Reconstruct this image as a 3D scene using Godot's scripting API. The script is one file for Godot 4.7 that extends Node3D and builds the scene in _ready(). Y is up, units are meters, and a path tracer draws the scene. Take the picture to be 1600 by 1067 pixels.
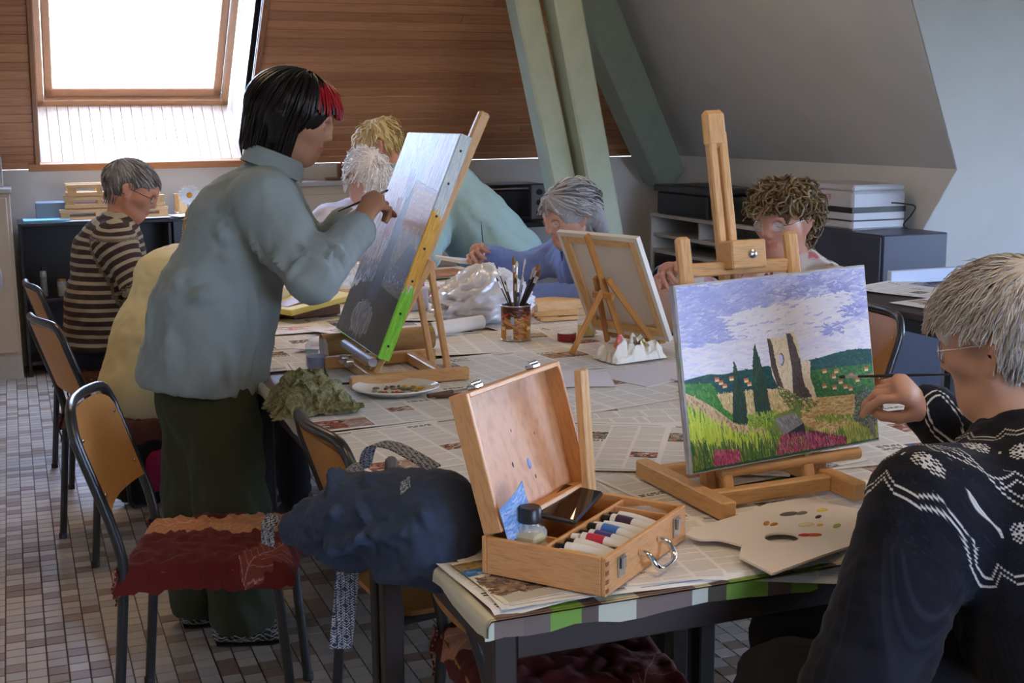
extends Node3D
# A painting class in an attic room. World: x to the room's long-table side, -z towards the gable roof window, y up, metres.

const KNEE := 1.2       # height of the low walls under the roof
const CEIL := 2.7
const BACK := -8.2      # plane of the low wall at the far end
const SIDE := 4.48      # plane of the low wall on the printer side
const TOP := 0.75       # table top

func _ready() -> void:
	view()
	light()
	textures()
	room()
	floor_tiles()
	outside()
	furniture()
	easels()
	tabletop()
	people()

func view() -> void:
	var c := Camera3D.new()
	c.name = "camera"
	c.fov = rad_to_deg(2.0 * atan(533.5 / 1970.0))
	var x := Vector3(0.9303, -0.0097, 0.3667)
	var z := Vector3(-0.3594, 0.1747, 0.9167)
	z = z.normalized()
	x = (x - z * x.dot(z)).normalized()
	c.transform = Transform3D(Basis(x, z.cross(x), z), Vector3(0, 1.48, 0))
	c.near = 0.05
	add_child(c)
	c.current = true

func light() -> void:
	var e := Environment.new()
	e.tonemap_mode = Environment.TONE_MAPPER_LINEAR
	e.tonemap_exposure = 1.3
	e.background_mode = Environment.BG_SKY
	var s := Sky.new()
	var p := ProceduralSkyMaterial.new() # bright overcast day
	p.sky_top_color = Color(0.70, 0.80, 1.0)
	p.sky_horizon_color = Color(0.80, 0.88, 1.0)
	p.ground_horizon_color = Color(0.55, 0.62, 0.55)
	p.ground_bottom_color = Color(0.25, 0.3, 0.2)
	p.sky_energy_multiplier = 3.9
	p.ground_energy_multiplier = 3.0
	s.sky_material = p
	e.sky = s
	e.sdfgi_enabled = true
	e.ssao_enabled = true
	e.ssil_enabled = true
	var w := WorldEnvironment.new()
	w.name = "world"
	w.environment = e
	add_child(w)

# ---------------------------------------------------------------- geometry collector
class G:
	var v := PackedVector3Array()
	var n := PackedVector3Array()
	var t := PackedVector2Array()
	var c := PackedColorArray()
	var ix := PackedInt32Array()
	var tint := Color.WHITE
	func vert(p: Vector3, nn: Vector3, uv := Vector2.ZERO) -> int:
		v.append(p)
		n.append(nn)
		t.append(uv)
		c.append(tint)
		return v.size() - 1
	func face(a: int, b: int, d: int) -> void: # counter-clockwise seen from outside
		ix.append(a)
		ix.append(d)
		ix.append(b)
	func quad(a: Vector3, b: Vector3, cc: Vector3, d: Vector3, uv := [Vector2(0, 1), Vector2(1, 1), Vector2(1, 0), Vector2(0, 0)]) -> void:
		var nn := (b - a).cross(d - a)
		if nn.length_squared() < 1e-16:
			nn = (cc - b).cross(d - b)
		nn = nn.normalized()
		var i := vert(a, nn, uv[0])
		vert(b, nn, uv[1])
		vert(cc, nn, uv[2])
		vert(d, nn, uv[3])
		face(i, i + 1, i + 2)
		face(i, i + 2, i + 3)
	func tri(a: Vector3, b: Vector3, cc: Vector3) -> void:
		var nn := (b - a).cross(cc - a).normalized()
		var i := vert(a, nn)
		vert(b, nn)
		vert(cc, nn)
		face(i, i + 1, i + 2)
	func box(o: Vector3, s: Vector3, bev := 0.0, bs := Basis()) -> void:
		var h := s * 0.5
		var e := minf(bev, minf(h.x, minf(h.y, h.z)) * 0.9)
		var ax := [Vector3.RIGHT, Vector3.UP, Vector3.BACK]
		var hh := [h.x, h.y, h.z]
		for k in 3:
			for sg in [-1.0, 1.0]:
				var nn: Vector3 = ax[k] * sg
				var uu: Vector3 = ax[(k + 1) % 3] * sg
				var vv: Vector3 = ax[(k + 2) % 3]
				var hu: float = hh[(k + 1) % 3] - e
				var hv: float = hh[(k + 2) % 3] - e
				var q: Vector3 = nn * hh[k]
				quad(o + bs * (q - uu * hu - vv * hv), o + bs * (q + uu * hu - vv * hv), o + bs * (q + uu * hu + vv * hv), o + bs * (q - uu * hu + vv * hv))
		if e <= 0.0:
			return
		for k in 3: # edges along axis k
			var a1: Vector3 = ax[(k + 1) % 3]
			var a2: Vector3 = ax[(k + 2) % 3]
			var h1: float = hh[(k + 1) % 3]
			var h2: float = hh[(k + 2) % 3]
			var l: Vector3 = ax[k] * (hh[k] - e)
			for s1 in [-1.0, 1.0]:
				for s2 in [-1.0, 1.0]:
					var p1: Vector3 = a1 * s1 * h1 + a2 * s2 * (h2 - e)
					var p2: Vector3 = a1 * s1 * (h1 - e) + a2 * s2 * h2
					if s1 * s2 > 0:
						quad(o + bs * (p1 - l), o + bs * (p2 - l), o + bs * (p2 + l), o + bs * (p1 + l))
					else:
						quad(o + bs * (p2 - l), o + bs * (p1 - l), o + bs * (p1 + l), o + bs * (p2 + l))
		for sx in [-1.0, 1.0]:
			for sy in [-1.0, 1.0]:
				for sz in [-1.0, 1.0]:
					var a := Vector3(sx * h.x, sy * (h.y - e), sz * (h.z - e))
					var b := Vector3(sx * (h.x - e), sy * h.y, sz * (h.z - e))
					var d := Vector3(sx * (h.x - e), sy * (h.y - e), sz * h.z)
					if sx * sy * sz > 0:
						tri(o + bs * a, o + bs * b, o + bs * d)
					else:
						tri(o + bs * a, o + bs * d, o + bs * b)
	func tube(p: Array, r, seg := 8, cap := true, closed := false, flat := 1.0, up := Vector3.ZERO) -> void:
		# r: number or list; flat squeezes the section along its second axis
		var m := p.size()
		var first := v.size()
		var prev := Vector3.ZERO
		var run := 0.0
		for i in m:
			var d: Vector3
			if closed:
				d = p[(i + 1) % m] - p[(i + m - 1) % m]
			else:
				d = p[mini(i + 1, m - 1)] - p[maxi(i - 1, 0)]
			d = d.normalized()
			var s: Vector3
			if up != Vector3.ZERO:
				s = up.cross(d)
			elif prev == Vector3.ZERO:
				s = d.cross(Vector3.UP if absf(d.y) < 0.9 else Vector3.RIGHT)
			else:
				s = prev - d * prev.dot(d)
			s = s.normalized()
			prev = s
			var w := d.cross(s)
			var rr: float = r[i] if r is Array or r is PackedFloat32Array else r
			if i > 0:
				run += (p[i] - p[i - 1]).length()
			for k in seg + 1:
				var a := TAU * k / seg
				var off := s * cos(a) + w * sin(a) * flat
				var nn := (s * cos(a) * flat + w * sin(a)).normalized()
				vert(p[i] + off * rr, nn, Vector2(float(k) / seg, run))
		var rows := m if closed else m - 1
		for i in rows:
			for k in seg:
				var a := first + i * (seg + 1) + k
				var b := first + ((i + 1) % m) * (seg + 1) + k
				face(a, a + 1, b + 1)
				face(a, b + 1, b)
		if cap and not closed:
			for e in 2:
				var i0: int = 0 if e == 0 else m - 1
				var dd: Vector3 = (p[0] - p[1]).normalized() if e == 0 else (p[m - 1] - p[m - 2]).normalized()
				var ce := vert(p[i0], dd)
				var st := v.size()
				for k in seg + 1:
					vert(v[first + i0 * (seg + 1) + k], dd)
				for k in seg:
					if e == 0:
						face(ce, st + k + 1, st + k)
					else:
						face(ce, st + k, st + k + 1)
	func lathe(pf: Array, seg := 24, o := Vector3.ZERO, bs := Basis(), crease := 0.75) -> void:
		# pf: Vector2(radius, height) from bottom outside upwards
		var m := pf.size()
		var sn := []
		for i in m - 1:
			var d: Vector2 = (pf[i + 1] - pf[i]).normalized()
			sn.append(Vector2(d.y, -d.x))
		for i in m - 1:
			var n0: Vector2 = sn[i]
			var n1: Vector2 = sn[i]
			if i > 0 and sn[i].dot(sn[i - 1]) > crease:
				n0 = (sn[i] + sn[i - 1]).normalized()
			if i < m - 2 and sn[i].dot(sn[i + 1]) > crease:
				n1 = (sn[i] + sn[i + 1]).normalized()
			var f := v.size()
			for k in seg + 1:
				var a := TAU * k / seg
				var dr := Vector3(cos(a), 0, -sin(a))
				vert(o + bs * (dr * pf[i].x + Vector3.UP * pf[i].y), bs * (dr * n0.x + Vector3.UP * n0.y), Vector2(float(k) / seg, 1.0 - float(i) / (m - 1)))
				vert(o + bs * (dr * pf[i + 1].x + Vector3.UP * pf[i + 1].y), bs * (dr * n1.x + Vector3.UP * n1.y), Vector2(float(k) / seg, 1.0 - float(i + 1) / (m - 1)))
			for k in seg:
				var a := f + k * 2
				face(a, a + 2, a + 3)
				face(a, a + 3, a + 1)
	func slab(poly: PackedVector2Array, o: Vector3, u: Vector3, w: Vector3, thick: float, uvs := 1.0) -> void:
		# polygon in the plane (u, w); front face towards u x w, body behind it
		var nn := u.cross(w).normalized()
		var pts := poly.duplicate()
		if Geometry2D.is_polygon_clockwise(pts):
			pts.reverse()
		var m := pts.size()
		var tr := Geometry2D.triangulate_polygon(pts)
		for side in 2:
			var f := v.size()
			for q in pts:
				vert(o + u * q.x + w * q.y - nn * thick * side, nn * (1.0 if side == 0 else -1.0), q * uvs)
			for i in range(0, tr.size(), 3):
				var a := tr[i]
				var b := tr[i + 1]
				var d := tr[i + 2]
				var area := (pts[b] - pts[a]).cross(pts[d] - pts[a])
				if (area > 0) == (side == 0):
					face(f + a, f + b, f + d)
				else:
					face(f + a, f + d, f + b)
		for i in m:
			var a := o + u * pts[i].x + w * pts[i].y
			var b := o + u * pts[(i + 1) % m].x + w * pts[(i + 1) % m].y
			quad(a - nn * thick, b - nn * thick, b, a)
	func sheet(nu: int, nv: int, fn: Callable, thick := 0.0, closed_u := false) -> void:
		# fn(a, b) -> Vector3 for a, b in 0..1
		var f := v.size()
		var pos := PackedVector3Array()
		for j in nv + 1:
			for i in nu + 1:
				pos.append(fn.call(float(i) / nu, float(j) / nv))
		var nor := PackedVector3Array()
		nor.resize(pos.size())
		for j in nv:
			for i in nu:
				var a := j * (nu + 1) + i
				var q := (pos[a + nu + 2] - pos[a]).cross(pos[a + nu + 1] - pos[a + 1])
				nor[a] += q
				nor[a + 1] += q
				nor[a + nu + 1] += q
				nor[a + nu + 2] += q
		if closed_u:
			for j in nv + 1:
				var s := nor[j * (nu + 1)] + nor[j * (nu + 1) + nu]
				nor[j * (nu + 1)] = s
				nor[j * (nu + 1) + nu] = s
		for side in (2 if thick > 0.0 else 1):
			f = v.size()
			for j in nv + 1:
				for i in nu + 1:
					var k := j * (nu + 1) + i
					var q := nor[k].normalized()
					vert(pos[k] - q * thick * side, q * (1.0 if side == 0 else -1.0), Vector2(float(i) / nu, 1.0 - float(j) / nv))
			for j in nv:
				for i in nu:
					var a := f + j * (nu + 1) + i
					var b := a + nu + 1
					if side == 0:
						face(a, a + 1, b + 1)
						face(a, b + 1, b)
					else:
						face(a, b + 1, a + 1)
						face(a, b, b + 1)
		if thick > 0.0:
			var loop := []
			for i in nu:
				loop.append(i)
			for j in nv:
				loop.append(j * (nu + 1) + nu)
			for i in nu:
				loop.append(nv * (nu + 1) + nu - i)
			for j in nv:
				loop.append((nv - j) * (nu + 1))
			for k in loop.size():
				var a: int = loop[k]
				var b: int = loop[(k + 1) % loop.size()]
				quad(pos[a] - nor[a].normalized() * thick, pos[b] - nor[b].normalized() * thick, pos[b], pos[a])
	func ball(o: Vector3, r: Vector3, nu := 12, nv := 8, bs := Basis()) -> void:
		sheet(nu, nv, func(a, b):
			var th: float = PI * (b - 0.5) * 0.998
			var ph: float = TAU * a
			return o + bs * Vector3(r.x * cos(th) * cos(ph), r.y * sin(th), -r.z * cos(th) * sin(ph)), 0.0, true)
	func mesh() -> ArrayMesh:
		var a := []
		a.resize(Mesh.ARRAY_MAX)
		a[Mesh.ARRAY_VERTEX] = v
		a[Mesh.ARRAY_NORMAL] = n
		a[Mesh.ARRAY_TEX_UV] = t
		a[Mesh.ARRAY_COLOR] = c
		a[Mesh.ARRAY_INDEX] = ix
		var m := ArrayMesh.new()
		m.add_surface_from_arrays(Mesh.PRIMITIVE_TRIANGLES, a)
		return m
	func shift(by: Vector3) -> void:
		for i in v.size():
			v[i] += by

# ---------------------------------------------------------------- naming and placing
var used := {}
func numbered(called: String) -> String:
	var k: int = used.get(called, 0)
	used[called] = k + 1
	return called if k == 0 else "%s_%03d" % [called, k]

func thing(called: String, label: String, category: String, where := Vector3.ZERO, turn := 0.0, group := "") -> Node3D:
	var o := Node3D.new()
	o.name = numbered(called)
	add_child(o)
	o.position = where
	o.rotation.y = turn
	o.set_meta("label", label)
	o.set_meta("category", category)
	if group:
		o.set_meta("group", group)
	return o

func put(g, called: String, m: Material, parent: Node3D, where := Vector3.ZERO, bs := Basis()) -> MeshInstance3D:
	var o := MeshInstance3D.new()
	o.mesh = g.mesh() if g is G else g
	o.material_override = m
	o.name = called
	parent.add_child(o, true)
	o.transform = Transform3D(bs, where)
	return o

func solo(g: G, called: String, m: Material, label: String, category: String, where := Vector3.ZERO, bs := Basis(), group := "") -> MeshInstance3D:
	var o := MeshInstance3D.new()
	o.mesh = g.mesh()
	o.material_override = m
	o.name = numbered(called)
	add_child(o)
	o.transform = Transform3D(bs, where)
	o.set_meta("label", label)
	o.set_meta("category", category)
	if group:
		o.set_meta("group", group)
	return o

func struct(g: G, called: String, m: Material, label := "") -> MeshInstance3D:
	var o := MeshInstance3D.new()
	o.mesh = g.mesh()
	o.material_override = m
	o.name = numbered(called)
	add_child(o)
	o.set_meta("kind", "structure")
	if label:
		o.set_meta("label", label)
	return o

func along(a: Vector3, b: Vector3, up := Vector3.UP) -> Basis: # x axis runs from a to b
	var x := (b - a).normalized()
	var z := x.cross(up)
	if z.length() < 0.01:
		z = x.cross(Vector3.FORWARD)
	z = z.normalized()
	return Basis(x, z.cross(x), z)

func bar(a: Vector3, b: Vector3, hgt: float, wid: float, called: String, m: Material, parent: Node3D, bev := 0.003, up := Vector3.UP) -> MeshInstance3D:
	var g := G.new()
	g.box(Vector3.ZERO, Vector3((b - a).length(), hgt, wid), bev)
	return put(g, called, m, parent, (a + b) * 0.5, along(a, b, up))

func curve(p: Array, steps := 6) -> Array: # Catmull-Rom through the points
	var r := []
	for i in p.size() - 1:
		var a: Vector3 = p[maxi(i - 1, 0)]
		var b: Vector3 = p[i]
		var c: Vector3 = p[i + 1]
		var d: Vector3 = p[mini(i + 2, p.size() - 1)]
		for k in steps:
			r.append(b.cubic_interpolate(c, a, d, float(k) / steps))
	r.append(p[p.size() - 1])
	return r

# ---------------------------------------------------------------- materials
func mat(col: Color, rough := 0.6, metal := 0.0, spec := 0.5) -> StandardMaterial3D:
	var m := StandardMaterial3D.new()
	m.albedo_color = col
	m.roughness = rough
	m.metallic = metal
	m.metallic_specular = spec
	return m

func rgb(r: float, g: float, b: float) -> Color: # 0..255 as seen in an sRGB picture
	return Color(r / 255.0, g / 255.0, b / 255.0)

func noise_tex(sz: int, freq: float, ramp: Array, oct := 4, sd := 1, kind := FastNoiseLite.TYPE_SIMPLEX_SMOOTH, normal := 0.0) -> NoiseTexture2D:
	var fn := FastNoiseLite.new()
	fn.noise_type = kind
	fn.seed = sd
	fn.frequency = freq
	fn.fractal_octaves = oct
	var t := NoiseTexture2D.new()
	t.width = sz
	t.height = sz
	t.seamless = true
	t.noise = fn
	if normal > 0.0:
		t.as_normal_map = true
		t.bump_strength = normal
	elif ramp.size():
		var gr := Gradient.new()
		gr.offsets = PackedFloat32Array()
		gr.colors = PackedColorArray()
		for i in ramp.size():
			gr.add_point(float(i) / (ramp.size() - 1), ramp[i])
		while gr.get_point_count() > ramp.size():
			gr.remove_point(0)
		t.color_ramp = gr
	return t

func tex_of(im: Image) -> ImageTexture:
	return ImageTexture.create_from_image(im)

var grain_tex: NoiseTexture2D
var cloth_bump: NoiseTexture2D
var plaster_tex: NoiseTexture2D

func wood(col: Color, dark: float, rough := 0.5, scale := Vector3(1.2, 14, 14)) -> StandardMaterial3D: # grain runs along the part's own x
	var m := mat(col, rough)
	m.albedo_texture = grain_tex if dark > 0.25 else grain_soft
	m.uv1_triplanar = true
	m.uv1_scale = scale
	return m
var grain_soft: NoiseTexture2D

func cloth(col: Color, rough := 0.85, bump := 0.35, scale := 30.0) -> StandardMaterial3D:
	var m := mat(col, rough, 0.0, 0.3)
	m.normal_enabled = true
	m.normal_texture = cloth_bump
	m.normal_scale = bump
	m.uv1_triplanar = true
	m.uv1_scale = Vector3.ONE * scale
	m.rim_enabled = true
	m.rim = 0.15
	return m

# ---------------------------------------------------------------- the room
var M := {}

func textures() -> void:
	grain_tex = noise_tex(512, 0.012, [Color(0.55, 0.5, 0.46), Color(0.8, 0.77, 0.75), Color(1, 1, 1), Color(0.9, 0.88, 0.86), Color(0.66, 0.6, 0.56)], 5, 3)
	grain_soft = noise_tex(512, 0.012, [Color(0.84, 0.81, 0.78), Color(0.94, 0.92, 0.9), Color(1, 1, 1), Color(0.97, 0.96, 0.94), Color(0.86, 0.82, 0.78)], 5, 7)
	cloth_bump = noise_tex(256, 0.09, [], 3, 5, FastNoiseLite.TYPE_SIMPLEX, 4.0)
	plaster_tex = noise_tex(512, 0.006, [Color(0.95, 0.95, 0.95), Color(1, 1, 1), Color(0.97, 0.965, 0.96)], 5, 11)
	var p := mat(rgb(222, 219, 212), 0.9)
	p.albedo_texture = plaster_tex
	p.uv1_triplanar = true
	p.uv1_world_triplanar = true
	p.uv1_scale = Vector3.ONE * 0.4
	M.plaster = p
	M.cladding = []
	for k in 4:
		var w := wood([rgb(206, 146, 102), rgb(194, 134, 92), rgb(214, 154, 108), rgb(200, 142, 100)][k], 0.1, 0.45, Vector3(0.35, 9, 9))
		w.uv1_offset = Vector3(k * 0.37, k * 0.61, k * 0.21)
		M.cladding.append(w)
	M.beech = wood(rgb(214, 168, 112), 0.1, 0.42, Vector3(2.0, 22, 22))
	M.pine = wood(rgb(222, 178, 122), 0.1, 0.5, Vector3(2.0, 18, 18))
	M.frame_wood = wood(rgb(176, 125, 84), 0.1, 0.4)
	M.white_wood = wood(rgb(212, 184, 158), 0.1, 0.5, Vector3(1, 9, 9))
	M.sage = mat(rgb(162, 174, 155), 0.6)
	M.sage.albedo_texture = plaster_tex
	M.sage.uv1_triplanar = true
	M.sage.uv1_scale = Vector3.ONE * 1.5
	var gl := mat(Color(0.95, 1.0, 0.99, 0.06), 0.02)
	gl.transparency = BaseMaterial3D.TRANSPARENCY_ALPHA
	M.glass = gl
	M.black = mat(rgb(30, 30, 31), 0.45)
	M.grout = mat(rgb(92, 86, 82), 0.8)

func room() -> void:
	# low walls under the roof
	var g := G.new()
	g.box(Vector3(1.6, KNEE / 2, BACK - 0.1), Vector3(6.4, KNEE, 0.2))
	struct(g, "wall_back", M.plaster, "low white plaster wall under the wooden slope")
	g = G.new()
	g.slab(PackedVector2Array([Vector2(0, 0), Vector2(2.14, 0), Vector2(3.0, KNEE), Vector2(0, KNEE)]), Vector3(SIDE, 0, BACK), Vector3.BACK, Vector3.UP, 0.15)
	struct(g, "wall_side", M.plaster, "low white plaster wall behind the printers")
	# roof slope over the printers
	g = G.new()
	var q := 2.1213
	g.slab(PackedVector2Array([Vector2(0, 0), Vector2(3.0, 0), Vector2(3.0 + 0.72 * 1.5, q), Vector2(1.5, q)]), Vector3(SIDE, KNEE, BACK), Vector3.BACK, Vector3(-0.70711, 0.70711, 0), 0.15)
	struct(g, "ceiling_slope", M.plaster, "white plastered roof slope above the printers")
	# roof slope of the side wing
	g = G.new()
	var wv := Vector3(0, 1, 0.72)
	g.slab(PackedVector2Array([Vector2(SIDE + 0.004, 0), Vector2(8.0, 0), Vector2(8.0, CEIL), Vector2(SIDE - 1.496, CEIL), Vector2(SIDE + 0.004, KNEE)]), Vector3(0, 0, -5.197 - 0.72 * KNEE), Vector3.RIGHT, wv, 0.15)
	struct(g, "wall_wing", M.plaster, "pale sloping wall of the side wing")
	# flat ceiling, outer walls out of the picture
	g = G.new()
	g.box(Vector3(3.2, CEIL + 0.1, -1.9), Vector3(9.9, 0.2, 9.9))
	struct(g, "ceiling", M.plaster)
	g = G.new()
	g.box(Vector3(-1.7, CEIL / 2, -3.0), Vector3(0.2, CEIL, 11.4))
	struct(g, "wall_left", M.plaster)
	g = G.new()
	wall_with_hole(g, Vector3(-1.8, 0, 2.6), Vector3.RIGHT, 9.9, CEIL, Vector2(3.2, 0.9), Vector2(5.4, 2.3), 0.2)
	struct(g, "wall_front", M.plaster)
	g = G.new()
	wall_with_hole(g, Vector3(7.9, 0, 2.6), Vector3.FORWARD, 9.2, CEIL, Vector2(2.6, 0.7), Vector2(6.2, 2.35), 0.2)
	struct(g, "wall_right", M.plaster)
	window_vertical("window_2", Vector3(-1.8 + 3.2, 0.9, 2.68), Vector3.RIGHT, 2.2, 1.4)
	window_vertical("window_3", Vector3(7.98, 0.7, 2.6 - 2.6), Vector3.FORWARD, 3.6, 1.65)
	wooden_slope()
	roof_window()
	# sage painted timbers of the roof frame
	timber("timber_post", "pale sage timber strut leaning behind the toaster oven", Vector3(2.99, -0.02, -6.25), Vector3(2.47, 2.72, -6.45), 0.145, 0.14)
	timber("timber_post", "pale sage timber strut leaning behind the grey-haired painter", Vector3(3.15, -0.02, -6.2), Vector3(2.67, 2.72, -6.35), 0.17, 0.16)
	timber("timber_rafter", "sage timber rafter running down the roof corner to the printer wall", Vector3(4.32, 1.06, -8.02), Vector3(2.67, 2.72, -6.40), 0.20, 0.25)
	for k in 4:
		ceiling_lamp(Vector3([0.3, 2.3, 0.3, 2.2][k], CEIL, [-4.6, -5.2, -1.0, -1.2][k]), "square white ceiling lamp above the %s" % ["cream-shirted person", "blue-shirted person", "open floor by the front wall", "nordic sweater"][k])

func flip(g: G) -> void:
	for i in range(0, g.ix.size(), 3):
		var a := g.ix[i + 1]
		g.ix[i + 1] = g.ix[i + 2]
		g.ix[i + 2] = a
	for i in g.n.size():
		g.n[i] = -g.n[i]

func wall_with_hole(g: G, o: Vector3, u: Vector3, w: float, h: float, a: Vector2, b: Vector2, th: float) -> void:
	var z := u.cross(Vector3.UP)
	var bs := Basis(u, Vector3.UP, z)
	for r in [[0.0, 0.0, a.x, h], [b.x, 0.0, w, h], [a.x, 0.0, b.x, a.y], [a.x, b.y, b.x, h]]:
		g.box(o + u * (r[0] + r[2]) * 0.5 + Vector3.UP * (r[1] + r[3]) * 0.5, Vector3(r[2] - r[0], r[3] - r[1], th), 0.0, bs)

func window_vertical(called: String, o: Vector3, u: Vector3, w: float, h: float) -> void:
	var g := G.new()
	var bs := Basis(u, Vector3.UP, u.cross(Vector3.UP))
	for r in [[0.0, 0.0, 0.07, h], [w - 0.07, 0.0, w, h], [0.0, 0.0, w, 0.07], [0.0, h - 0.07, w, h], [w / 2 - 0.04, 0.0, w / 2 + 0.04, h]]:
		g.box(o + u * (r[0] + r[2]) * 0.5 + Vector3.UP * (r[1] + r[3]) * 0.5, Vector3(r[2] - r[0], r[3] - r[1], 0.08), 0.004, bs)
	var f := struct(g, called, M.white_wood)
	g = G.new()
	g.box(o + u * w * 0.5 + Vector3.UP * h * 0.5, Vector3(w - 0.1, h - 0.1, 0.006), 0.0, bs)
	put(g, "pane", M.glass, f)

func timber(called: String, label: String, a: Vector3, b: Vector3, h: float, w: float) -> void:
	var g := G.new()
	g.box(Vector3.ZERO, Vector3((b - a).length(), h, w), 0.012)
	solo(g, called, M.sage, label, "timber", (a + b) * 0.5, along(a, b, Vector3.BACK))

func ceiling_lamp(p: Vector3, what: String) -> void:
	var t := thing("ceiling_lamp", what, "lamp", p, 0.0, "ceiling lamps")
	var g := G.new()
	g.box(Vector3(0, -0.03, 0), Vector3(0.6, 0.06, 0.6), 0.01)
	put(g, "housing", M.white_wood, t)
	g = G.new()
	g.box(Vector3(0, -0.064, 0), Vector3(0.54, 0.008, 0.54))
	var em := mat(Color(1, 0.93, 0.8), 0.5)
	em.emission_enabled = true
	em.emission = Color(1, 0.86, 0.66)
	em.emission_energy_multiplier = 1.2
	put(g, "diffuser", em, t)
	var l := AreaLight3D.new()
	l.name = "lamp_light"
	l.area_size = Vector2(0.54, 0.54)
	l.light_color = Color(1, 0.87, 0.70)
	l.light_energy = LAMP
	l.shadow_enabled = true
	t.add_child(l)
	l.position = Vector3(0, -0.075, 0)
	l.rotation.x = -PI / 2

const LAMP := 0.75

func wooden_slope() -> void:
	# backing of the slope with the hole for the roof window; s runs up the slope
	var o := Vector3(0, KNEE, BACK)
	var u := Vector3.RIGHT
	var w := Vector3(0, 0.70711, 0.70711)
	var nn := u.cross(w)
	var g := G.new()
	var L := 2.1213
	var x0 := 0.165
	var x1 := 1.37
	var s0 := 0.055
	var s1 := 1.85
	var hip := func(s: float) -> float: return SIDE - s * 0.70711
	for r in [PackedVector2Array([Vector2(-1.6, 0), Vector2(x0, 0), Vector2(x0, L), Vector2(-1.6, L)]), PackedVector2Array([Vector2(x1, 0), Vector2(SIDE, 0), Vector2(hip.call(L), L), Vector2(x1, L)]), PackedVector2Array([Vector2(x0, 0), Vector2(x1, 0), Vector2(x1, s0), Vector2(x0, s0)]), PackedVector2Array([Vector2(x0, s1), Vector2(x1, s1), Vector2(x1, L), Vector2(x0, L)])]:
		g.slab(r, o - nn * 0.012, u, w, 0.14)
	var wall := struct(g, "wall_upper_back", M.cladding[1], "roof slope clad in brown horizontal boards")
	# boards, one by one
	var rng := RandomNumberGenerator.new()
	rng.seed = 4
	var pitch := 0.066
	for k in int(L / pitch) + 1:
		var sa := k * pitch
		var sb := minf(sa + pitch - 0.003, L)
		if sb - sa < 0.01:
			continue
		var spans := []
		var right: float = hip.call((sa + sb) * 0.5)
		if sb > s0 and sa < s1:
			spans = [[-1.6, x0 - 0.03], [x1 + 0.04, right]]
		else:
			spans = [[-1.6, right]]
		for sp in spans:
			var a: float = sp[0]
			while a < sp[1] - 0.02:
				var b: float = minf(a + rng.randf_range(1.1, 2.6), sp[1])
				if sp[1] - b < 0.5:
					b = sp[1]
				var bd := G.new()
				bd.box(Vector3.ZERO, Vector3(b - a - 0.002, sb - sa, 0.012), 0.003)
				var m: MeshInstance3D = put(bd, "plank", M.cladding[rng.randi() % 4], wall, o + u * (a + b) * 0.5 + w * (sa + sb) * 0.5 - nn * (0.006 + rng.randf() * 0.001), Basis(u, w, nn))
				a = b

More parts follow.
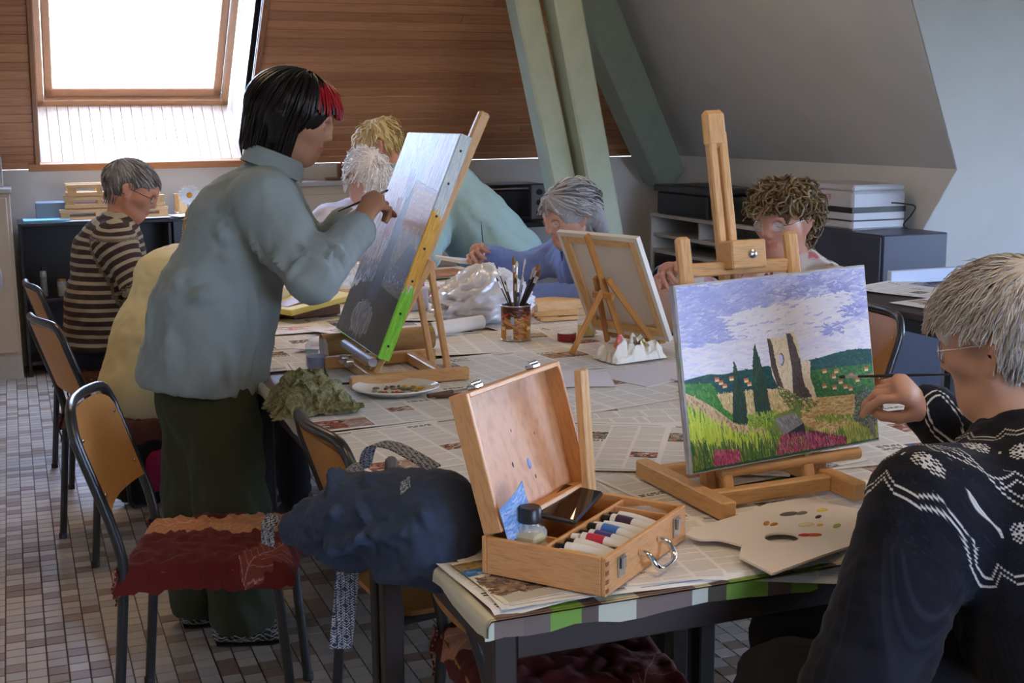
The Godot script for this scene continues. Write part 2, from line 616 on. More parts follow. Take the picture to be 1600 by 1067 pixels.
func roof_window() -> void:
	var o := Vector3(0, KNEE, BACK)
	var w := Vector3(0, 0.70711, 0.70711)
	var nn := Vector3.RIGHT.cross(w)
	var x0 := 0.165
	var x1 := 1.37
	# trim around the opening, flush with the boards
	var t := G.new()
	t.box(o + w * 0.03 + Vector3.RIGHT * (x0 + x1) * 0.5 + nn * 0.004, Vector3(x1 - x0 + 0.14, 0.06, 0.03), 0.003, Basis(Vector3.RIGHT, w, nn))
	struct(t, "trim_1", M.cladding[0])
	t = G.new()
	t.box(o + w * 0.98 + Vector3.RIGHT * (x1 + 0.022) + nn * 0.004, Vector3(0.035, 1.85, 0.03), 0.003, Basis(Vector3.RIGHT, w, nn))
	struct(t, "trim_2", M.frame_wood)
	t = G.new()
	t.box(o + w * 0.98 + Vector3.RIGHT * (x0 - 0.016) + nn * 0.004, Vector3(0.026, 1.85, 0.03), 0.003, Basis(Vector3.RIGHT, w, nn))
	struct(t, "trim_3", M.frame_wood)
	# window plane: parallel to the slope, set further out
	var wb := Vector3(0, 1.60, -8.53)      # foot of the window plane
	var top := wb + w * 1.5
	var lo := Vector3(0, KNEE + 0.039, BACK + 0.039)
	var hi := o + w * 1.85
	# lower splay of upright boards
	var st := G.new()
	var bo := lo - Vector3(0, 0.02, 0)
	st.quad(bo + Vector3(x0 - 0.05, 0, -0.03), bo + Vector3(x1 + 0.05, 0, -0.03), wb + Vector3(x1 + 0.05, 0, -0.03), wb + Vector3(x0 - 0.05, 0, -0.03))
	var base := struct(st, "trim_4", M.white_wood)
	var n := 19
	for k in n:
		var a := lerpf(x0, x1 - 0.0, float(k) / n)
		var b := lerpf(x0, x1 - 0.0, float(k + 1) / n)
		var g := G.new()
		g.box(Vector3.ZERO, Vector3((wb - lo).length(), b - a - 0.003, 0.012), 0.003)
		put(g, "plank", M.white_wood, base, (lo + wb) * 0.5 + Vector3((a + b) * 0.5, 0, 0), along(lo, wb, Vector3.RIGHT))
	# side and top reveals
	var rv := G.new()
	for x in [x0, x1]:
		var poly := [Vector3(x, lo.y, lo.z), Vector3(x, wb.y, wb.z), Vector3(x, top.y, top.z), Vector3(x, hi.y, hi.z)]
		rv.quad(poly[0], poly[1], poly[2], poly[3])
		var off := Vector3(-0.02 if x == x0 else 0.02, 0, 0)
		rv.quad(poly[3] + off, poly[2] + off, poly[1] + off, poly[0] + off)
	rv.quad(Vector3(x0, hi.y, hi.z), Vector3(x1, hi.y, hi.z), Vector3(x1, top.y, top.z), Vector3(x0, top.y, top.z))
	struct(rv, "trim_5", M.plaster, "white side lining of the roof window recess")
	# frame, sash and pane
	var f := G.new()
	var bs := Basis(Vector3.RIGHT, w, nn)
	var fx0 := x0 + 0.012
	var fx1 := x1 - 0.02
	var H := 1.5
	for r in [[fx0, 0.0, fx0 + 0.04, H], [fx1 - 0.04, 0.0, fx1, H], [fx0, 0.0, fx1, 0.05], [fx0, H - 0.05, fx1, H]]:
		f.box(wb + Vector3.RIGHT * (r[0] + r[2]) * 0.5 + w * (r[1] + r[3]) * 0.5, Vector3(r[2] - r[0], r[3] - r[1], 0.07), 0.004, bs)
	var win := struct(f, "window_1", M.frame_wood, "wooden roof window over a recess of pale boards")
	var s := G.new()
	fx0 += 0.045
	fx1 -= 0.045
	for r in [[fx0, 0.055, fx0 + 0.05, H - 0.055], [fx1 - 0.05, 0.055, fx1, H - 0.055], [fx0, 0.055, fx1, 0.12], [fx0, H - 0.12, fx1, H - 0.055]]:
		s.box(wb + nn * -0.02 + Vector3.RIGHT * (r[0] + r[2]) * 0.5 + w * (r[1] + r[3]) * 0.5, Vector3(r[2] - r[0], r[3] - r[1], 0.05), 0.006, bs)
	put(s, "sash", M.frame_wood, win)
	var p := G.new()
	p.box(wb + nn * -0.03 + Vector3.RIGHT * (fx0 + fx1) * 0.5 + w * H * 0.5, Vector3(fx1 - fx0 - 0.06, H - 0.2, 0.005), 0.0, bs)
	put(p, "pane", M.glass, win)
	var si := G.new()
	si.box(wb + nn * 0.0 + Vector3.RIGHT * (x0 + x1) * 0.5 - w * 0.012, Vector3(x1 - x0 - 0.02, 0.03, 0.1), 0.004, bs)
	put(si, "sill", M.frame_wood, win)

func floor_tiles() -> void:
	var g := G.new()
	g.box(Vector3(3.2, -0.06, -2.9), Vector3(10.2, 0.12, 11.6))
	var fl := struct(g, "floor", M.grout, "floor of small square grey and brown tiles")
	var cols := [rgb(186, 172, 156), rgb(178, 166, 152), rgb(170, 158, 146), rgb(192, 178, 160), rgb(140, 116, 95), rgb(150, 128, 108)]
	var ms := []
	for c in cols:
		var m := mat(c, 0.38)
		m.albedo_texture = plaster_tex
		m.uv1_triplanar = true
		m.uv1_scale = Vector3.ONE * 2.0
		ms.append(m)
	var vm := mat(Color.WHITE, 0.38)
	vm.vertex_color_use_as_albedo = true
	var pitch := 0.0541
	var one := G.new()
	one.box(Vector3.ZERO, Vector3(pitch - 0.0035, 0.008, pitch - 0.0045), 0.0012)
	var om := one.mesh()
	var rest := G.new()
	var rng := RandomNumberGenerator.new()
	rng.seed = 12
	var made := 0
	for i in range(-30, 80):
		var x := 0.02 + i * pitch
		var off := rng.randf() * pitch
		for j in range(0, 142):
			var z := -0.6 - j * pitch - off
			var r := rng.randf()
			var k := rng.randi() % 4
			if r < 0.27:
				k = 4 + rng.randi() % 2
			var lift := rng.randf() * 0.0004
			if x < -1.55 or z < BACK + 0.03:
				continue
			# the patch of open floor beside the first chair is what shows largest
			if x > -0.05 and x < 0.45 and z < -2.93 and z > -5.0 and made < 300 and (x - 0.0) < 0.42 and (z > -4.75):
				made += 1
				var mi := put(om, "tile", ms[k], fl, Vector3(x, 0.001 + lift, z))
			else:
				rest.tint = cols[k].srgb_to_linear()
				var h := pitch * 0.5 - 0.002
				var y := 0.005 + lift
				var a := Vector3(x, y, z)
				rest.quad(a + Vector3(-h, 0, h), a + Vector3(h, 0, h), a + Vector3(h, 0, -h), a + Vector3(-h, 0, -h))
				var b := Vector3(0, -0.005, 0)
				rest.quad(a + Vector3(-h, 0, h) + b, a + Vector3(h, 0, h) + b, a + Vector3(h, 0, h), a + Vector3(-h, 0, h))
				rest.quad(a + Vector3(h, 0, h) + b, a + Vector3(h, 0, -h) + b, a + Vector3(h, 0, -h), a + Vector3(h, 0, h))
	var mo := put(rest, "tiles", vm, fl)
	mo.set_meta("kind", "stuff")

func outside() -> void:
	# pale trees seen through the roof window
	var nz := FastNoiseLite.new()
	nz.frequency = 0.9
	nz.fractal_octaves = 4
	var spots := [[Vector3(0.15, -2.5, -30), 1.5, 6.4, "slim pale green tree outside beside the window edge"], [Vector3(5.9, -2.5, -31), 1.5, 5.6, "pale green tree outside seen through the roof window glass"], [Vector3(4.1, -2.5, -36), 2.2, 9.6, "tall hazy tree standing further outside the roof window"]]
	for k in 3:
		var q = spots[k]
		var t := thing("tree", q[3], "tree", q[0], 0.0, "trees outside the window")
		var g := G.new()
		g.tube([Vector3.ZERO, Vector3(0.1, q[2] * 0.4, 0), Vector3(0, q[2] * 0.7, 0)], [0.22, 0.16, 0.08], 8)
		put(g, "trunk", mat(rgb(120, 108, 90), 0.9), t)
		g = G.new()
		g.ball(Vector3.ZERO, Vector3.ONE, 40, 28)
		for i in g.v.size():
			var d := g.v[i]
			g.v[i] = Vector3(d.x * q[1], q[2] * 0.62 + d.y * q[2] * 0.36, d.z * q[1]) + d * 0.8 * nz.get_noise_3dv(d * 3.0 + Vector3(k, 0, 0))
		renormal(g)
		put(g, "crown", mat(rgb(176, 206, 160), 0.9), t)

# ---------------------------------------------------------------- chairs and tables
var chair_meshes := {}

func furniture_materials() -> void:
	M.tube = mat(rgb(30, 32, 34), 0.32, 0.0, 0.6)
	M.ply = wood(rgb(190, 132, 66), 0.1, 0.45, Vector3(2, 2, 20))
	M.steel = mat(rgb(200, 200, 200), 0.25, 1.0)
	M.desk_black = mat(rgb(26, 24, 24), 0.5)
	M.desk_brown = mat(rgb(50, 37, 32), 0.55)
	M.leaf_fabric = cloth(Color.WHITE, 0.85, 0.25, 40.0)
	M.leaf_fabric.uv1_triplanar = false
	M.leaf_fabric.uv1_scale = Vector3.ONE
	M.leaf_fabric.normal_enabled = false
	M.leaf_fabric.albedo_texture = tex_of(leaf_image())
	M.dark_pad = cloth(rgb(74, 42, 40))
	M.grey_laminate = mat(rgb(188, 184, 176), 0.45)
	M.cream_laminate = mat(rgb(206, 190, 168), 0.45)
	M.dark_laminate = mat(rgb(38, 38, 41), 0.4)
	M.slate = mat(rgb(64, 68, 84), 0.4)
	M.plastic_black = mat(rgb(28, 29, 30), 0.35)
	M.plastic_grey = mat(rgb(196, 197, 202), 0.4)
	M.paper = mat(rgb(236, 232, 224), 0.8)

func leaf_image() -> Image:
	var im := Image.create(512, 512, false, Image.FORMAT_RGB8)
	im.fill(rgb(96, 32, 31))
	var rng := RandomNumberGenerator.new()
	rng.seed = 8
	for k in 1500:
		var c := rgb(104, 34, 30).lerp(rgb(86, 24, 26), rng.randf())
		im.fill_rect(Rect2i(rng.randi() % 512, rng.randi() % 512, 2 + rng.randi() % 9, 1 + rng.randi() % 3), c)
	for leaf in [[140, 380, -1.45, 240.0, rgb(186, 126, 90)], [150, 140, -1.7, 270.0, rgb(194, 136, 98)], [430, 90, 0.6, 170.0, rgb(120, 60, 50)]]:
		var cs := cos(leaf[2])
		var sn := sin(leaf[2])
		var L: float = leaf[3]
		for i in range(-100, 101):
			var t := i / 100.0 # -1 tip .. 1 stem
			var wd := L * 0.36 * sqrt(maxf(0.0, 1.0 - t * t)) * (1.0 + 0.12 * sin(t * 21.0)) * (1.0 - 0.25 * t)
			for s in range(int(-wd), int(wd), 2):
				var x: float = leaf[0] + cs * t * L * 0.55 - sn * s
				var y: float = leaf[1] + sn * t * L * 0.55 + cs * s
				var vein := absf(s) < 2.0 or absf(fposmod(t * 55.0 + absf(s) * 0.5, 14.0)) < 1.2
				im.fill_rect(Rect2i(int(x), int(y), 3, 3), (leaf[4] as Color).lightened(0.35) if vein else leaf[4])
	return im

func chair(label: String, x: float, z: float, yaw_deg: float, group := "school chairs", plate := true) -> Node3D:
	# faces its own +x
	var t := thing("school_chair", label, "chair", Vector3(x, 0, z), deg_to_rad(yaw_deg), group)
	if chair_meshes.is_empty():
		var r := 0.0125
		var g := G.new()
		g.tube(curve([Vector3(-0.215, 0, 0), Vector3(-0.195, 0.22, 0), Vector3(-0.175, 0.44, 0)], 4), r, 10)
		chair_meshes.rear = g.mesh()
		g = G.new()
		var loop := [Vector3(-0.175, 0.43, -0.185), Vector3(-0.178, 0.49, -0.185), Vector3(-0.20, 0.58, -0.187), Vector3(-0.255, 0.745, -0.187), Vector3(-0.268, 0.79, -0.178), Vector3(-0.280, 0.825, -0.145), Vector3(-0.296, 0.832, -0.07), Vector3(-0.302, 0.832, 0)]
		var full := loop.duplicate()
		for i in range(loop.size() - 2, -1, -1):
			full.append(Vector3(loop[i].x, loop[i].y, -loop[i].z))
		g.tube(curve(full, 4), r, 10)
		chair_meshes.loop = g.mesh()
		g = G.new()
		g.tube(curve([Vector3(0.205, 0, 0), Vector3(0.188, 0.22, 0), Vector3(0.172, 0.40, 0), Vector3(0.155, 0.43, 0), Vector3(0.11, 0.435, 0), Vector3(-0.176, 0.425, 0)], 5), r, 10)
		chair_meshes.front = g.mesh()
		g = G.new()
		g.tube([Vector3(0.0, 0.425, -0.165), Vector3(0.0, 0.425, 0.165)], 0.009, 8)
		chair_meshes.rail = g.mesh()
		g = G.new() # seat, dished plywood
		g.sheet(10, 10, func(a, b):
			var px: float = lerpf(-0.185, 0.195, b)
			var w := 0.19 * (1.0 - 0.10 * pow(absf(a * 2.0 - 1.0), 6.0) * 0.0) * (1.0 - 0.12 * pow(absf(b * 2.0 - 1.0), 8.0))
			var pz: float = lerpf(-w, w, a)
			return Vector3(px, 0.450 - 0.008 * sin(PI * a) * sin(PI * minf(b * 1.2, 1.0)) - 0.02 * maxf(0.0, (b - 0.85) / 0.15), pz), 0.011)
		chair_meshes.seat = g.mesh()
		g = G.new() # backrest plate between the uprights
		g.sheet(12, 8, func(a, b):
			var q: float = absf(a * 2.0 - 1.0)
			var ylo := 0.585 + 0.03 * q * q * 0.0
			var yhi := 0.815 - 0.03 * pow(q, 5.0)
			var yy: float = lerpf(ylo, yhi, b)
			var xx := -0.20 - (yy - 0.58) * 0.33 - 0.024 * (1.0 - q * q)
			return Vector3(xx + 0.008, yy, lerpf(0.178, -0.178, a)), 0.009)
		chair_meshes.back = g.mesh()
		g = G.new()
		g.ball(Vector3.ZERO, Vector3(0.003, 0.006, 0.006), 8, 4)
		chair_meshes.screw = g.mesh()
		g = G.new()
		g.lathe([Vector2(0.0, 0.0), Vector2(0.0145, 0.0), Vector2(0.0145, 0.02), Vector2(0.013, 0.024)], 10)
		chair_meshes.cap = g.mesh()
	for s in [-1.0, 1.0]:
		var a := put(chair_meshes.rear, "leg", M.tube, t, Vector3(0, 0, 0.185 * s))
		put(chair_meshes.cap, "foot_cap", M.black, a, Vector3(-0.215, 0, 0))
		var b := put(chair_meshes.front, "leg", M.tube, t, Vector3(0, 0, 0.168 * s))
		put(chair_meshes.cap, "foot_cap", M.black, b, Vector3(0.205, 0, 0))
	put(chair_meshes.loop, "back_frame", M.tube, t)
	put(chair_meshes.rail, "seat_rail", M.tube, t, Vector3(0.13, 0, 0))
	put(chair_meshes.rail, "seat_rail", M.tube, t, Vector3(-0.12, 0, 0))
	put(chair_meshes.seat, "seat", M.ply, t)
	var bk := put(chair_meshes.back, "backrest", M.ply, t)
	for s in [-1.0, 1.0]:
		for y in [0.63, 0.76]:
			put(chair_meshes.screw, "screw", M.steel, bk, Vector3(-0.194 - (y - 0.58) * 0.33, y, 0.155 * s))
	return t

func cushion(label: String, x: float, z: float, yaw_deg: float, m: Material, sd: int) -> void:
	var g := G.new()
	var nz := FastNoiseLite.new()
	nz.seed = sd
	nz.frequency = 7.0
	nz.fractal_octaves = 2
	# soft pad draped over the seat, its front and side edges hanging down
	g.sheet(48, 44, func(a, b):
		var u: float = (b - 0.5) * 2.0
		var w: float = (a - 0.5) * 2.0
		var px := u * 0.208
		var pz := w * 0.208
		var e := maxf(absf(u), absf(w))
		var y := 0.478 + nz.get_noise_2d(px * 3.0, pz * 3.0) * 0.012 - 0.008 * (u * u + w * w)
		if e > 0.82:
			var k := (e - 0.82) / 0.18
			y -= k * k * (0.06 if absf(w) >= absf(u) else 0.05) + nz.get_noise_2d(px * 4.0 + 3.0, pz * 4.0) * 0.004 * k
		return Vector3(px + 0.01, y, pz), 0.012)
	var o := solo(g, "seat_cushion", m, label, "cushion", Vector3(x, 0, z), Basis(Vector3.UP, deg_to_rad(yaw_deg)), "seat cushions")
	for s in [-1.0, 1.0]: # tie strips at the back corners
		var h := G.new()
		h.sheet(3, 8, func(a, b): return Vector3(-0.19 - 0.012 * b + 0.004 * sin(b * 9.0), 0.462 - b * 0.10, s * (0.18 + 0.012 * sin(b * 5.0)) + (a - 0.5) * 0.03 * (1.0 - b)), 0.004)
		put(h, "tie", m, o)

func desk(label: String, x0: float, x1: float, z0: float, z1: float, top_h := TOP, m: Material = null, category := "table") -> Node3D:
	var lm: Material = m if m else M.desk_black
	var t := thing("school_table", label, category, Vector3((x0 + x1) / 2, 0, (z0 + z1) / 2), 0.0, "tables pushed together")
	var w := x1 - x0
	var d := absf(z1 - z0)
	var g := G.new()
	g.box(Vector3(0, top_h - 0.022, 0), Vector3(w, 0.03, d), 0.004)
	put(g, "table_top", M.desk_brown, t)
	for sx in [-1.0, 1.0]:
		for sz in [-1.0, 1.0]:
			g = G.new()
			g.box(Vector3(0, (top_h - 0.037) / 2, 0), Vector3(0.04, top_h - 0.037, 0.04), 0.004)
			put(g, "leg", lm, t, Vector3(sx * (w / 2 - 0.025), 0, sz * (d / 2 - 0.025)))
	for sx in [-1.0, 1.0]:
		g = G.new()
		g.box(Vector3(sx * (w / 2 - 0.02), top_h - 0.062, 0), Vector3(0.022, 0.05, d - 0.09), 0.003)
		put(g, "apron", lm, t)
	for sz in [-1.0, 1.0]:
		g = G.new()
		g.box(Vector3(0, top_h - 0.062, sz * (d / 2 - 0.02)), Vector3(w - 0.09, 0.05, 0.022), 0.003)
		put(g, "apron", lm, t)
	return t

func furniture() -> void:
	furniture_materials()
	chair("school chair pulled out beside the open floor with red leaf cushion", 0.395, -3.05, -17)
	cushion("dark red seat cushion printed with tan leaves on the pulled-out chair", 0.395, -3.05, -17, M.leaf_fabric, 3)
	chair("school chair carrying the person in the cream shirt", 0.33, -4.52, 14)
	cushion("brown fringed seat pad under the person in the cream shirt", 0.33, -4.52, 14, M.dark_pad, 4)
	chair("school chair carrying the woman in the striped sweater", 0.32, -5.5, 8)
	cushion("dark seat pad under the woman in the striped sweater", 0.32, -5.5, 8, M.dark_pad, 5)
	chair("school chair tucked under the table beside the crumpled rag", 0.855, -2.64, 4)
	chair("school chair under the table corner with the blue bag over its back", 0.91, -2.12, -5)
	cushion("red leaf-print seat cushion on the chair under the table corner", 0.91, -2.12, -5, M.leaf_fabric, 6)
	chair("school chair carrying the curly-haired woman behind the easel", 2.40, -3.5, 176)
	chair("school chair carrying the woman in the nordic sweater", 1.53, -1.26, 128)
	chair("school chair carrying the grey-haired woman in the blue shirt", 2.32, -4.75, 176)
	chair("school chair carrying the white-haired person at the far table end", 1.62, -6.38, -88)
	# tables pushed together
	desk("dark school table under the paint box", 0.62, 1.32, -1.68, -2.35, TOP, M.desk_brown)
	desk("black school table under the landscape painting", 1.34, 2.04, -1.68, -2.35)
	desk("black school table under the plate of paint", 0.62, 1.32, -2.37, -3.67)
	desk("black school table under the envelopes", 1.34, 2.04, -2.37, -3.67)
	desk("black school table under the sketchbooks", 0.62, 1.32, -3.69, -4.99)
	desk("black school table under the plastic bag", 1.34, 2.04, -3.69, -4.99)
	desk("black school table before the white-haired person", 0.62, 1.32, -5.01, -6.05)
	desk("black school table under the wooden boards", 1.34, 2.04, -5.01, -6.05)
	desk("brown-topped black table standing apart by the printer cabinet", 3.12, 3.95, -2.7, -4.55, 0.75)
	backpack()
	table_cover()
	back_corner()
	printer_corner()

func table_cover() -> void:
	var im := Image.create(512, 64, false, Image.FORMAT_RGB8)
	im.fill(rgb(214, 206, 186))
	var x := 0
	var rng := RandomNumberGenerator.new()
	rng.seed = 21
	var cs := [rgb(118, 100, 90), rgb(124, 162, 66), rgb(98, 82, 72), rgb(206, 202, 178), rgb(128, 108, 98), rgb(212, 208, 186), rgb(92, 80, 66), rgb(136, 172, 74)]
	var k := 0
	while x < 512:
		var w: int = [34, 40, 22, 50, 76, 22, 26, 60][k % 8]
		im.fill_rect(Rect2i(x, 0, w, 64), cs[k % 8])
		x += w
		k += 1
	var m := mat(Color.WHITE, 0.4)
	m.albedo_texture = tex_of(im)
	m.texture_repeat = true
	# oilcloth: flat on the tables, turned down at the edges
	var g := G.new()
	var nz := FastNoiseLite.new()
	nz.frequency = 2.2
	var X0 := 0.605
	var X1 := 2.055
	var Z0 := -1.665
	var Z1 := -6.07
	var nu := 44
	var nv := 90
	var prof := func(q: float, lo: float, hi: float, drop: float) -> Vector2: # along one axis: (coordinate, fall)
		var r := 0.012
		if q < 0.08:
			var k2: float = (0.08 - q) / 0.08
			return Vector2(lo + r * (1.0 - minf(1.0, k2 * 3.0)), drop * maxf(0.0, k2 - 0.15) / 0.85)
		if q > 0.92:
			var k3: float = (q - 0.92) / 0.08
			return Vector2(hi - r * (1.0 - minf(1.0, k3 * 3.0)) * signf(hi - lo), drop * maxf(0.0, k3 - 0.15) / 0.85)
		return Vector2(lerpf(lo + r, hi - r * signf(hi - lo), (q - 0.08) / 0.84), 0.0)
	g.sheet(nu, nv, func(a, b):
		var pa: Vector2 = prof.call(a, X0, X1, 0.028)
		var pb: Vector2 = prof.call(b, Z0, Z1, 0.034)
		var fall := maxf(pa.y, pb.y) * (1.0 + 0.5 * nz.get_noise_2d(pa.x * 2.0, pb.x * 2.0))
		return Vector3(pa.x, TOP - 0.003 - fall, pb.x), 0.002)
	for i in g.t.size():
		var p := g.v[i]
		g.t[i] = Vector2(p.x * 1.5, p.y * 2.0)
	solo(g, "tablecloth", m, "striped green and brown oilcloth over the long table", "tablecloth")

func shelf_box(t: Node3D, w: float, h: float, d: float, th: float, m: Material, shelves: Array, back := true) -> void:
	# open cupboard, its opening towards +z, standing on y = 0, centred in x, front at z = 0
	var g: G
	for s in [-1.0, 1.0]:
		g = G.new()
		g.box(Vector3(s * (w / 2 - th / 2), h / 2, -d / 2), Vector3(th, h, d), 0.002)
		put(g, "side_panel", m, t)
	g = G.new()
	g.box(Vector3(0, h - th / 2, -d / 2), Vector3(w - 2 * th - 0.001, th, d), 0.002)
	put(g, "top_panel", m, t)
	for y in shelves:
		g = G.new()
		g.box(Vector3(0, y, -d / 2 - 0.005), Vector3(w - 2 * th - 0.001, th, d - 0.02), 0.002)
		put(g, "shelf", m, t)
	if back:
		g = G.new()
		g.box(Vector3(0, h / 2, -d + 0.004), Vector3(w - 2 * th - 0.001, h - th, 0.006))
		put(g, "back_panel", m, t)

func jar(label: String, p: Vector3, r: float, h: float, liquid: Color, lid: Color, fill := 0.6) -> void:
	var t := thing("glass_jar", label, "jar", p, 0.0, "jars")
	var g := G.new()
	g.lathe([Vector2(0, 0), Vector2(r * 0.92, 0), Vector2(r, r * 0.12), Vector2(r, h * 0.82), Vector2(r * 0.82, h * 0.93), Vector2(r * 0.82, h)], 18)
	put(g, "glass_body", M.thin_glass, t)
	if fill > 0.0:
		g = G.new()
		g.lathe([Vector2(0, 0.003), Vector2(r * 0.88, 0.003), Vector2(r * 0.93, h * 0.1), Vector2(r * 0.93, h * fill), Vector2(0, h * fill)], 18)
		put(g, "contents", mat(liquid, 0.25), t)
	if lid.a > 0.0:
		g = G.new()
		g.lathe([Vector2(r * 0.86, h * 0.9), Vector2(r * 0.86, h * 1.02), Vector2(0, h * 1.02)], 18)
		put(g, "lid", mat(lid, 0.4), t)

func back_corner() -> void:
	var tg := mat(Color(0.92, 0.96, 0.97, 0.25), 0.05)
	tg.transparency = BaseMaterial3D.TRANSPARENCY_ALPHA
	M.thin_glass = tg
	# pale cupboard with a handle
	var c := thing("cupboard", "tall pale cupboard with a rounded handle by the far wall", "cupboard", Vector3(-0.34, 0, -7.8))
	var g := G.new()
	g.box(Vector3(0, 0.54, -0.19), Vector3(0.64, 1.08, 0.37), 0.004)
	put(g, "body", M.cream_laminate, c)
	g = G.new()
	g.box(Vector3(0, 1.095, -0.185), Vector3(0.66, 0.03, 0.39), 0.004)
	put(g, "top_panel", M.grey_laminate, c)
	g = G.new()
	g.box(Vector3(-0.005, 0.61, 0.008), Vector3(0.61, 0.90, 0.016), 0.004)
	var door := put(g, "door", M.cream_laminate, c)
	g = G.new()
	g.ball(Vector3(0.235, 0.60, 0.022), Vector3(0.013, 0.065, 0.016), 12, 10)
	put(g, "handle", M.plastic_grey, door)
	g = G.new()
	g.box(Vector3(0, 0.07, 0.006), Vector3(0.64, 0.14, 0.012), 0.003)
	put(g, "plinth", M.grey_laminate, c)
	# white panel and a dark figurine on the cupboard
	g = G.new()
	g.box(Vector3(0, 0.088, 0), Vector3(0.62, 0.175, 0.02), 0.003)
	solo(g, "white_box", M.grey_laminate, "white upright board on top of the pale cupboard", "board", Vector3(-0.36, 1.111, -7.95))
	g = G.new()
	g.lathe([Vector2(0, 0), Vector2(0.03, 0), Vector2(0.024, 0.03), Vector2(0.034, 0.06), Vector2(0.018, 0.09), Vector2(0.024, 0.115), Vector2(0, 0.13)], 14)
	solo(g, "figurine", mat(rgb(70, 30, 34), 0.4), "small dark red carved figurine on the pale cupboard", "figurine", Vector3(-0.155, 1.111, -7.84))
	# dark open cupboard along the wall
	var s := thing("open_cupboard", "long low dark open cupboard with jars on its shelves", "cupboard", Vector3(0.76, 0, -7.8))
	shelf_box(s, 1.50, 0.905, 0.38, 0.02, M.dark_laminate, [0.08, 0.45])
	g = G.new()
	g.box(Vector3(0.10, 0.45, -0.19), Vector3(0.018, 0.86, 0.36), 0.002)
	put(g, "divider", M.dark_laminate, s)
	g = G.new()
	g.box(Vector3(0.43, 0.68, -0.012), Vector3(0.62, 0.42, 0.016), 0.003)
	put(g, "door", M.slate, s)
	# jars and bowl on the shelf
	jar("tall dark bottle among the jars in the open cupboard", Vector3(0.13, 0.462, -7.93), 0.02, 0.17, rgb(30, 28, 26), rgb(25, 25, 25))
	jar("jar with a yellow-brown lid in the open cupboard", Vector3(0.23, 0.462, -7.90), 0.028, 0.10, rgb(150, 140, 90), rgb(150, 110, 40))
	jar("small glass jar of pale yellow in the open cupboard", Vector3(0.30, 0.462, -7.88), 0.028, 0.075, rgb(196, 190, 110), Color(0, 0, 0, 0))
	jar("brown-capped glass jar in the open cupboard", Vector3(0.345, 0.462, -7.93), 0.025, 0.11, rgb(120, 116, 100), rgb(96, 70, 44))
	jar("clear glass jar next to the pale blue bowl", Vector3(0.41, 0.462, -7.89), 0.03, 0.085, rgb(150, 152, 140), Color(0, 0, 0, 0), 0.3)
	g = G.new()
	g.lathe([Vector2(0, 0), Vector2(0.04, 0), Vector2(0.05, 0.012), Vector2(0.082, 0.13), Vector2(0.078, 0.13), Vector2(0.046, 0.016), Vector2(0, 0.016)], 24)
	solo(g, "plastic_bowl", mat(rgb(128, 172, 186), 0.4), "pale blue plastic pot in the dark open cupboard", "pot", Vector3(0.49, 0.56, -7.92))
	g = G.new()
	g.box(Vector3(0, 0.048, 0), Vector3(0.16, 0.096, 0.16), 0.003)
	solo(g, "carton", mat(rgb(60, 58, 60), 0.6), "dark carton under the pale blue pot", "carton", Vector3(0.49, 0.462, -7.93))
	# small pallets stacked on the cupboard
	var rows := [[0.62, 0.935, 0.0, "lowest"], [0.60, 1.015, 0.006, "second"], [0.64, 1.09, -0.004, "topmost"]]
	for k in 3:
		pallet("%s of the three stacked bare wooden crates on the dark cupboard" % rows[k][3], Vector3(0.555 + rows[k][2], 0.906 + 0.072 * k, -7.98), 0.62 - 0.05 * k, 0.24, 0.07)
	pallet("small bare wooden crate beside the stacked crates and the daisy", Vector3(1.08, 0.906, -8.04), 0.30, 0.2, 0.13)
	g = G.new()
	g.box(Vector3(0, 0.055, 0), Vector3(0.17, 0.11, 0.13), 0.006)
	solo(g, "grey_box", mat(rgb(122, 126, 132), 0.5), "small grey box beside the wooden crates on the cupboard", "box", Vector3(0.20, 0.906, -8.02))
	g = G.new()
	g.box(Vector3(0, 0.008, 0), Vector3(0.26, 0.016, 0.18), 0.002)
	solo(g, "folder", mat(rgb(130, 190, 205), 0.5), "thin turquoise folder on the dark cupboard", "folder", Vector3(0.17, 0.906, -7.90))
	for k in 3:
		g = G.new()
		g.sheet(8, 6, func(a, b): return Vector3((a - 0.5) * 0.28, 0.004 + 0.012 * k * 0.2 + (0.02 * a * a if k == 2 else 0.0), (0.5 - b) * 0.19), 0.0015)
		solo(g, "paper_sheet", M.paper, ["white sheet of paper before the stacked crates", "white sheet between crates and daisy on the dark cupboard", "curled white sheet before the small crate"][k], "paper", Vector3(0.42 + 0.30 * k, 0.907 + 0.002 * k, -7.87 + 0.01 * k), Basis(Vector3.UP, 0.2 * k - 0.1), "white sheets on the dark cupboard")
	# large daisy
	var d := thing("daisy", "large white daisy with an orange heart above the cupboard", "flower", Vector3(0.985, 0.906, -7.84))
	g = G.new()
	g.tube(curve([Vector3(0, 0, 0), Vector3(0.01, 0.06, 0.01), Vector3(0, 0.13, 0.03)], 5), 0.004, 6)
	put(g, "stem", mat(rgb(96, 130, 60), 0.6), d)
	var facing := Basis(Vector3.UP, -0.1) * Basis(Vector3.RIGHT, 0.25)
	for k in 16:
		g = G.new()
		var an := TAU * k / 16.0
		g.sheet(4, 6, func(a, b):
			var w: float = 0.013 * sin(PI * minf(1.0, b * 0.85 + 0.12)) * (a * 2.0 - 1.0)
			var l: float = 0.014 + 0.052 * b
			return Vector3(cos(an) * l - sin(an) * w, sin(an) * l + cos(an) * w, 0.004 * sin(b * 3.0) + 0.002 * (k % 2)), 0.002)
		put(g, "petal", mat(rgb(240, 240, 238), 0.7), d, Vector3(0, 0.135, 0.035), facing)
	g = G.new()
	g.ball(Vector3(0, 0, 0.003), Vector3(0.018, 0.018, 0.01), 14, 8)
	put(g, "flower_heart", mat(rgb(238, 160, 40), 0.7), d, Vector3(0, 0.135, 0.035), facing)
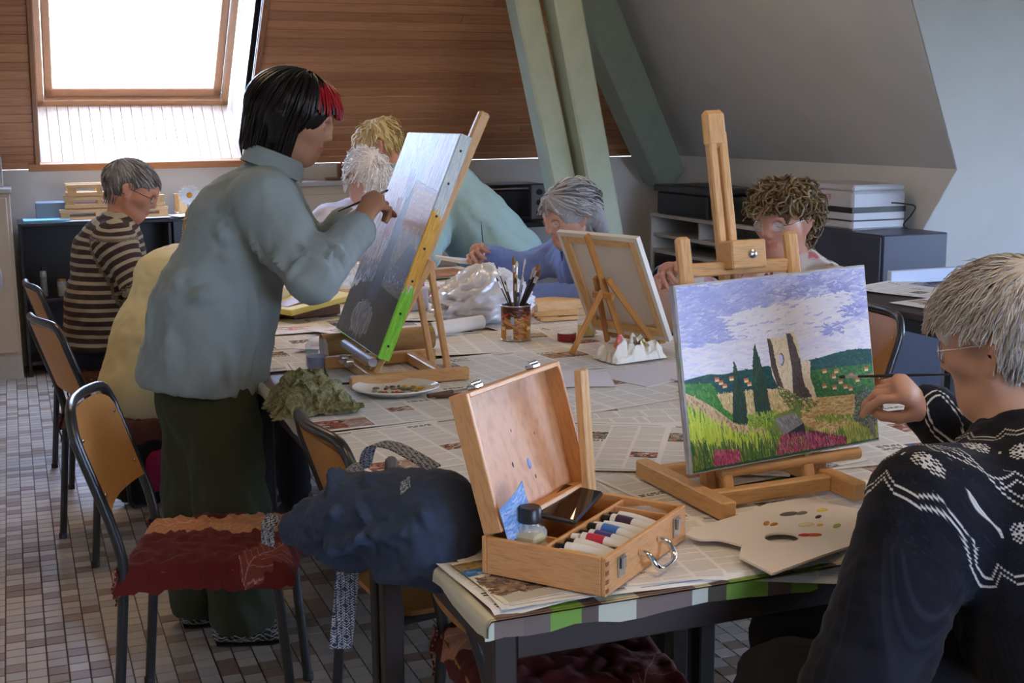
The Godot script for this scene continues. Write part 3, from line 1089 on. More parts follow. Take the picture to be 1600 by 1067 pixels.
	# low white counter with a candle on a tray
	var w := thing("counter", "low white counter under the wooden slope behind the standing woman", "counter", Vector3(2.16, 0, -7.84))
	g = G.new()
	g.box(Vector3(0, 0.535, -0.17), Vector3(1.2, 1.07, 0.33), 0.004)
	put(g, "body", M.cream_laminate, w)
	g = G.new()
	g.box(Vector3(0, 1.085, -0.16), Vector3(1.24, 0.03, 0.36), 0.004)
	put(g, "worktop", M.grey_laminate, w)
	for k in 2:
		g = G.new()
		g.box(Vector3(-0.3 + 0.6 * k, 0.53, 0.007), Vector3(0.58, 0.98, 0.016), 0.003)
		put(g, "door", M.cream_laminate, w)
	g = G.new()
	g.lathe([Vector2(0, 0), Vector2(0.1, 0), Vector2(0.105, 0.012), Vector2(0.1, 0.016), Vector2(0, 0.014)], 24)
	solo(g, "wooden_tray", wood(rgb(120, 84, 52), 0.5), "round wooden tray on the low white counter", "tray", Vector3(1.95, 1.101, -7.93))
	var cd := thing("candle_holder", "brown wooden cup with a stub of orange candle on the tray", "candle holder", Vector3(1.955, 1.117, -7.93))
	g = G.new()
	g.lathe([Vector2(0, 0), Vector2(0.03, 0), Vector2(0.033, 0.085), Vector2(0.026, 0.085), Vector2(0.024, 0.05), Vector2(0, 0.05)], 18)
	put(g, "cup", wood(rgb(122, 82, 44), 0.5), cd)
	g = G.new()
	g.lathe([Vector2(0.007, 0.05), Vector2(0.007, 0.095), Vector2(0.0, 0.11)], 8)
	put(g, "candle", mat(rgb(196, 120, 60), 0.5), cd)

func pallet(label: String, p: Vector3, w: float, d: float, h := 0.08) -> void:
	var t := thing("wooden_crate", label, "crate", p, 0.02 * sin(p.x * 40.0 + p.y * 9.0))
	for z in [-0.5, 0.5]:
		bar(Vector3(-w / 2, h - 0.012, z * (d - 0.02)), Vector3(w / 2, h - 0.012, z * (d - 0.02)), 0.022, 0.018, "slat", M.pine, t, 0.002)
		bar(Vector3(-w / 2, 0.012, z * (d - 0.02)), Vector3(w / 2, 0.012, z * (d - 0.02)), 0.022, 0.018, "slat", M.pine, t, 0.002)
		for k in 4:
			var x := lerpf(-w / 2 + 0.03, w / 2 - 0.03, k / 3.0)
			bar(Vector3(x, 0.023, z * (d - 0.022)), Vector3(x, h - 0.023, z * (d - 0.022)), 0.05 if k % 3 == 0 else 0.03, 0.016, "block", M.pine, t, 0.001, Vector3.RIGHT)
	for k in 3:
		var z := lerpf(-d / 2 + 0.05, d / 2 - 0.05, k / 2.0)
		bar(Vector3(-w / 2, 0.01, z), Vector3(w / 2, 0.01, z), 0.014, 0.05, "slat", M.pine, t, 0.002)

func printer_corner() -> void:
	# toaster oven on a low bench
	var b := thing("low_bench", "plain dark bench carrying the toaster oven", "bench", Vector3(3.28, 0, -7.82))
	var g := G.new()
	g.box(Vector3(0, 0.79, 0), Vector3(1.0, 0.03, 0.42), 0.004)
	put(g, "bench_top", M.dark_laminate, b)
	for s in [-1.0, 1.0]:
		g = G.new()
		g.box(Vector3(s * 0.47, 0.387, 0), Vector3(0.03, 0.775, 0.4), 0.003)
		put(g, "side_panel", M.dark_laminate, b)
	var o := thing("toaster_oven", "steel and black toaster oven with three round knobs", "oven", Vector3(3.02, 0.806, -7.64), 0.0)
	g = G.new()
	g.box(Vector3(0, 0.13, -0.16), Vector3(0.46, 0.235, 0.30), 0.012)
	put(g, "body", M.plastic_black, o)
	g = G.new()
	g.box(Vector3(-0.055, 0.125, -0.005), Vector3(0.33, 0.17, 0.012), 0.006)
	var dr := put(g, "door", mat(rgb(22, 22, 24), 0.08), o)
	g = G.new()
	g.tube([Vector3(-0.2, 0.222, 0.018), Vector3(0.09, 0.222, 0.018)], 0.007, 8)
	put(g, "handle", M.steel, dr)
	g = G.new()
	g.box(Vector3(0.175, 0.13, -0.005), Vector3(0.105, 0.225, 0.014), 0.004)
	var pn := put(g, "control_panel", mat(rgb(128, 128, 126), 0.35, 0.7), o)
	for k in 3:
		g = G.new()
		g.lathe([Vector2(0.021, 0), Vector2(0.019, 0.018), Vector2(0, 0.018)], 16)
		put(g, "knob", M.plastic_black, pn, Vector3(0.175, 0.195 - 0.068 * k, 0.003), Basis(Vector3.RIGHT, PI / 2))
	# grey shelf rack with the black printer
	var r := thing("paper_rack", "grey open shelf rack holding the black printer", "rack", Vector3(4.02, 0, -6.93), -PI / 2)
	shelf_box(r, 1.46, 0.835, 0.38, 0.022, M.grey_laminate, [0.12, 0.36, 0.58, 0.69])
	for k in 2:
		g = G.new()
		g.box(Vector3(-0.35 + 0.7 * k, 0.47, -0.16), Vector3(0.66, 0.185, 0.30), 0.006)
		var dw := put(g, "drawer", M.dark_laminate, r)
		g = G.new()
		g.box(Vector3(-0.35 + 0.7 * k, 0.49, -0.006), Vector3(0.12, 0.018, 0.01), 0.003)
		put(g, "handle", M.plastic_grey, dw)
	g = G.new()
	g.box(Vector3(-0.1, 0.755, -0.19), Vector3(0.016, 0.105, 0.34), 0.002)
	put(g, "divider", M.grey_laminate, r)
	for k in 3:
		g = G.new()
		g.sheet(6, 4, func(a, c): return Vector3((a - 0.5) * 0.34, 0.003 + 0.006 * k, (0.5 - c) * 0.24), 0.002)
		solo(g, "paper_sheet", M.paper, "%s sheet of the white paper pile in the printer rack" % ["lowest", "middle", "uppermost"][k], "paper", Vector3(4.18, 0.703 + 0.001 * k, -6.65 + 0.05 * k), Basis(Vector3.UP, -PI / 2 + 0.06 * k), "papers in the printer rack")
	var p := thing("printer", "low black multifunction printer on the grey rack", "printer", Vector3(4.02, 0.836, -6.93), -PI / 2)
	g = G.new()
	g.box(Vector3(0.34, 0.07, -0.19), Vector3(0.66, 0.14, 0.34), 0.03)
	put(g, "body", M.plastic_black, p)
	g = G.new()
	g.box(Vector3(-0.32, 0.075, -0.18), Vector3(0.66, 0.15, 0.34), 0.012)
	put(g, "scanner_housing", mat(rgb(44, 46, 48), 0.4), p)
	g = G.new()
	g.box(Vector3(-0.32, 0.173, -0.18), Vector3(0.72, 0.045, 0.37), 0.01)
	put(g, "scanner_lid", mat(rgb(58, 60, 62), 0.35), p)
	g = G.new()
	g.sheet(10, 6, func(a, c): return Vector3((a - 0.5) * 0.42, 0.006 + 0.012 * sin(a * 4.0) * c, (0.5 - c) * 0.26), 0.004)
	solo(g, "magazine", mat(rgb(52, 50, 54), 0.4), "dark magazine lying on the printer lid", "magazine", Vector3(4.19, 1.033, -7.2), Basis(Vector3.UP, -PI / 2))
	# slate blue cabinet with the white printer
	var cb := thing("metal_cabinet", "slate blue metal cabinet below the white printer", "cabinet", Vector3(4.04, 0, -5.66), -PI / 2)
	g = G.new()
	g.box(Vector3(0, 0.44, -0.2), Vector3(0.94, 0.88, 0.40), 0.006)
	put(g, "body", M.slate, cb)
	g = G.new()
	g.box(Vector3(0, 0.45, 0.008), Vector3(0.92, 0.84, 0.014), 0.004)
	put(g, "door", M.slate, cb)
	var wp := thing("printer", "tall white box printer with dark bands on the slate cabinet", "printer", Vector3(4.05, 0.881, -5.71), -PI / 2)
	g = G.new()
	g.box(Vector3(0, 0.1, -0.18), Vector3(0.46, 0.2, 0.34), 0.012)
	put(g, "body", M.plastic_grey, wp)
	g = G.new()
	g.box(Vector3(0, 0.218, -0.18), Vector3(0.45, 0.034, 0.33), 0.01)
	put(g, "lid", M.plastic_grey, wp)
	for k in 2:
		g = G.new()
		g.box(Vector3(0, 0.105 - 0.055 * k, -0.178), Vector3(0.464, 0.03 - 0.022 * k, 0.344), 0.002)
		put(g, "dark_band", M.plastic_black, wp)
	var tm := TextMesh.new()
	tm.text = "CB"
	tm.font_size = 32
	tm.pixel_size = 0.0012
	tm.depth = 0.001
	put(tm, "lettering", mat(rgb(200, 110, 110), 0.5), wp, Vector3(0.02, 0.17, -0.008))
	g = G.new()
	g.tube(curve([Vector3(4.30, 1.02, -5.47), Vector3(4.31, 1.02, -5.40), Vector3(4.33, 1.01, -5.32), Vector3(4.34, 0.96, -5.36), Vector3(4.36, 0.90, -5.44), Vector3(4.46, 0.86, -5.45)], 6), 0.004, 6)
	solo(g, "power_cable", M.black, "thin black cable looping behind the white printer", "cable")

func backpack() -> void:
	var t := thing("backpack", "black and raspberry backpack on the floor under the cream person's chair", "backpack", Vector3(0.42, 0.0, -4.98), 0.5)
	var nz := FastNoiseLite.new()
	nz.frequency = 6.0
	for k in 2:
		var g := G.new()
		g.ball(Vector3.ZERO, Vector3.ONE, 28, 20)
		for i in g.v.size():
			var d := g.v[i]
			var box := minf(1.0 / pow(pow(absf(d.x), 4.0) + pow(absf(d.y), 4.0) + pow(absf(d.z), 4.0), 0.25), 1.4)
			g.v[i] = d * Vector3(0.14, 0.15, 0.09) * box * (1.0 + 0.12 * nz.get_noise_3dv(d)) * (1.0 if k == 0 else 0.55) + Vector3(0, 0.16 if k == 0 else 0.15, 0.0 if k == 0 else 0.065)
			g.v[i].y = maxf(g.v[i].y, 0.006)
		renormal(g)
		put(g, "body" if k == 0 else "front_pocket", cloth(rgb(28, 27, 30)) if k == 0 else cloth(rgb(150, 34, 66)), t)
	var s := G.new()
	s.tube(curve([Vector3(-0.08, 0.28, 0.04), Vector3(-0.16, 0.2, 0.1), Vector3(-0.17, 0.06, 0.12), Vector3(-0.1, 0.03, 0.09)], 6), 0.008, 6)
	put(s, "strap", M.black, t)

# ---------------------------------------------------------------- painted surfaces
func poly_fill(im: Image, pts: Array, col: Color) -> void: # points in 0..1
	var W := im.get_width()
	var H := im.get_height()
	var y0 := H
	var y1 := 0
	for p in pts:
		y0 = mini(y0, int(p[1] * H))
		y1 = maxi(y1, int(p[1] * H))
	for y in range(maxi(y0, 0), mini(y1 + 1, H)):
		var xs := []
		var yy := (y + 0.5) / H
		for i in pts.size():
			var a = pts[i]
			var b = pts[(i + 1) % pts.size()]
			if (a[1] > yy) != (b[1] > yy):
				xs.append(a[0] + (yy - a[1]) / (b[1] - a[1]) * (b[0] - a[0]))
		xs.sort()
		for i in range(0, xs.size() - 1, 2):
			var xa := clampi(int(xs[i] * W), 0, W)
			var xb := clampi(int(xs[i + 1] * W), 0, W)
			if xb > xa:
				im.fill_rect(Rect2i(xa, y, xb - xa, 1), col)

func strokes(im: Image, pts: Array, n: int, cols: Array, length: float, ang: float, spread: float, width: int, rng: RandomNumberGenerator) -> void:
	var W := im.get_width()
	var H := im.get_height()
	var pv := PackedVector2Array()
	var lo := Vector2(9, 9)
	var hi := Vector2(-9, -9)
	for p in pts:
		var q := Vector2(p[0], p[1])
		pv.append(q)
		lo = lo.min(q)
		hi = hi.max(q)
	for k in n:
		var p := Vector2(rng.randf_range(lo.x, hi.x), rng.randf_range(lo.y, hi.y))
		if not Geometry2D.is_point_in_polygon(p, pv):
			continue
		var c: Color = cols[rng.randi() % cols.size()]
		c = c.lerp(cols[rng.randi() % cols.size()], rng.randf() * 0.6)
		var a := ang + rng.randf_range(-spread, spread)
		var d := Vector2(cos(a), sin(a))
		var L := length * rng.randf_range(0.5, 1.2) * W
		var s := 0.0
		while s < L:
			var q := Vector2(p.x * W, p.y * H) + d * (s - L * 0.5)
			var w := width if s > L * 0.15 and s < L * 0.85 else maxi(1, width - 1)
			im.fill_rect(Rect2i(int(q.x), int(q.y), w, w), c)
			s += maxf(1.0, width * 0.6)

const FULL := [[0.0, 0.0], [1.0, 0.0], [1.0, 1.0], [0.0, 1.0]]

func landscape_image() -> Image:
	var im := Image.create(640, 500, false, Image.FORMAT_RGB8)
	var g := RandomNumberGenerator.new()
	g.seed = 5
	im.fill(rgb(214, 214, 232))
	var top := [[0, 0], [1, 0], [1, 0.3], [0, 0.35]]
	strokes(im, FULL, 2600, [rgb(206, 208, 234), rgb(222, 222, 236), rgb(190, 194, 230)], 0.07, 0.05, 0.35, 6, g)
	strokes(im, top, 1400, [rgb(172, 178, 226), rgb(190, 194, 232), rgb(160, 168, 220), rgb(214, 214, 236)], 0.06, -0.1, 0.4, 5, g)
	strokes(im, [[0.0, 0.0], [0.5, 0.0], [0.45, 0.3], [0.05, 0.36]], 420, [rgb(160, 168, 222), rgb(178, 184, 228)], 0.05, -0.1, 0.4, 5, g)
	strokes(im, [[0.2, 0.18], [0.9, 0.12], [0.9, 0.28], [0.3, 0.36]], 600, [rgb(228, 226, 238), rgb(236, 234, 240)], 0.07, -0.12, 0.3, 5, g)
	strokes(im, [[0, 0.33], [1, 0.3], [1, 0.5], [0, 0.52]], 1200, [rgb(226, 224, 236), rgb(234, 228, 232), rgb(214, 212, 232)], 0.06, 0.0, 0.3, 5, g)
	for q in [[0.70, 0.04], [0.86, 0.10], [0.9, 0.24], [0.62, 0.09], [0.8, 0.33]]:
		strokes(im, [[q[0] - 0.06, q[1] - 0.03], [q[0] + 0.06, q[1] - 0.03], [q[0] + 0.06, q[1] + 0.03], [q[0] - 0.06, q[1] + 0.03]], 30, [rgb(146, 152, 212), rgb(166, 170, 222)], 0.04, 0.1, 0.5, 4, g)
	# land base
	poly_fill(im, [[0, 0.5], [1, 0.48], [1, 1], [0, 1]], rgb(120, 140, 60))
	# far hills
	var hl := [[0, 0.50], [0.06, 0.492], [0.128, 0.485], [0.2, 0.50], [0.268, 0.49], [0.35, 0.492], [0.433, 0.485], [0.48, 0.54], [0.47, 0.62], [0.156, 0.60], [0, 0.55]]
	poly_fill(im, hl, rgb(22, 74, 70))
	strokes(im, hl, 500, [rgb(20, 70, 66), rgb(30, 88, 78), rgb(16, 60, 58)], 0.02, 0, 0.6, 4, g)
	var hr := [[0.64, 0.49], [0.72, 0.482], [0.8, 0.468], [0.9, 0.463], [1, 0.475], [1, 0.565], [0.65, 0.55]]
	poly_fill(im, hr, rgb(24, 78, 72))
	strokes(im, hr, 500, [rgb(22, 72, 68), rgb(34, 94, 82), rgb(18, 62, 60)], 0.02, 0, 0.6, 4, g)
	var vr := [[0.65, 0.545], [1, 0.56], [1, 0.735], [0.66, 0.70]]
	poly_fill(im, vr, rgb(52, 110, 44))
	strokes(im, vr, 1100, [rgb(40, 100, 46), rgb(70, 130, 48), rgb(96, 144, 50), rgb(30, 84, 50)], 0.014, 0.4, 1.2, 4, g)
	# bushes, fields, walls
	var bl := [[0, 0.52], [0.13, 0.535], [0.175, 0.62], [0.23, 0.76], [0.15, 0.72], [0, 0.60]]
	poly_fill(im, bl, rgb(56, 124, 42))
	strokes(im, bl, 600, [rgb(40, 110, 40), rgb(90, 154, 44), rgb(60, 130, 50)], 0.02, 1.2, 0.8, 4, g)
	var om := [[0.154, 0.60], [0.416, 0.61], [0.552, 0.655], [0.545, 0.74], [0.422, 0.765], [0.294, 0.80], [0.187, 0.68]]
	poly_fill(im, om, rgb(206, 178, 120))
	strokes(im, om, 900, [rgb(220, 194, 140), rgb(190, 156, 98), rgb(232, 212, 164), rgb(160, 150, 70)], 0.02, 1.3, 0.8, 3, g)
	var orr := [[0.60, 0.70], [0.9, 0.72], [0.9, 0.88], [1, 0.93], [0.83, 1.0], [0.58, 0.83]]
	poly_fill(im, orr, rgb(204, 170, 104))
	strokes(im, orr, 1400, [rgb(222, 196, 136), rgb(190, 150, 84), rgb(170, 134, 76), rgb(226, 206, 150)], 0.025, -0.1, 0.3, 4, g)
	strokes(im, [[0.65, 0.80], [0.9, 0.84], [0.92, 0.90], [0.66, 0.83]], 260, [rgb(120, 160, 40), rgb(150, 180, 50), rgb(84, 130, 40)], 0.02, 1.4, 0.4, 3, g)
	var wl := [[0.0, 0.565], [0.09, 0.63], [0.146, 0.68], [0.235, 0.775], [0.392, 0.825], [0.384, 0.87], [0.209, 0.82], [0.092, 0.735], [0, 0.64]]
	poly_fill(im, wl, rgb(212, 180, 134))
	strokes(im, wl, 700, [rgb(226, 200, 156), rgb(184, 148, 104), rgb(150, 116, 80)], 0.016, 1.4, 0.6, 3, g)
	# grass in front
	var gr := [[0, 0.63], [0.1, 0.74], [0.209, 0.825], [0.389, 0.865], [0.44, 0.89], [0.60, 0.93], [1, 0.90], [1, 1.0], [0, 1.0]]
	poly_fill(im, gr, rgb(110, 150, 40))
	strokes(im, gr, 3200, [rgb(140, 186, 40), rgb(184, 206, 60), rgb(70, 124, 34), rgb(206, 214, 90), rgb(50, 104, 36)], 0.06, 1.5, 0.25, 3, g)
	strokes(im, [[0, 0.64], [0.12, 0.74], [0.25, 0.84], [0.4, 0.87], [0.4, 0.93], [0.0, 0.86]], 700, [rgb(214, 222, 80), rgb(178, 206, 44)], 0.06, 1.5, 0.2, 3, g)
	strokes(im, [[0, 0.86], [0.6, 0.93], [0.6, 1], [0, 1]], 600, [rgb(64, 104, 36), rgb(90, 130, 40), rgb(150, 146, 70), rgb(46, 84, 40)], 0.07, 1.45, 0.2, 3, g)
	strokes(im, [[0.82, 0.88], [1, 0.86], [1, 1], [0.82, 1]], 500, [rgb(150, 166, 50), rgb(196, 186, 90), rgb(100, 130, 40)], 0.04, 1.5, 0.3, 3, g)
	# ruin
	var tw := [[0.44, 0.342], [0.47, 0.335], [0.50, 0.345], [0.54, 0.329], [0.583, 0.318], [0.60, 0.40], [0.606, 0.485], [0.658, 0.495], [0.648, 0.585], [0.678, 0.715], [0.55, 0.70], [0.48, 0.63], [0.448, 0.54]]
	poly_fill(im, tw, rgb(228, 210, 178))
	strokes(im, tw, 800, [rgb(238, 224, 196), rgb(216, 194, 156), rgb(232, 216, 186), rgb(206, 184, 150)], 0.012, 1.2, 0.8, 3, g)
	for d in [[[0.438, 0.338], [0.456, 0.345], [0.478, 0.53], [0.50, 0.625], [0.47, 0.60], [0.448, 0.50]], [[0.540, 0.322], [0.566, 0.328], [0.604, 0.49], [0.612, 0.62], [0.648, 0.695], [0.548, 0.69], [0.556, 0.52]]]:
		poly_fill(im, d, rgb(82, 66, 58))
		strokes(im, d, 500, [rgb(70, 56, 52), rgb(104, 84, 70), rgb(58, 48, 48)], 0.012, 1.3, 0.6, 3, g)
	poly_fill(im, [[0.493, 0.435], [0.505, 0.424], [0.516, 0.44], [0.519, 0.47], [0.507, 0.499], [0.496, 0.489]], rgb(96, 80, 110))
	poly_fill(im, [[0.491, 0.438], [0.502, 0.43], [0.511, 0.445], [0.513, 0.47], [0.503, 0.492], [0.495, 0.484]], rgb(200, 204, 232))
	var bush := [[0.46, 0.60], [0.55, 0.66], [0.62, 0.69], [0.68, 0.73], [0.62, 0.77], [0.53, 0.75], [0.48, 0.66]]
	strokes(im, bush, 400, [rgb(90, 130, 40), rgb(140, 160, 50), rgb(110, 80, 50), rgb(70, 110, 40)], 0.02, 0.8, 1.0, 3, g)
	# cypresses
	for cy in [[[0.256, 0.43], [0.275, 0.52], [0.294, 0.63], [0.300, 0.785], [0.224, 0.765], [0.236, 0.62], [0.25, 0.5]], [[0.368, 0.36], [0.388, 0.44], [0.406, 0.52], [0.424, 0.75], [0.40, 0.785], [0.348, 0.785], [0.340, 0.66], [0.352, 0.46]]]:
		poly_fill(im, cy, rgb(34, 62, 44))
		strokes(im, cy, 700, [rgb(26, 52, 40), rgb(50, 84, 54), rgb(40, 70, 44)], 0.02, 1.4, 0.5, 3, g)
	strokes(im, [[0.30, 0.74], [0.45, 0.74], [0.43, 0.82], [0.3, 0.82]], 220, [rgb(130, 170, 44), rgb(180, 200, 60), rgb(90, 140, 40)], 0.02, 1.3, 0.6, 3, g)
	# shed
	poly_fill(im, [[0.439, 0.785], [0.548, 0.765], [0.593, 0.832], [0.479, 0.884]], rgb(140, 138, 140))
	for k in 8:
		var x := 0.45 + k * 0.0135
		strokes(im, [[x, 0.79 - k * 0.002], [x + 0.008, 0.79 - k * 0.002], [x + 0.048, 0.86 - k * 0.004], [x + 0.04, 0.86 - k * 0.004]], 40, [rgb(176, 174, 176), rgb(104, 104, 110)], 0.02, 1.0, 0.1, 2, g)
	poly_fill(im, [[0.479, 0.884], [0.593, 0.832], [0.60, 0.90], [0.49, 0.91]], rgb(54, 50, 56))
	poly_fill(im, [[0.615, 0.877], [0.821, 0.955], [0.815, 1.0], [0.61, 0.99]], rgb(84, 40, 58))
	# flowers
	for fl in [[[0.117, 0.905], [0.244, 0.925], [0.24, 0.99], [0.108, 0.985]], [[0.446, 0.88], [0.639, 0.89], [0.82, 0.95], [0.81, 1.0], [0.435, 0.985]]]:
		strokes(im, fl, 900, [rgb(160, 40, 100), rgb(196, 76, 130), rgb(220, 130, 160), rgb(120, 30, 80), rgb(200, 90, 60)], 0.022, 1.5, 0.5, 2, g)
	strokes(im, [[0.0, 0.985], [1, 0.99], [1, 1], [0, 1]], 300, [rgb(40, 90, 60), rgb(30, 80, 60)], 0.03, 0, 0.2, 3, g)
	# houses in the valley
	for h in [[0.164, 0.522], [0.182, 0.543], [0.199, 0.563], [0.236, 0.529], [0.312, 0.55], [0.325, 0.572], [0.731, 0.564], [0.794, 0.574], [0.877, 0.61], [0.779, 0.603], [0.813, 0.638], [0.722, 0.649], [0.778, 0.665], [0.839, 0.671], [0.908, 0.642], [0.964, 0.588], [0.984, 0.63], [0.867, 0.687]]:
		im.fill_rect(Rect2i(int(h[0] * 640) - 7, int(h[1] * 500) - 4, 14, 9), rgb(226, 206, 150))
		im.fill_rect(Rect2i(int(h[0] * 640) - 8, int(h[1] * 500) - 7, 15, 6), rgb(196, 106, 60))
	# olive tree
	strokes(im, [[0.885, 0.72], [0.96, 0.69], [1, 0.74], [1, 0.90], [0.95, 0.93], [0.87, 0.86]], 900, [rgb(74, 86, 76), rgb(104, 116, 104), rgb(58, 66, 62), rgb(134, 144, 130)], 0.012, 0.5, 1.5, 3, g)
	strokes(im, [[0.94, 0.88], [0.97, 0.88], [0.985, 0.97], [0.965, 0.98]], 80, [rgb(100, 92, 90), rgb(140, 132, 130)], 0.03, 1.3, 0.2, 3, g)
	return im

func boat_image() -> Image:
	var im := Image.create(420, 512, false, Image.FORMAT_RGB8)
	var g := RandomNumberGenerator.new()
	g.seed = 9
	im.fill(rgb(182, 206, 220))
	strokes(im, [[0, 0], [1, 0], [1, 0.3], [0, 0.26]], 1500, [rgb(160, 192, 212), rgb(190, 212, 222), rgb(142, 180, 206), rgb(206, 222, 228)], 0.06, 1.35, 0.4, 6, g)
	strokes(im, [[0.66, 0.0], [1, 0], [1, 0.27], [0.66, 0.26]], 260, [rgb(206, 210, 226), rgb(226, 228, 238), rgb(150, 156, 180), rgb(180, 180, 204)], 0.22, 1.62, 0.04, 4, g)
	poly_fill(im, [[0, 0.235], [0.5, 0.235], [0.46, 0.45], [0, 0.55]], rgb(190, 180, 200))
	strokes(im, [[0, 0.22], [0.5, 0.22], [0.46, 0.4], [0, 0.42]], 700, [rgb(206, 196, 214), rgb(182, 172, 198), rgb(222, 206, 216), rgb(160, 160, 190)], 0.04, 1.4, 0.7, 4, g)
	strokes(im, [[0.05, 0.36], [0.45, 0.36], [0.42, 0.66], [0, 0.66]], 700, [rgb(150, 140, 150), rgb(120, 112, 124), rgb(180, 170, 178), rgb(196, 190, 196)], 0.07, 1.5, 0.4, 5, g)
	strokes(im, [[0.3, 0.33], [0.42, 0.33], [0.40, 0.5], [0.27, 0.5]], 160, [rgb(150, 70, 56), rgb(176, 96, 76), rgb(120, 60, 56)], 0.06, 1.5, 0.15, 5, g)
	# brick quay
	poly_fill(im, [[0.53, 0.225], [1, 0.265], [1, 0.60], [0.52, 0.60]], rgb(178, 142, 104))
	for r in 12:
		var y := 0.26 + r * 0.026
		for c in 6:
			var x := 0.53 + c * 0.085 + (r % 2) * 0.04
			im.fill_rect(Rect2i(int(x * 420), int((y + (x - 0.53) * 0.05) * 512), 29, 10), rgb(206, 160, 112).lerp(rgb(176, 126, 88), g.randf()))
			if g.randf() < 0.3:
				im.fill_rect(Rect2i(int(x * 420) + 4, int((y + (x - 0.53) * 0.05) * 512) + 2, 9, 4), rgb(216, 196, 166))
	strokes(im, [[0.53, 0.222], [1, 0.262], [1, 0.28], [0.53, 0.245]], 160, [rgb(160, 128, 136), rgb(180, 150, 156)], 0.05, 0.1, 0.1, 4, g)
	strokes(im, [[0.55, 0.46], [1, 0.46], [1, 0.65], [0.55, 0.65]], 500, [rgb(140, 130, 114), rgb(108, 108, 106), rgb(84, 92, 100), rgb(150, 138, 116)], 0.05, 1.4, 0.5, 5, g)
	poly_fill(im, [[0.72, 0.60], [0.86, 0.50], [1, 0.53], [1, 0.64], [0.7, 0.65]], rgb(78, 88, 98))
	# deck band, arch, tunnel
	strokes(im, [[0, 0.63], [1, 0.62], [1, 0.70], [0, 0.74]], 900, [rgb(110, 112, 142), rgb(134, 134, 160), rgb(92, 94, 116), rgb(84, 86, 104)], 0.03, 1.5, 0.5, 4, g)
	poly_fill(im, [[0, 0.80], [0.2, 0.745], [0.45, 0.715], [0.75, 0.705], [1, 0.72], [1, 1], [0, 1]], rgb(58, 60, 54))
	strokes(im, [[0, 0.80], [0.2, 0.745], [0.45, 0.715], [1, 0.72], [1, 1], [0, 1]], 900, [rgb(64, 66, 58), rgb(48, 54, 48), rgb(74, 72, 62), rgb(56, 62, 52)], 0.07, 1.2, 0.6, 7, g)
	strokes(im, [[0.55, 0.695], [1, 0.695], [1, 0.74], [0.55, 0.715]], 200, [rgb(140, 138, 134), rgb(120, 118, 116)], 0.06, 0.1, 0.1, 4, g)
	# pale round reflection
	var ring := []
	for k in 20:
		ring.append([0.44 + 0.21 * cos(TAU * k / 20), 0.895 + 0.075 * sin(TAU * k / 20)])
	poly_fill(im, ring, rgb(150, 150, 148))
	strokes(im, ring, 160, [rgb(160, 160, 158), rgb(176, 174, 170), rgb(124, 124, 124), rgb(106, 106, 108)], 0.05, 1.2, 0.6, 7, g)
	# mast
	poly_fill(im, [[0.46, 0.27], [0.56, 0.28], [0.60, 0.72], [0.54, 0.79], [0.42, 0.79], [0.39, 0.76], [0.45, 0.46]], rgb(82, 84, 98))
	strokes(im, [[0.46, 0.29], [0.55, 0.29], [0.57, 0.76], [0.42, 0.77]], 260, [rgb(74, 76, 90), rgb(98, 100, 116), rgb(86, 88, 100)], 0.1, 1.57, 0.06, 5, g)
	strokes(im, [[0.34, 0.20], [0.46, 0.20], [0.5, 0.30], [0.42, 0.30]], 60, [rgb(120, 130, 176), rgb(150, 158, 200)], 0.08, 1.75, 0.1, 5, g)
	return im

func painted(im: Image) -> StandardMaterial3D:
	var m := mat(Color.WHITE, 0.42)
	m.albedo_texture = tex_of(im)
	var b: Image = im.duplicate()
	b.convert(Image.FORMAT_L8)
	b.convert(Image.FORMAT_RGBA8)
	b.bump_map_to_normal_map(2.5)
	m.normal_enabled = true
	m.normal_texture = tex_of(b)
	m.normal_scale = 0.5
	return m

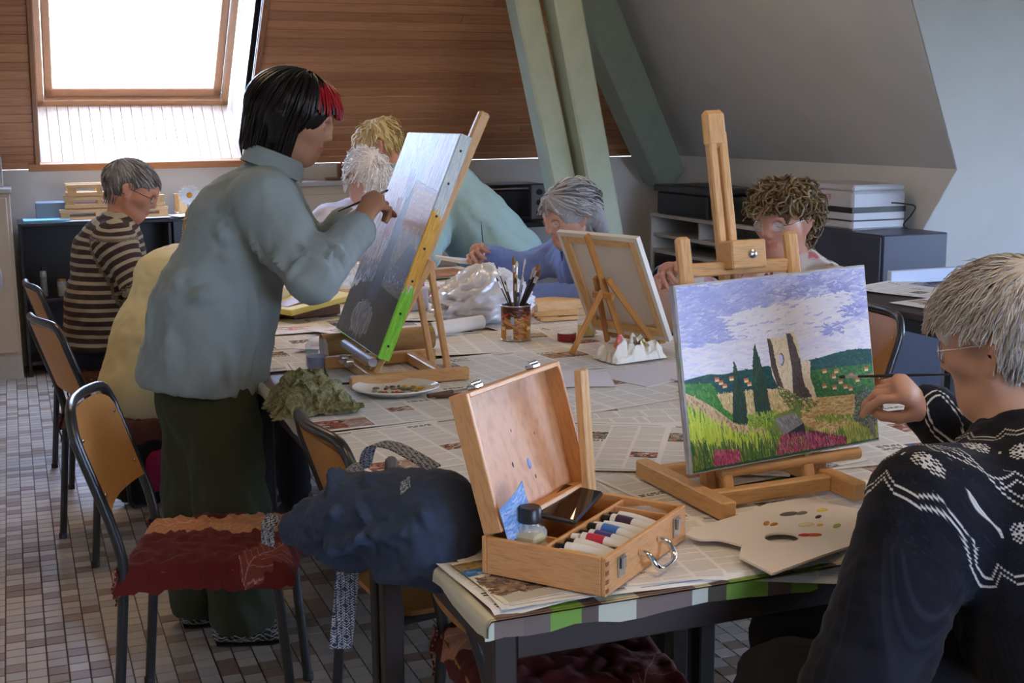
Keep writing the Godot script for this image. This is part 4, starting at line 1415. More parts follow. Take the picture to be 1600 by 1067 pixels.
func canvas(t: Node3D, w: float, h: float, th: float, face: Material, side: Material) -> void:
	# stretched canvas: painted face towards +z at z = 0, lower edge at y = 0, centred in x
	var g := G.new()
	var e := 0.003
	g.sheet(2, 2, func(a, b): return Vector3((a - 0.5) * (w - 2 * e), e + b * (h - 2 * e), 0))
	put(g, "painted_face", face, t)
	g = G.new()
	var o := [Vector2(-w / 2, 0), Vector2(w / 2, 0), Vector2(w / 2, h), Vector2(-w / 2, h)]
	var i := [Vector2(-w / 2 + e, e), Vector2(w / 2 - e, e), Vector2(w / 2 - e, h - e), Vector2(-w / 2 + e, h - e)]
	for k in 4:
		var a: Vector2 = o[k]
		var b: Vector2 = o[(k + 1) % 4]
		var ia: Vector2 = i[k]
		var ib: Vector2 = i[(k + 1) % 4]
		var run := (b - a).length()
		g.quad(Vector3(a.x, a.y, -e), Vector3(b.x, b.y, -e), Vector3(ib.x, ib.y, 0), Vector3(ia.x, ia.y, 0))
		g.quad(Vector3(a.x, a.y, -th), Vector3(b.x, b.y, -th), Vector3(b.x, b.y, -e), Vector3(a.x, a.y, -e))
	put(g, "canvas_edge", side, t)
	var bm := mat(rgb(214, 204, 188), 0.9)
	g = G.new()
	g.quad(Vector3(w / 2, 0, -0.006), Vector3(-w / 2, 0, -0.006), Vector3(-w / 2, h, -0.006), Vector3(w / 2, h, -0.006))
	put(g, "canvas_back", bm, t)
	for s in [-1.0, 1.0]:
		bar(Vector3(s * (w / 2 - 0.021), 0.002, -th / 2 - 0.003), Vector3(s * (w / 2 - 0.021), h - 0.002, -th / 2 - 0.003), th - 0.008, 0.036, "stretcher_bar", M.pine, t, 0.002, Vector3.BACK)
		var y := 0.021 if s < 0 else h - 0.021
		bar(Vector3(-w / 2 + 0.04, y, -th / 2 - 0.003), Vector3(w / 2 - 0.04, y, -th / 2 - 0.003), 0.036, th - 0.009, "stretcher_bar", M.pine, t, 0.002)
	# canvas folded over onto the back of the bars
	g = G.new()
	for k in 4:
		var a: Vector2 = o[k]
		var b: Vector2 = o[(k + 1) % 4]
		var mid := Vector2(0, h / 2)
		var ia := a + (mid - a).sign() * 0.014
		var ib := b + (mid - b).sign() * 0.014
		g.quad(Vector3(b.x, b.y, -th), Vector3(a.x, a.y, -th), Vector3(ia.x, ia.y, -th), Vector3(ib.x, ib.y, -th))
	put(g, "folded_edge", bm, t)

func easels() -> void:
	# ---- landscape on the near studio easel
	var lm := painted(landscape_image())
	var e := thing("table_easel", "beech table easel with a tall slotted mast holding the landscape", "easel", Vector3(1.30, TT, -2.05), 0.03)
	for x in [-0.145, 0.145]:
		bar(Vector3(x, 0.02, 0.155), Vector3(x, 0.02, -0.17), 0.036, 0.03, "base_rail", M.beech, e)
	bar(Vector3(-0.13, 0.02, 0.075), Vector3(0.13, 0.02, 0.075), 0.03, 0.024, "cross_bar", M.beech, e)
	bar(Vector3(-0.13, 0.022, -0.11), Vector3(0.13, 0.022, -0.11), 0.03, 0.026, "cross_bar", M.beech, e)
	var lean := Vector3(0, 1, -0.15).normalized()
	var foot := Vector3(0, 0.0, 0.005)
	for x in [-0.112, 0.135]:
		bar(foot + Vector3(x, 0.012, 0.03), foot + Vector3(x, 0, -0.012) + lean * 0.50, 0.03, 0.02, "upright", M.beech, e, 0.006, Vector3.RIGHT)
	for x in [-0.085, 0.10]:
		bar(Vector3(x, 0.01, 0.06), Vector3(x, 0.10, 0.035), 0.022, 0.016, "brace", M.beech, e, 0.003, Vector3.RIGHT)
	bar(foot + Vector3(-0.1, 0, -0.012) + lean * 0.435, foot + Vector3(0.13, 0, -0.012) + lean * 0.435, 0.026, 0.018, "cross_bar", M.beech, e)
	# mast made of two slats with a slot between, closed by a block at the top
	for x in [0.004, 0.0285]:
		bar(foot + Vector3(x, 0.03, -0.03), foot + Vector3(x - 0.028, 0, -0.03) + lean * 0.70, 0.018, 0.02, "mast_slat", M.beech, e, 0.003, Vector3.RIGHT)
	bar(foot + Vector3(-0.0129, 0, -0.03) + lean * 0.668, foot + Vector3(-0.0155, 0, -0.03) + lean * 0.742, 0.05, 0.022, "mast_head", M.beech, e, 0.009, Vector3.RIGHT)
	var g := G.new()
	g.box(Vector3.ZERO, Vector3(0.078, 0.056, 0.046), 0.003)
	var blk := put(g, "clamp_block", M.beech, e, foot + Vector3(0.012, 0, 0.006) + lean * 0.462, Basis(Vector3.RIGHT, -0.148))
	g = G.new()
	g.lathe([Vector2(0.009, 0), Vector2(0.009, 0.003), Vector2(0.006, 0.005), Vector2(0, 0.006)], 14)
	put(g, "bolt", M.steel, blk, Vector3(0.006, 0, 0.023), Basis(Vector3.RIGHT, PI / 2))
	g = G.new() # round ledge carrying the canvas
	g.tube([Vector3(-0.10, 0, 0), Vector3(0.225, 0, 0)], 0.012, 12)
	put(g, "ledge", M.beech, e, Vector3(0, 0.060, 0.045))
	for x in [-0.08, 0.14]:
		bar(Vector3(x, -0.001, 0.045), Vector3(x, 0.062, 0.025), 0.03, 0.018, "ledge_foot", M.beech, e, 0.003, Vector3.RIGHT)
	var c := thing("painting", "canvas of a ruined tower with cypresses and flowers under a cloudy sky", "painting", Vector3(1.352, 0.832, -1.992))
	c.basis = Basis(Vector3.UP, 0.06) * Basis(Vector3.RIGHT, -0.15) * Basis(Vector3.BACK, 0.03)
	canvas(c, 0.445, 0.352, 0.018, lm, lm2(lm))
	# ---- boat picture on the standing woman's easel
	var bm := painted(boat_image())
	var sm := Image.create(64, 512, false, Image.FORMAT_RGB8)
	sm.fill(rgb(206, 216, 220))
	sm.fill_rect(Rect2i(0, 190, 64, 150), rgb(226, 168, 62))
	sm.fill_rect(Rect2i(0, 360, 64, 160), rgb(132, 214, 58))
	var sg := RandomNumberGenerator.new()
	sg.seed = 2
	strokes(sm, [[0, 0], [1, 0], [1, 0.34], [0, 0.34]], 120, [rgb(190, 208, 216), rgb(222, 228, 230)], 0.6, 1.5, 0.3, 6, sg)
	strokes(sm, [[0, 0.36], [1, 0.36], [1, 0.66], [0, 0.66]], 120, [rgb(232, 180, 80), rgb(214, 156, 50)], 0.6, 1.5, 0.3, 6, sg)
	strokes(sm, [[0, 0.70], [1, 0.70], [1, 1], [0, 1]], 120, [rgb(120, 204, 50), rgb(146, 222, 76)], 0.6, 1.5, 0.3, 6, sg)
	var side := mat(Color.WHITE, 0.6)
	side.albedo_texture = tex_of(sm)
	var q := thing("painting", "tall canvas of a boat mast and brick quay with coloured edge stripes", "painting", Vector3(0.902, 0.835, -3.565))
	var ln := deg_to_rad(22.5)
	q.basis = Basis(Vector3.UP, -PI / 2 - 0.02) * Basis(Vector3.RIGHT, -ln)
	canvas(q, 0.53, 0.655, 0.036, bm, side)
	var eg: MeshInstance3D = q.get_node("canvas_edge")
	edge_uv(eg, 0.53, 0.655)
	for k in 7: # tacks along the edge
		g = G.new()
		g.ball(Vector3.ZERO, Vector3(0.0015, 0.004, 0.004), 8, 4)
		put(g, "tack", M.plastic_black, q, Vector3(0.265, 0.04 + 0.095 * k, -0.018))
	e = thing("table_easel", "wooden table easel leaning back under the boat picture", "easel", Vector3(0.985, TT, -3.44), -PI / 2)
	for x in [-0.155, 0.155]:
		bar(Vector3(x, 0.018, 0.17), Vector3(x, 0.018, -0.17), 0.034, 0.03, "base_rail", M.beech, e)
	bar(Vector3(-0.14, 0.018, 0.10), Vector3(0.14, 0.018, 0.10), 0.03, 0.026, "cross_bar", M.beech, e)
	bar(Vector3(-0.14, 0.018, -0.09), Vector3(0.14, 0.018, -0.09), 0.03, 0.026, "cross_bar", M.beech, e)
	var up2 := Vector3(0, cos(ln), -sin(ln))
	for x in [-0.11, 0.09]:
		bar(Vector3(x, 0.0, 0.10), Vector3(x, 0.0, 0.052) + up2 * 0.36, 0.03, 0.02, "upright", M.beech, e, 0.003, Vector3.RIGHT)
		bar(Vector3(x * 0.8, 0.0, -0.14), Vector3(x * 0.8, 0.0, 0.04) + up2 * 0.34, 0.02, 0.018, "prop", M.beech, e, 0.003, Vector3.RIGHT)
	bar(Vector3(0.0, 0.05, 0.035), Vector3(0.0, 0.0, 0.02) + up2 * 0.80, 0.026, 0.034, "mast", M.beech, e, 0.006, Vector3.RIGHT)
	g = G.new()
	g.tube([Vector3(-0.2, 0, 0), Vector3(0.12, 0, 0)], 0.013, 12)
	put(g, "ledge", mat(rgb(168, 166, 176), 0.5), e, Vector3(0, 0.062, 0.096))
	for k in 2:
		g = G.new()
		g.lathe([Vector2(0, 0), Vector2(0.012, 0), Vector2(0.014, 0.02), Vector2(0.006, 0.026), Vector2(0, 0.026)], 10)
		put(g, "wing_nut", M.steel, e, Vector3(-0.05 + 0.06 * k, 0.045, 0.125), Basis(Vector3.RIGHT, PI / 2))
	# ---- small easel seen from behind
	var t := thing("painting", "white-edged canvas seen from behind on a thin folding easel", "painting", Vector3(1.815, 0.80, -3.568))
	var yaw := PI - deg_to_rad(90 - 20) # faces the curly-haired woman
	t.basis = Basis(Vector3.UP, PI / 2 + deg_to_rad(20)) * Basis(Vector3.RIGHT, -deg_to_rad(25))
	canvas(t, 0.345, 0.365, 0.02, painted_plain(), mat(rgb(226, 220, 208), 0.85))
	e = thing("folding_easel", "thin orange-brown folding easel seen from its propped back", "easel", Vector3(1.815, TT, -3.568), PI / 2 + deg_to_rad(20))
	M.orange_wood = wood(rgb(186, 128, 66), 0.1, 0.45)
	var u3 := Vector3(0, cos(0.436), -sin(0.436))
	bar(Vector3(0.0, 0.03, -0.05), Vector3(0.0, 0.03, -0.05) + u3 * 0.375, 0.012, 0.022, "mast", M.orange_wood, e, 0.003, Vector3.RIGHT)
	for x in [-0.075, 0.075]:
		bar(Vector3(x * 1.5, 0.0, 0.0), Vector3(x * 0.35, 0.0, -0.036) + u3 * 0.255, 0.012, 0.02, "leg", M.orange_wood, e, 0.003, Vector3.RIGHT)
	bar(Vector3(-0.045, 0.175, -0.135), Vector3(0.045, 0.175, -0.135), 0.02, 0.014, "cross_bar", M.orange_wood, e)
	bar(Vector3(-0.12, 0.03, 0.012), Vector3(0.12, 0.03, 0.012), 0.022, 0.03, "ledge", M.orange_wood, e)
	bar(Vector3(0.0, 0.19, -0.14), Vector3(0.025, 0.0, -0.25), 0.012, 0.02, "prop_leg", M.orange_wood, e, 0.003, Vector3.RIGHT)

func edge_uv(o: MeshInstance3D, w: float, h: float) -> void:
	var a := o.mesh.surface_get_arrays(0)
	var vs: PackedVector3Array = a[Mesh.ARRAY_VERTEX]
	var t: PackedVector2Array = a[Mesh.ARRAY_TEX_UV]
	for i in vs.size():
		t[i] = Vector2(clampf(-vs[i].z / 0.036, 0.02, 0.98), clampf(1.0 - vs[i].y / h, 0.01, 0.99))
	a[Mesh.ARRAY_TEX_UV] = t
	var m := ArrayMesh.new()
	m.add_surface_from_arrays(Mesh.PRIMITIVE_TRIANGLES, a)
	o.mesh = m

func lm2(_m: Material) -> StandardMaterial3D:
	var im := Image.create(64, 64, false, Image.FORMAT_RGB8)
	im.fill(rgb(190, 194, 226))
	var g := RandomNumberGenerator.new()
	g.seed = 3
	strokes(im, FULL, 300, [rgb(170, 176, 222), rgb(210, 212, 232), rgb(140, 170, 90), rgb(190, 190, 220)], 0.3, 1.5, 0.4, 4, g)
	var m := mat(Color.WHITE, 0.6)
	m.albedo_texture = tex_of(im)
	return m

func painted_plain() -> StandardMaterial3D:
	return mat(rgb(200, 190, 190), 0.6)

const TT := 0.757

# ---------------------------------------------------------------- things on the table
var ground_noise := FastNoiseLite.new()

func news_image(sd: int) -> Image:
	var W := 512
	var H := 360
	var im := Image.create(W, H, false, Image.FORMAT_RGB8)
	var g := RandomNumberGenerator.new()
	g.seed = sd
	im.fill(rgb(234, 231, 224))
	var cols := 8
	var cw := (W - 24) / cols
	for page in 2:
		for c in 4:
			var x := 10 + (page * 4 + c) * cw + page * 6
			var y := 26
			while y < H - 14:
				var r := g.randf()
				if r < 0.08:
					var h := 40 + g.randi() % 40
					var w := cw * (1 + g.randi() % 2) - 5
					if c == 3:
						w = cw - 5
					var base: Color = [rgb(150, 96, 74), rgb(96, 92, 106), rgb(120, 116, 88), rgb(170, 128, 84), rgb(84, 96, 130), rgb(150, 84, 66)][g.randi() % 6]
					im.fill_rect(Rect2i(x, y, w, h), base)
					for k in 70:
						var c2: Color = [base.darkened(0.45), base.lightened(0.4), rgb(190, 110, 80), rgb(60, 60, 66), rgb(206, 196, 180)][g.randi() % 5]
						var bx := x + g.randi() % maxi(1, w - 8)
						var by := y + g.randi() % maxi(1, h - 6)
						im.fill_rect(Rect2i(bx, by, mini(3 + g.randi() % 12, x + w - bx), mini(2 + g.randi() % 8, y + h - by)), c2)
					y += h + 5
				elif r < 0.17:
					for k in 2:
						var xx := x
						while xx < x + cw - 10:
							var l := 5 + g.randi() % 12
							im.fill_rect(Rect2i(xx, y + k * 8, mini(l, x + cw - 8 - xx), 5), rgb(64, 60, 60))
							xx += l + 3
					y += 20
				else:
					var n := 5 + g.randi() % 12
					for k in n:
						if y + k * 4 > H - 12:
							break
						var l := cw - 7 if k < n - 1 else int(cw * 0.5)
						im.fill_rect(Rect2i(x, y + k * 4, l, 2), rgb(206, 202, 196).lerp(rgb(190, 186, 180), g.randf()))
					y += n * 4 + 4
		im.fill_rect(Rect2i(12 + page * (W / 2), 12, W / 2 - 30, 2), rgb(110, 106, 104))
		im.fill_rect(Rect2i(12 + page * (W / 2), 17, 60, 5), rgb(90, 86, 90))
	return im

var news := []

func table_y(x: float, z: float) -> float:
	return 0.0022 * ground_noise.get_noise_2d(x * 3.0, z * 3.0)

func newspaper(k: int, x: float, z: float, yaw: float, layer: int, w := 0.58, d := 0.40, label := "open newspaper sheet spread over the long table", curl := 0.0) -> MeshInstance3D:
	var g := G.new()
	var bs := Basis(Vector3.UP, deg_to_rad(yaw))
	g.sheet(20, 14, func(a, b):
		var p := bs * Vector3((a - 0.5) * w, 0, (0.5 - b) * d)
		var y := 0.0006 + 0.0011 * layer + maxf(0.0, table_y(x + p.x, z + p.z))
		var e := maxf(absf(a - 0.5), absf(b - 0.5)) * 2.0
		y += 0.004 * maxf(0.0, e - 0.8) * (1.0 + ground_noise.get_noise_2d(p.x * 40.0, p.z * 40.0 + k * 7.0)) + curl * pow(maxf(0.0, a - 0.6) / 0.4, 2.0) * 0.06
		if z + p.z > -1.668: # hanging a little over the front edge
			y -= (z + p.z + 1.668) * 1.2
			p.z = minf(p.z, -1.668 - z + (z + p.z + 1.668) * 0.25)
		return p + Vector3(0, y, 0), 0.0006)
	return solo(g, "newspaper", news[k % news.size()], label, "newspaper", Vector3(x, TOP + 0.0005, z), Basis(), "newspapers covering the long table")

func lathe_obj(called: String, pf: Array, m: Material, label: String, category: String, p: Vector3, seg := 24, group := "") -> MeshInstance3D:
	var g := G.new()
	g.lathe(pf, seg)
	return solo(g, called, m, label, category, p, Basis(), group)

func brush(label: String, a: Vector3, b: Vector3, col: Color, r: float, tip: Color, tip_len: float, group := "paint brushes") -> Node3D:
	# a: end of the handle, b: tip of the bristles
	var t := thing("paint_brush", label, "paint brush", a, 0.0, group)
	var d := (b - a).normalized()
	var L := (b - a).length()
	var g := G.new()
	g.tube([Vector3.ZERO, d * L * 0.2, d * L * 0.5, d * (L - tip_len - 0.022)], [r * 0.45, r * 0.8, r, r * 0.75], 8)
	put(g, "handle", mat(col, 0.35), t)
	g = G.new()
	g.tube([d * (L - tip_len - 0.024), d * (L - tip_len)], [r * 0.85, r * 0.95], 8)
	put(g, "ferrule", M.steel, t)
	g = G.new()
	g.tube([d * (L - tip_len), d * (L - tip_len * 0.5), d * L], [r * 0.9, r * 1.1, r * 0.2], 8)
	put(g, "bristles", mat(tip, 0.8), t)
	return t

func tabletop() -> void:
	ground_noise.frequency = 1.0
	for k in 5:
		var m := mat(Color.WHITE, 0.85)
		m.albedo_texture = tex_of(news_image(40 + k))
		news.append(m)
	# newspapers: x, z, yaw, layer
	var sp := [[0.90, -1.88, 4, 1], [1.25, -1.86, -6, 2], [1.72, -1.88, 3, 1], [0.92, -2.28, -3, 2], [1.34, -2.30, 8, 3], [1.74, -2.30, -4, 2], [0.92, -2.66, 5, 3], [1.37, -2.62, -14, 4], [1.76, -2.68, 4, 3], [0.91, -3.06, 2, 4], [1.34, -2.98, 10, 5], [1.76, -3.06, -8, 4], [0.90, -3.45, -4, 3], [1.35, -3.42, 5, 4], [1.76, -3.46, 3, 3], [0.92, -3.86, 6, 2], [1.36, -3.84, -7, 3], [1.75, -3.9, 8, 2], [0.92, -4.28, 92, 3], [1.32, -4.3, 3, 2], [1.75, -4.3, -5, 3], [0.95, -4.72, 2, 2], [1.40, -4.72, 12, 3], [1.76, -4.75, -9, 2], [0.92, -5.15, 3, 3], [1.38, -5.15, -4, 2], [1.76, -5.2, 5, 3], [0.95, -5.6, 88, 2], [1.42, -5.6, 6, 3], [1.76, -5.7, 2, 2]]
	var lies := "under the wooden paint box|under the white palette|at the table edge by the nordic sweater|behind the paint box lid|under the landscape easel base|behind the landscape canvas|beside the tucked-in chair and the paint box|lying aslant behind the fanned newspaper|under the orange-brown leaflet|between the rag and the plate|under the grey-white envelope|under the large white paper|under the boat easel|between the boat easel and the folding easel|under the folding easel|behind the glass of blue water|under the paint can|under the red reel and yellow jar|under the sketch sheets|before the pot of felt pens|under the plastic bag|under the yellow pad|under the pot of felt pens|before the blue-shirted person|behind the yellow pad|behind the tub of orange water|under the small held canvas|before the striped sweater|under the pale wooden offcut|under the long wooden board".split("|")
	for k in sp.size():
		newspaper(k * 3 + (k / 4), sp[k][0], sp[k][1], sp[k][2] + 90.0 * float(k % 5 == 2), sp[k][3], 0.58, 0.40, "newspaper sheet " + lies[k])
	newspaper(1, 1.28, -2.42, -28, 7, 0.56, 0.42, "folded newspaper fanned out slantwise before the landscape painting")
	newspaper(3, 1.30, -2.40, -33, 8, 0.54, 0.40, "top sheet of the newspaper fanned slantwise before the landscape painting")
	newspaper(0, 0.86, -1.815, 178, 3, 0.44, 0.30, "newspaper with a sea photo hanging over the table corner")
	front_page()
	newspaper(2, 1.10, -1.80, -8, 4, 0.46, 0.30, "newspaper under the white palette at the table edge")
	# papers on the separate table
	for k in 4:
		var g := G.new()
		g.sheet(8, 6, func(a, b): return Vector3((a - 0.5) * 0.56, 0.002 + 0.001 * k + 0.012 * pow(absf(a - 0.5) * 2.0, 4.0) * (k % 2), (0.5 - b) * 0.4), 0.0012)
		solo(g, "newspaper", news[k], "newspaper on the separate brown table, %s from its white board strip" % ["fourth", "third", "second", "first"][k], "newspaper", Vector3(3.42 + 0.14 * (k % 2), TOP - 0.006, -2.95 - 0.42 * k), Basis(Vector3.UP, 0.25 * k + 1.2), "newspapers on the separate table")
	var bd := G.new()
	bd.box(Vector3(0, 0.03, 0), Vector3(0.42, 0.06, 0.03), 0.003)
	solo(bd, "white_board", mat(rgb(196, 204, 224), 0.5), "white strip of board at the back of the separate table", "board", Vector3(3.75, TOP - 0.006, -4.50), Basis())
	paint_box()
	palette()
	small_things()
	blue_bag()

func front_page() -> void:
	# printed picture and headlines on the corner newspaper: flat print
	var im := Image.create(256, 170, false, Image.FORMAT_RGB8)
	im.fill(rgb(230, 222, 200))
	var g := RandomNumberGenerator.new()
	g.seed = 77
	strokes(im, [[0.02, 0.03], [0.62, 0.03], [0.62, 0.20], [0.02, 0.20]], 300, [rgb(196, 160, 100), rgb(170, 136, 84), rgb(120, 108, 70)], 0.08, 0, 0.2, 5, g)
	strokes(im, [[0.02, 0.20], [0.62, 0.20], [0.62, 0.33], [0.02, 0.33]], 260, [rgb(60, 120, 176), rgb(90, 150, 196), rgb(190, 206, 210), rgb(40, 100, 160)], 0.12, 0, 0.05, 5, g)
	strokes(im, [[0.02, 0.40], [0.74, 0.40], [0.74, 0.80], [0.02, 0.80]], 800, [rgb(150, 120, 90), rgb(110, 84, 66), rgb(176, 146, 112), rgb(90, 70, 60)], 0.04, 0.4, 1.0, 6, g)
	strokes(im, [[0.2, 0.44], [0.5, 0.42], [0.42, 0.66], [0.24, 0.72]], 200, [rgb(50, 42, 40), rgb(70, 58, 52), rgb(40, 34, 34)], 0.04, 0.3, 0.8, 6, g)
	strokes(im, [[0.46, 0.5], [0.62, 0.5], [0.62, 0.68], [0.5, 0.68]], 60, [rgb(220, 214, 204), rgb(60, 110, 150), rgb(200, 190, 176)], 0.03, 0.3, 0.8, 5, g)
	for y in range(140, 168, 4):
		im.fill_rect(Rect2i(8, y, 90, 2), rgb(150, 142, 128))
	for x in range(196, 250, 3):
		for y in range(8, 130, 4):
			im.fill_rect(Rect2i(x, y, 2, 1), rgb(150, 142, 128))
	var m := mat(Color.WHITE, 0.85)
	m.albedo_texture = tex_of(im)
	var t := G.new()
	t.sheet(12, 8, func(a, b):
		var p := Vector3((a - 0.5) * 0.30, 0, (0.5 - b) * 0.20)
		return p + Vector3(0, maxf(0.0, table_y(0.80 + p.x, -1.80 + p.z)), 0), 0.0005)
	var o := solo(t, "newspaper", m, "newspaper page with a blue sea photo beside the paint box", "newspaper", Vector3(0.785, TOP + 0.0062, -1.80), Basis(Vector3.UP, 0.10), "newspapers covering the long table")
	var i := 0
	for w in ["Journée internationale", "VIE LOCALE", "La journée du livre"]:
		var tm := TextMesh.new()
		tm.text = w
		tm.font_size = 20
		tm.pixel_size = 0.00042
		tm.depth = 0.0003
		tm.curve_step = 4.0
		put(tm, "headline", mat(rgb(60, 56, 54), 0.8), o, [Vector3(0.05, 0.0032, 0.078), Vector3(0.085, 0.0032, 0.092), Vector3(0.03, 0.0032, -0.022)][i], Basis(Vector3.UP, PI) * Basis(Vector3.RIGHT, -PI / 2))
		i += 1

func paint_box() -> void:
	var bx := Basis(Vector3(0.788, 0, -0.616), Vector3.UP, Vector3(0.616, 0, 0.788))
	var o := Vector3(0.848, TT + 0.002, -1.828)
	var t := thing("paint_box", "open beech paint box with chrome handle and raised lid", "paint box", o)
	t.basis = bx
	var L := 0.31
	var D := 0.222
	var H := 0.062
	var w := 0.009
	M.box_wood = wood(rgb(216, 160, 104), 0.1, 0.4, Vector3(2.5, 26, 26))
	bar(Vector3(-L / 2, H / 2, D / 2 - w / 2), Vector3(L / 2, H / 2, D / 2 - w / 2), H, w, "box_side", M.box_wood, t, 0.0015)
	bar(Vector3(-L / 2, H / 2, -D / 2 + w / 2), Vector3(L / 2, H / 2, -D / 2 + w / 2), H, w, "box_side", M.box_wood, t, 0.0015)
	for s in [-1.0, 1.0]:
		bar(Vector3(s * (L / 2 - w / 2), H / 2, -D / 2 + w), Vector3(s * (L / 2 - w / 2), H / 2, D / 2 - w), H, w, "box_end", M.box_wood, t, 0.0015)
	var g := G.new()
	g.box(Vector3(0, 0.004, 0), Vector3(L - 2 * w, 0.006, D - 2 * w))
	put(g, "box_floor", M.box_wood, t)
	bar(Vector3(-L / 2 + w, 0.032, -0.004), Vector3(L / 2 - w, 0.032, -0.004), 0.05, 0.006, "divider", M.box_wood, t, 0.001)
	bar(Vector3(0.105, 0.032, 0.0), Vector3(0.105, 0.032, D / 2 - w), 0.05, 0.005, "divider", M.box_wood, t, 0.001)
	bar(Vector3(-0.075, 0.028, -D / 2 + w), Vector3(-0.075, 0.028, -0.008), 0.044, 0.005, "divider", M.box_wood, t, 0.001)
	for k in 4: # dark finger joints at the front corner
		g = G.new()
		g.box(Vector3(-L / 2 + 0.005, 0.009 + 0.0145 * k, D / 2 - 0.0005), Vector3(0.009, 0.007, 0.002))
		put(g, "finger_joint", wood(rgb(150, 96, 54), 0.5), t)
	# lid, leaning back
	var ln := -0.28
	var lb := Basis(Vector3.RIGHT, ln)
	var lo := Vector3(0, H + 0.002, -D / 2 + 0.004)
	var hl := 0.228
	var dp := 0.036
	var lid := Node3D.new()
	lid.name = "lid"
	t.add_child(lid)
	lid.transform = Transform3D(lb, lo)
	g = G.new()
	g.box(Vector3(0, hl / 2, 0.003), Vector3(L - 0.004, hl - 0.004, 0.006))
	put(g, "lid_panel", wood(rgb(206, 152, 108), 0.1, 0.45, Vector3(5, 2.5, 5)), lid)
	for s in [-1.0, 1.0]:
		bar(Vector3(s * (L / 2 - w / 2), 0, dp / 2), Vector3(s * (L / 2 - w / 2), hl, dp / 2), w, dp, "lid_side", M.box_wood, lid, 0.0015, Vector3.RIGHT)
	for y in [w / 2, hl - w / 2]:
		bar(Vector3(-L / 2 + w, y, dp / 2), Vector3(L / 2 - w, y, dp / 2), w, dp, "lid_side", M.box_wood, lid, 0.0015)
	for x in [-0.10, 0.09]:
		g = G.new()
		g.box(Vector3(x, hl + 0.004, dp * 0.5), Vector3(0.022, 0.008, 0.02), 0.002)
		g.tube([Vector3(x - 0.014, hl + 0.010, dp * 0.5), Vector3(x + 0.014, hl + 0.010, dp * 0.5)], 0.004, 8)
		put(g, "latch", M.steel, lid)
	for q in [[0.02, 0.075, 0.010, rgb(40, 96, 180)], [-0.03, 0.085, 0.005, rgb(70, 50, 50)], [0.03, 0.05, 0.004, rgb(60, 50, 46)], [0.06, 0.12, 0.003, rgb(150, 60, 80)], [-0.01, 0.14, 0.003, rgb(90, 90, 60)]]:
		g = G.new()
		g.ball(Vector3(q[0], q[1], 0.0062), Vector3(q[2] * 0.5, q[2], 0.0008), 10, 6)
		put(g, "paint_stain", mat(q[3], 0.3), lid)
	for k in 2: # grooved support slats standing at the lid's end
		bar(Vector3(0.128 + 0.015 * k, 0.058, -0.065), Vector3(0.128 + 0.015 * k, 0.285, -0.082), 0.0125, 0.016, "support_slat", M.beech, t, 0.002, Vector3.RIGHT)
	# clasps and handle
	for x in [-0.105, 0.11]:
		g = G.new()
		g.box(Vector3(x, 0.036, D / 2 + 0.002), Vector3(0.024, 0.034, 0.004), 0.001)
		g.box(Vector3(x, 0.042, D / 2 + 0.006), Vector3(0.014, 0.02, 0.005), 0.0015)
		put(g, "clasp", M.steel, t)
	M.chrome = mat(rgb(225, 226, 230), 0.08, 1.0)
	g = G.new()
	g.tube(curve([Vector3(-0.036, 0.036, D / 2 + 0.002), Vector3(-0.037, 0.034, D / 2 + 0.018), Vector3(-0.034, 0.018, D / 2 + 0.030), Vector3(-0.02, 0.010, D / 2 + 0.034), Vector3(0.02, 0.010, D / 2 + 0.034), Vector3(0.034, 0.018, D / 2 + 0.030), Vector3(0.037, 0.034, D / 2 + 0.018), Vector3(0.036, 0.036, D / 2 + 0.002)], 5), 0.0052, 10)
	put(g, "handle", M.chrome, t)
	# paint tubes lying across the front compartment
	var cs := [rgb(236, 196, 40), rgb(232, 228, 220), rgb(230, 226, 216), rgb(190, 40, 60), rgb(70, 60, 120), rgb(60, 110, 180), rgb(228, 226, 222), rgb(60, 40, 60), rgb(226, 224, 220)]
	var nm := ["yellow-banded", "plain white", "cream-banded", "red-banded", "violet-banded", "blue-banded", "white-capped", "dark-banded", "grey-banded"]
	for k in 9:
		var x := -0.135 + 0.0268 * k
		var y := 0.046 + 0.003 * (k % 2)
		var p := thing("paint_tube", "%s paint tube lying in the paint box" % nm[k], "paint tube", o + bx * Vector3(x, y, 0.052), 0.0, "paint tubes in the box")
		p.basis = bx * Basis(Vector3.UP, 0.12 * sin(k * 2.3))
		g = G.new() # body flattening towards the crimp; z runs to the front
		g.sheet(14, 6, func(a, b):
			var zz: float = lerpf(-0.032, 0.044, b)
			var fl: float = clampf((b - 0.15) / 0.85, 0.0, 1.0)
			var rx: float = lerpf(0.0115, 0.0135, fl)
			var ry: float = lerpf(0.0115, 0.0016, fl * fl)
			return Vector3(rx * cos(TAU * a), ry * sin(TAU * a), zz), 0.0, true)
		put(g, "tube_body", mat(rgb(226, 224, 220), 0.35), p)
		g = G.new()
		g.sheet(14, 2, func(a, b):
			var zz: float = lerpf(-0.022, 0.008, b)
			var q: float = (zz + 0.032) / 0.076
			var fl: float = clampf((q - 0.15) / 0.85, 0.0, 1.0)
			return Vector3((lerpf(0.0115, 0.0135, fl) + 0.0003) * cos(TAU * a), (lerpf(0.0115, 0.0016, fl * fl) + 0.0003) * sin(TAU * a), zz), 0.0, true)
		put(g, "colour_band", mat(cs[k], 0.4), p)
		g = G.new()
		g.box(Vector3(0, 0, 0.048), Vector3(0.027, 0.003, 0.012), 0.001)
		put(g, "crimp", M.steel, p)
		g = G.new()
		g.lathe([Vector2(0, 0), Vector2(0.0078, 0), Vector2(0.0085, 0.013), Vector2(0.004, 0.017)], 12)
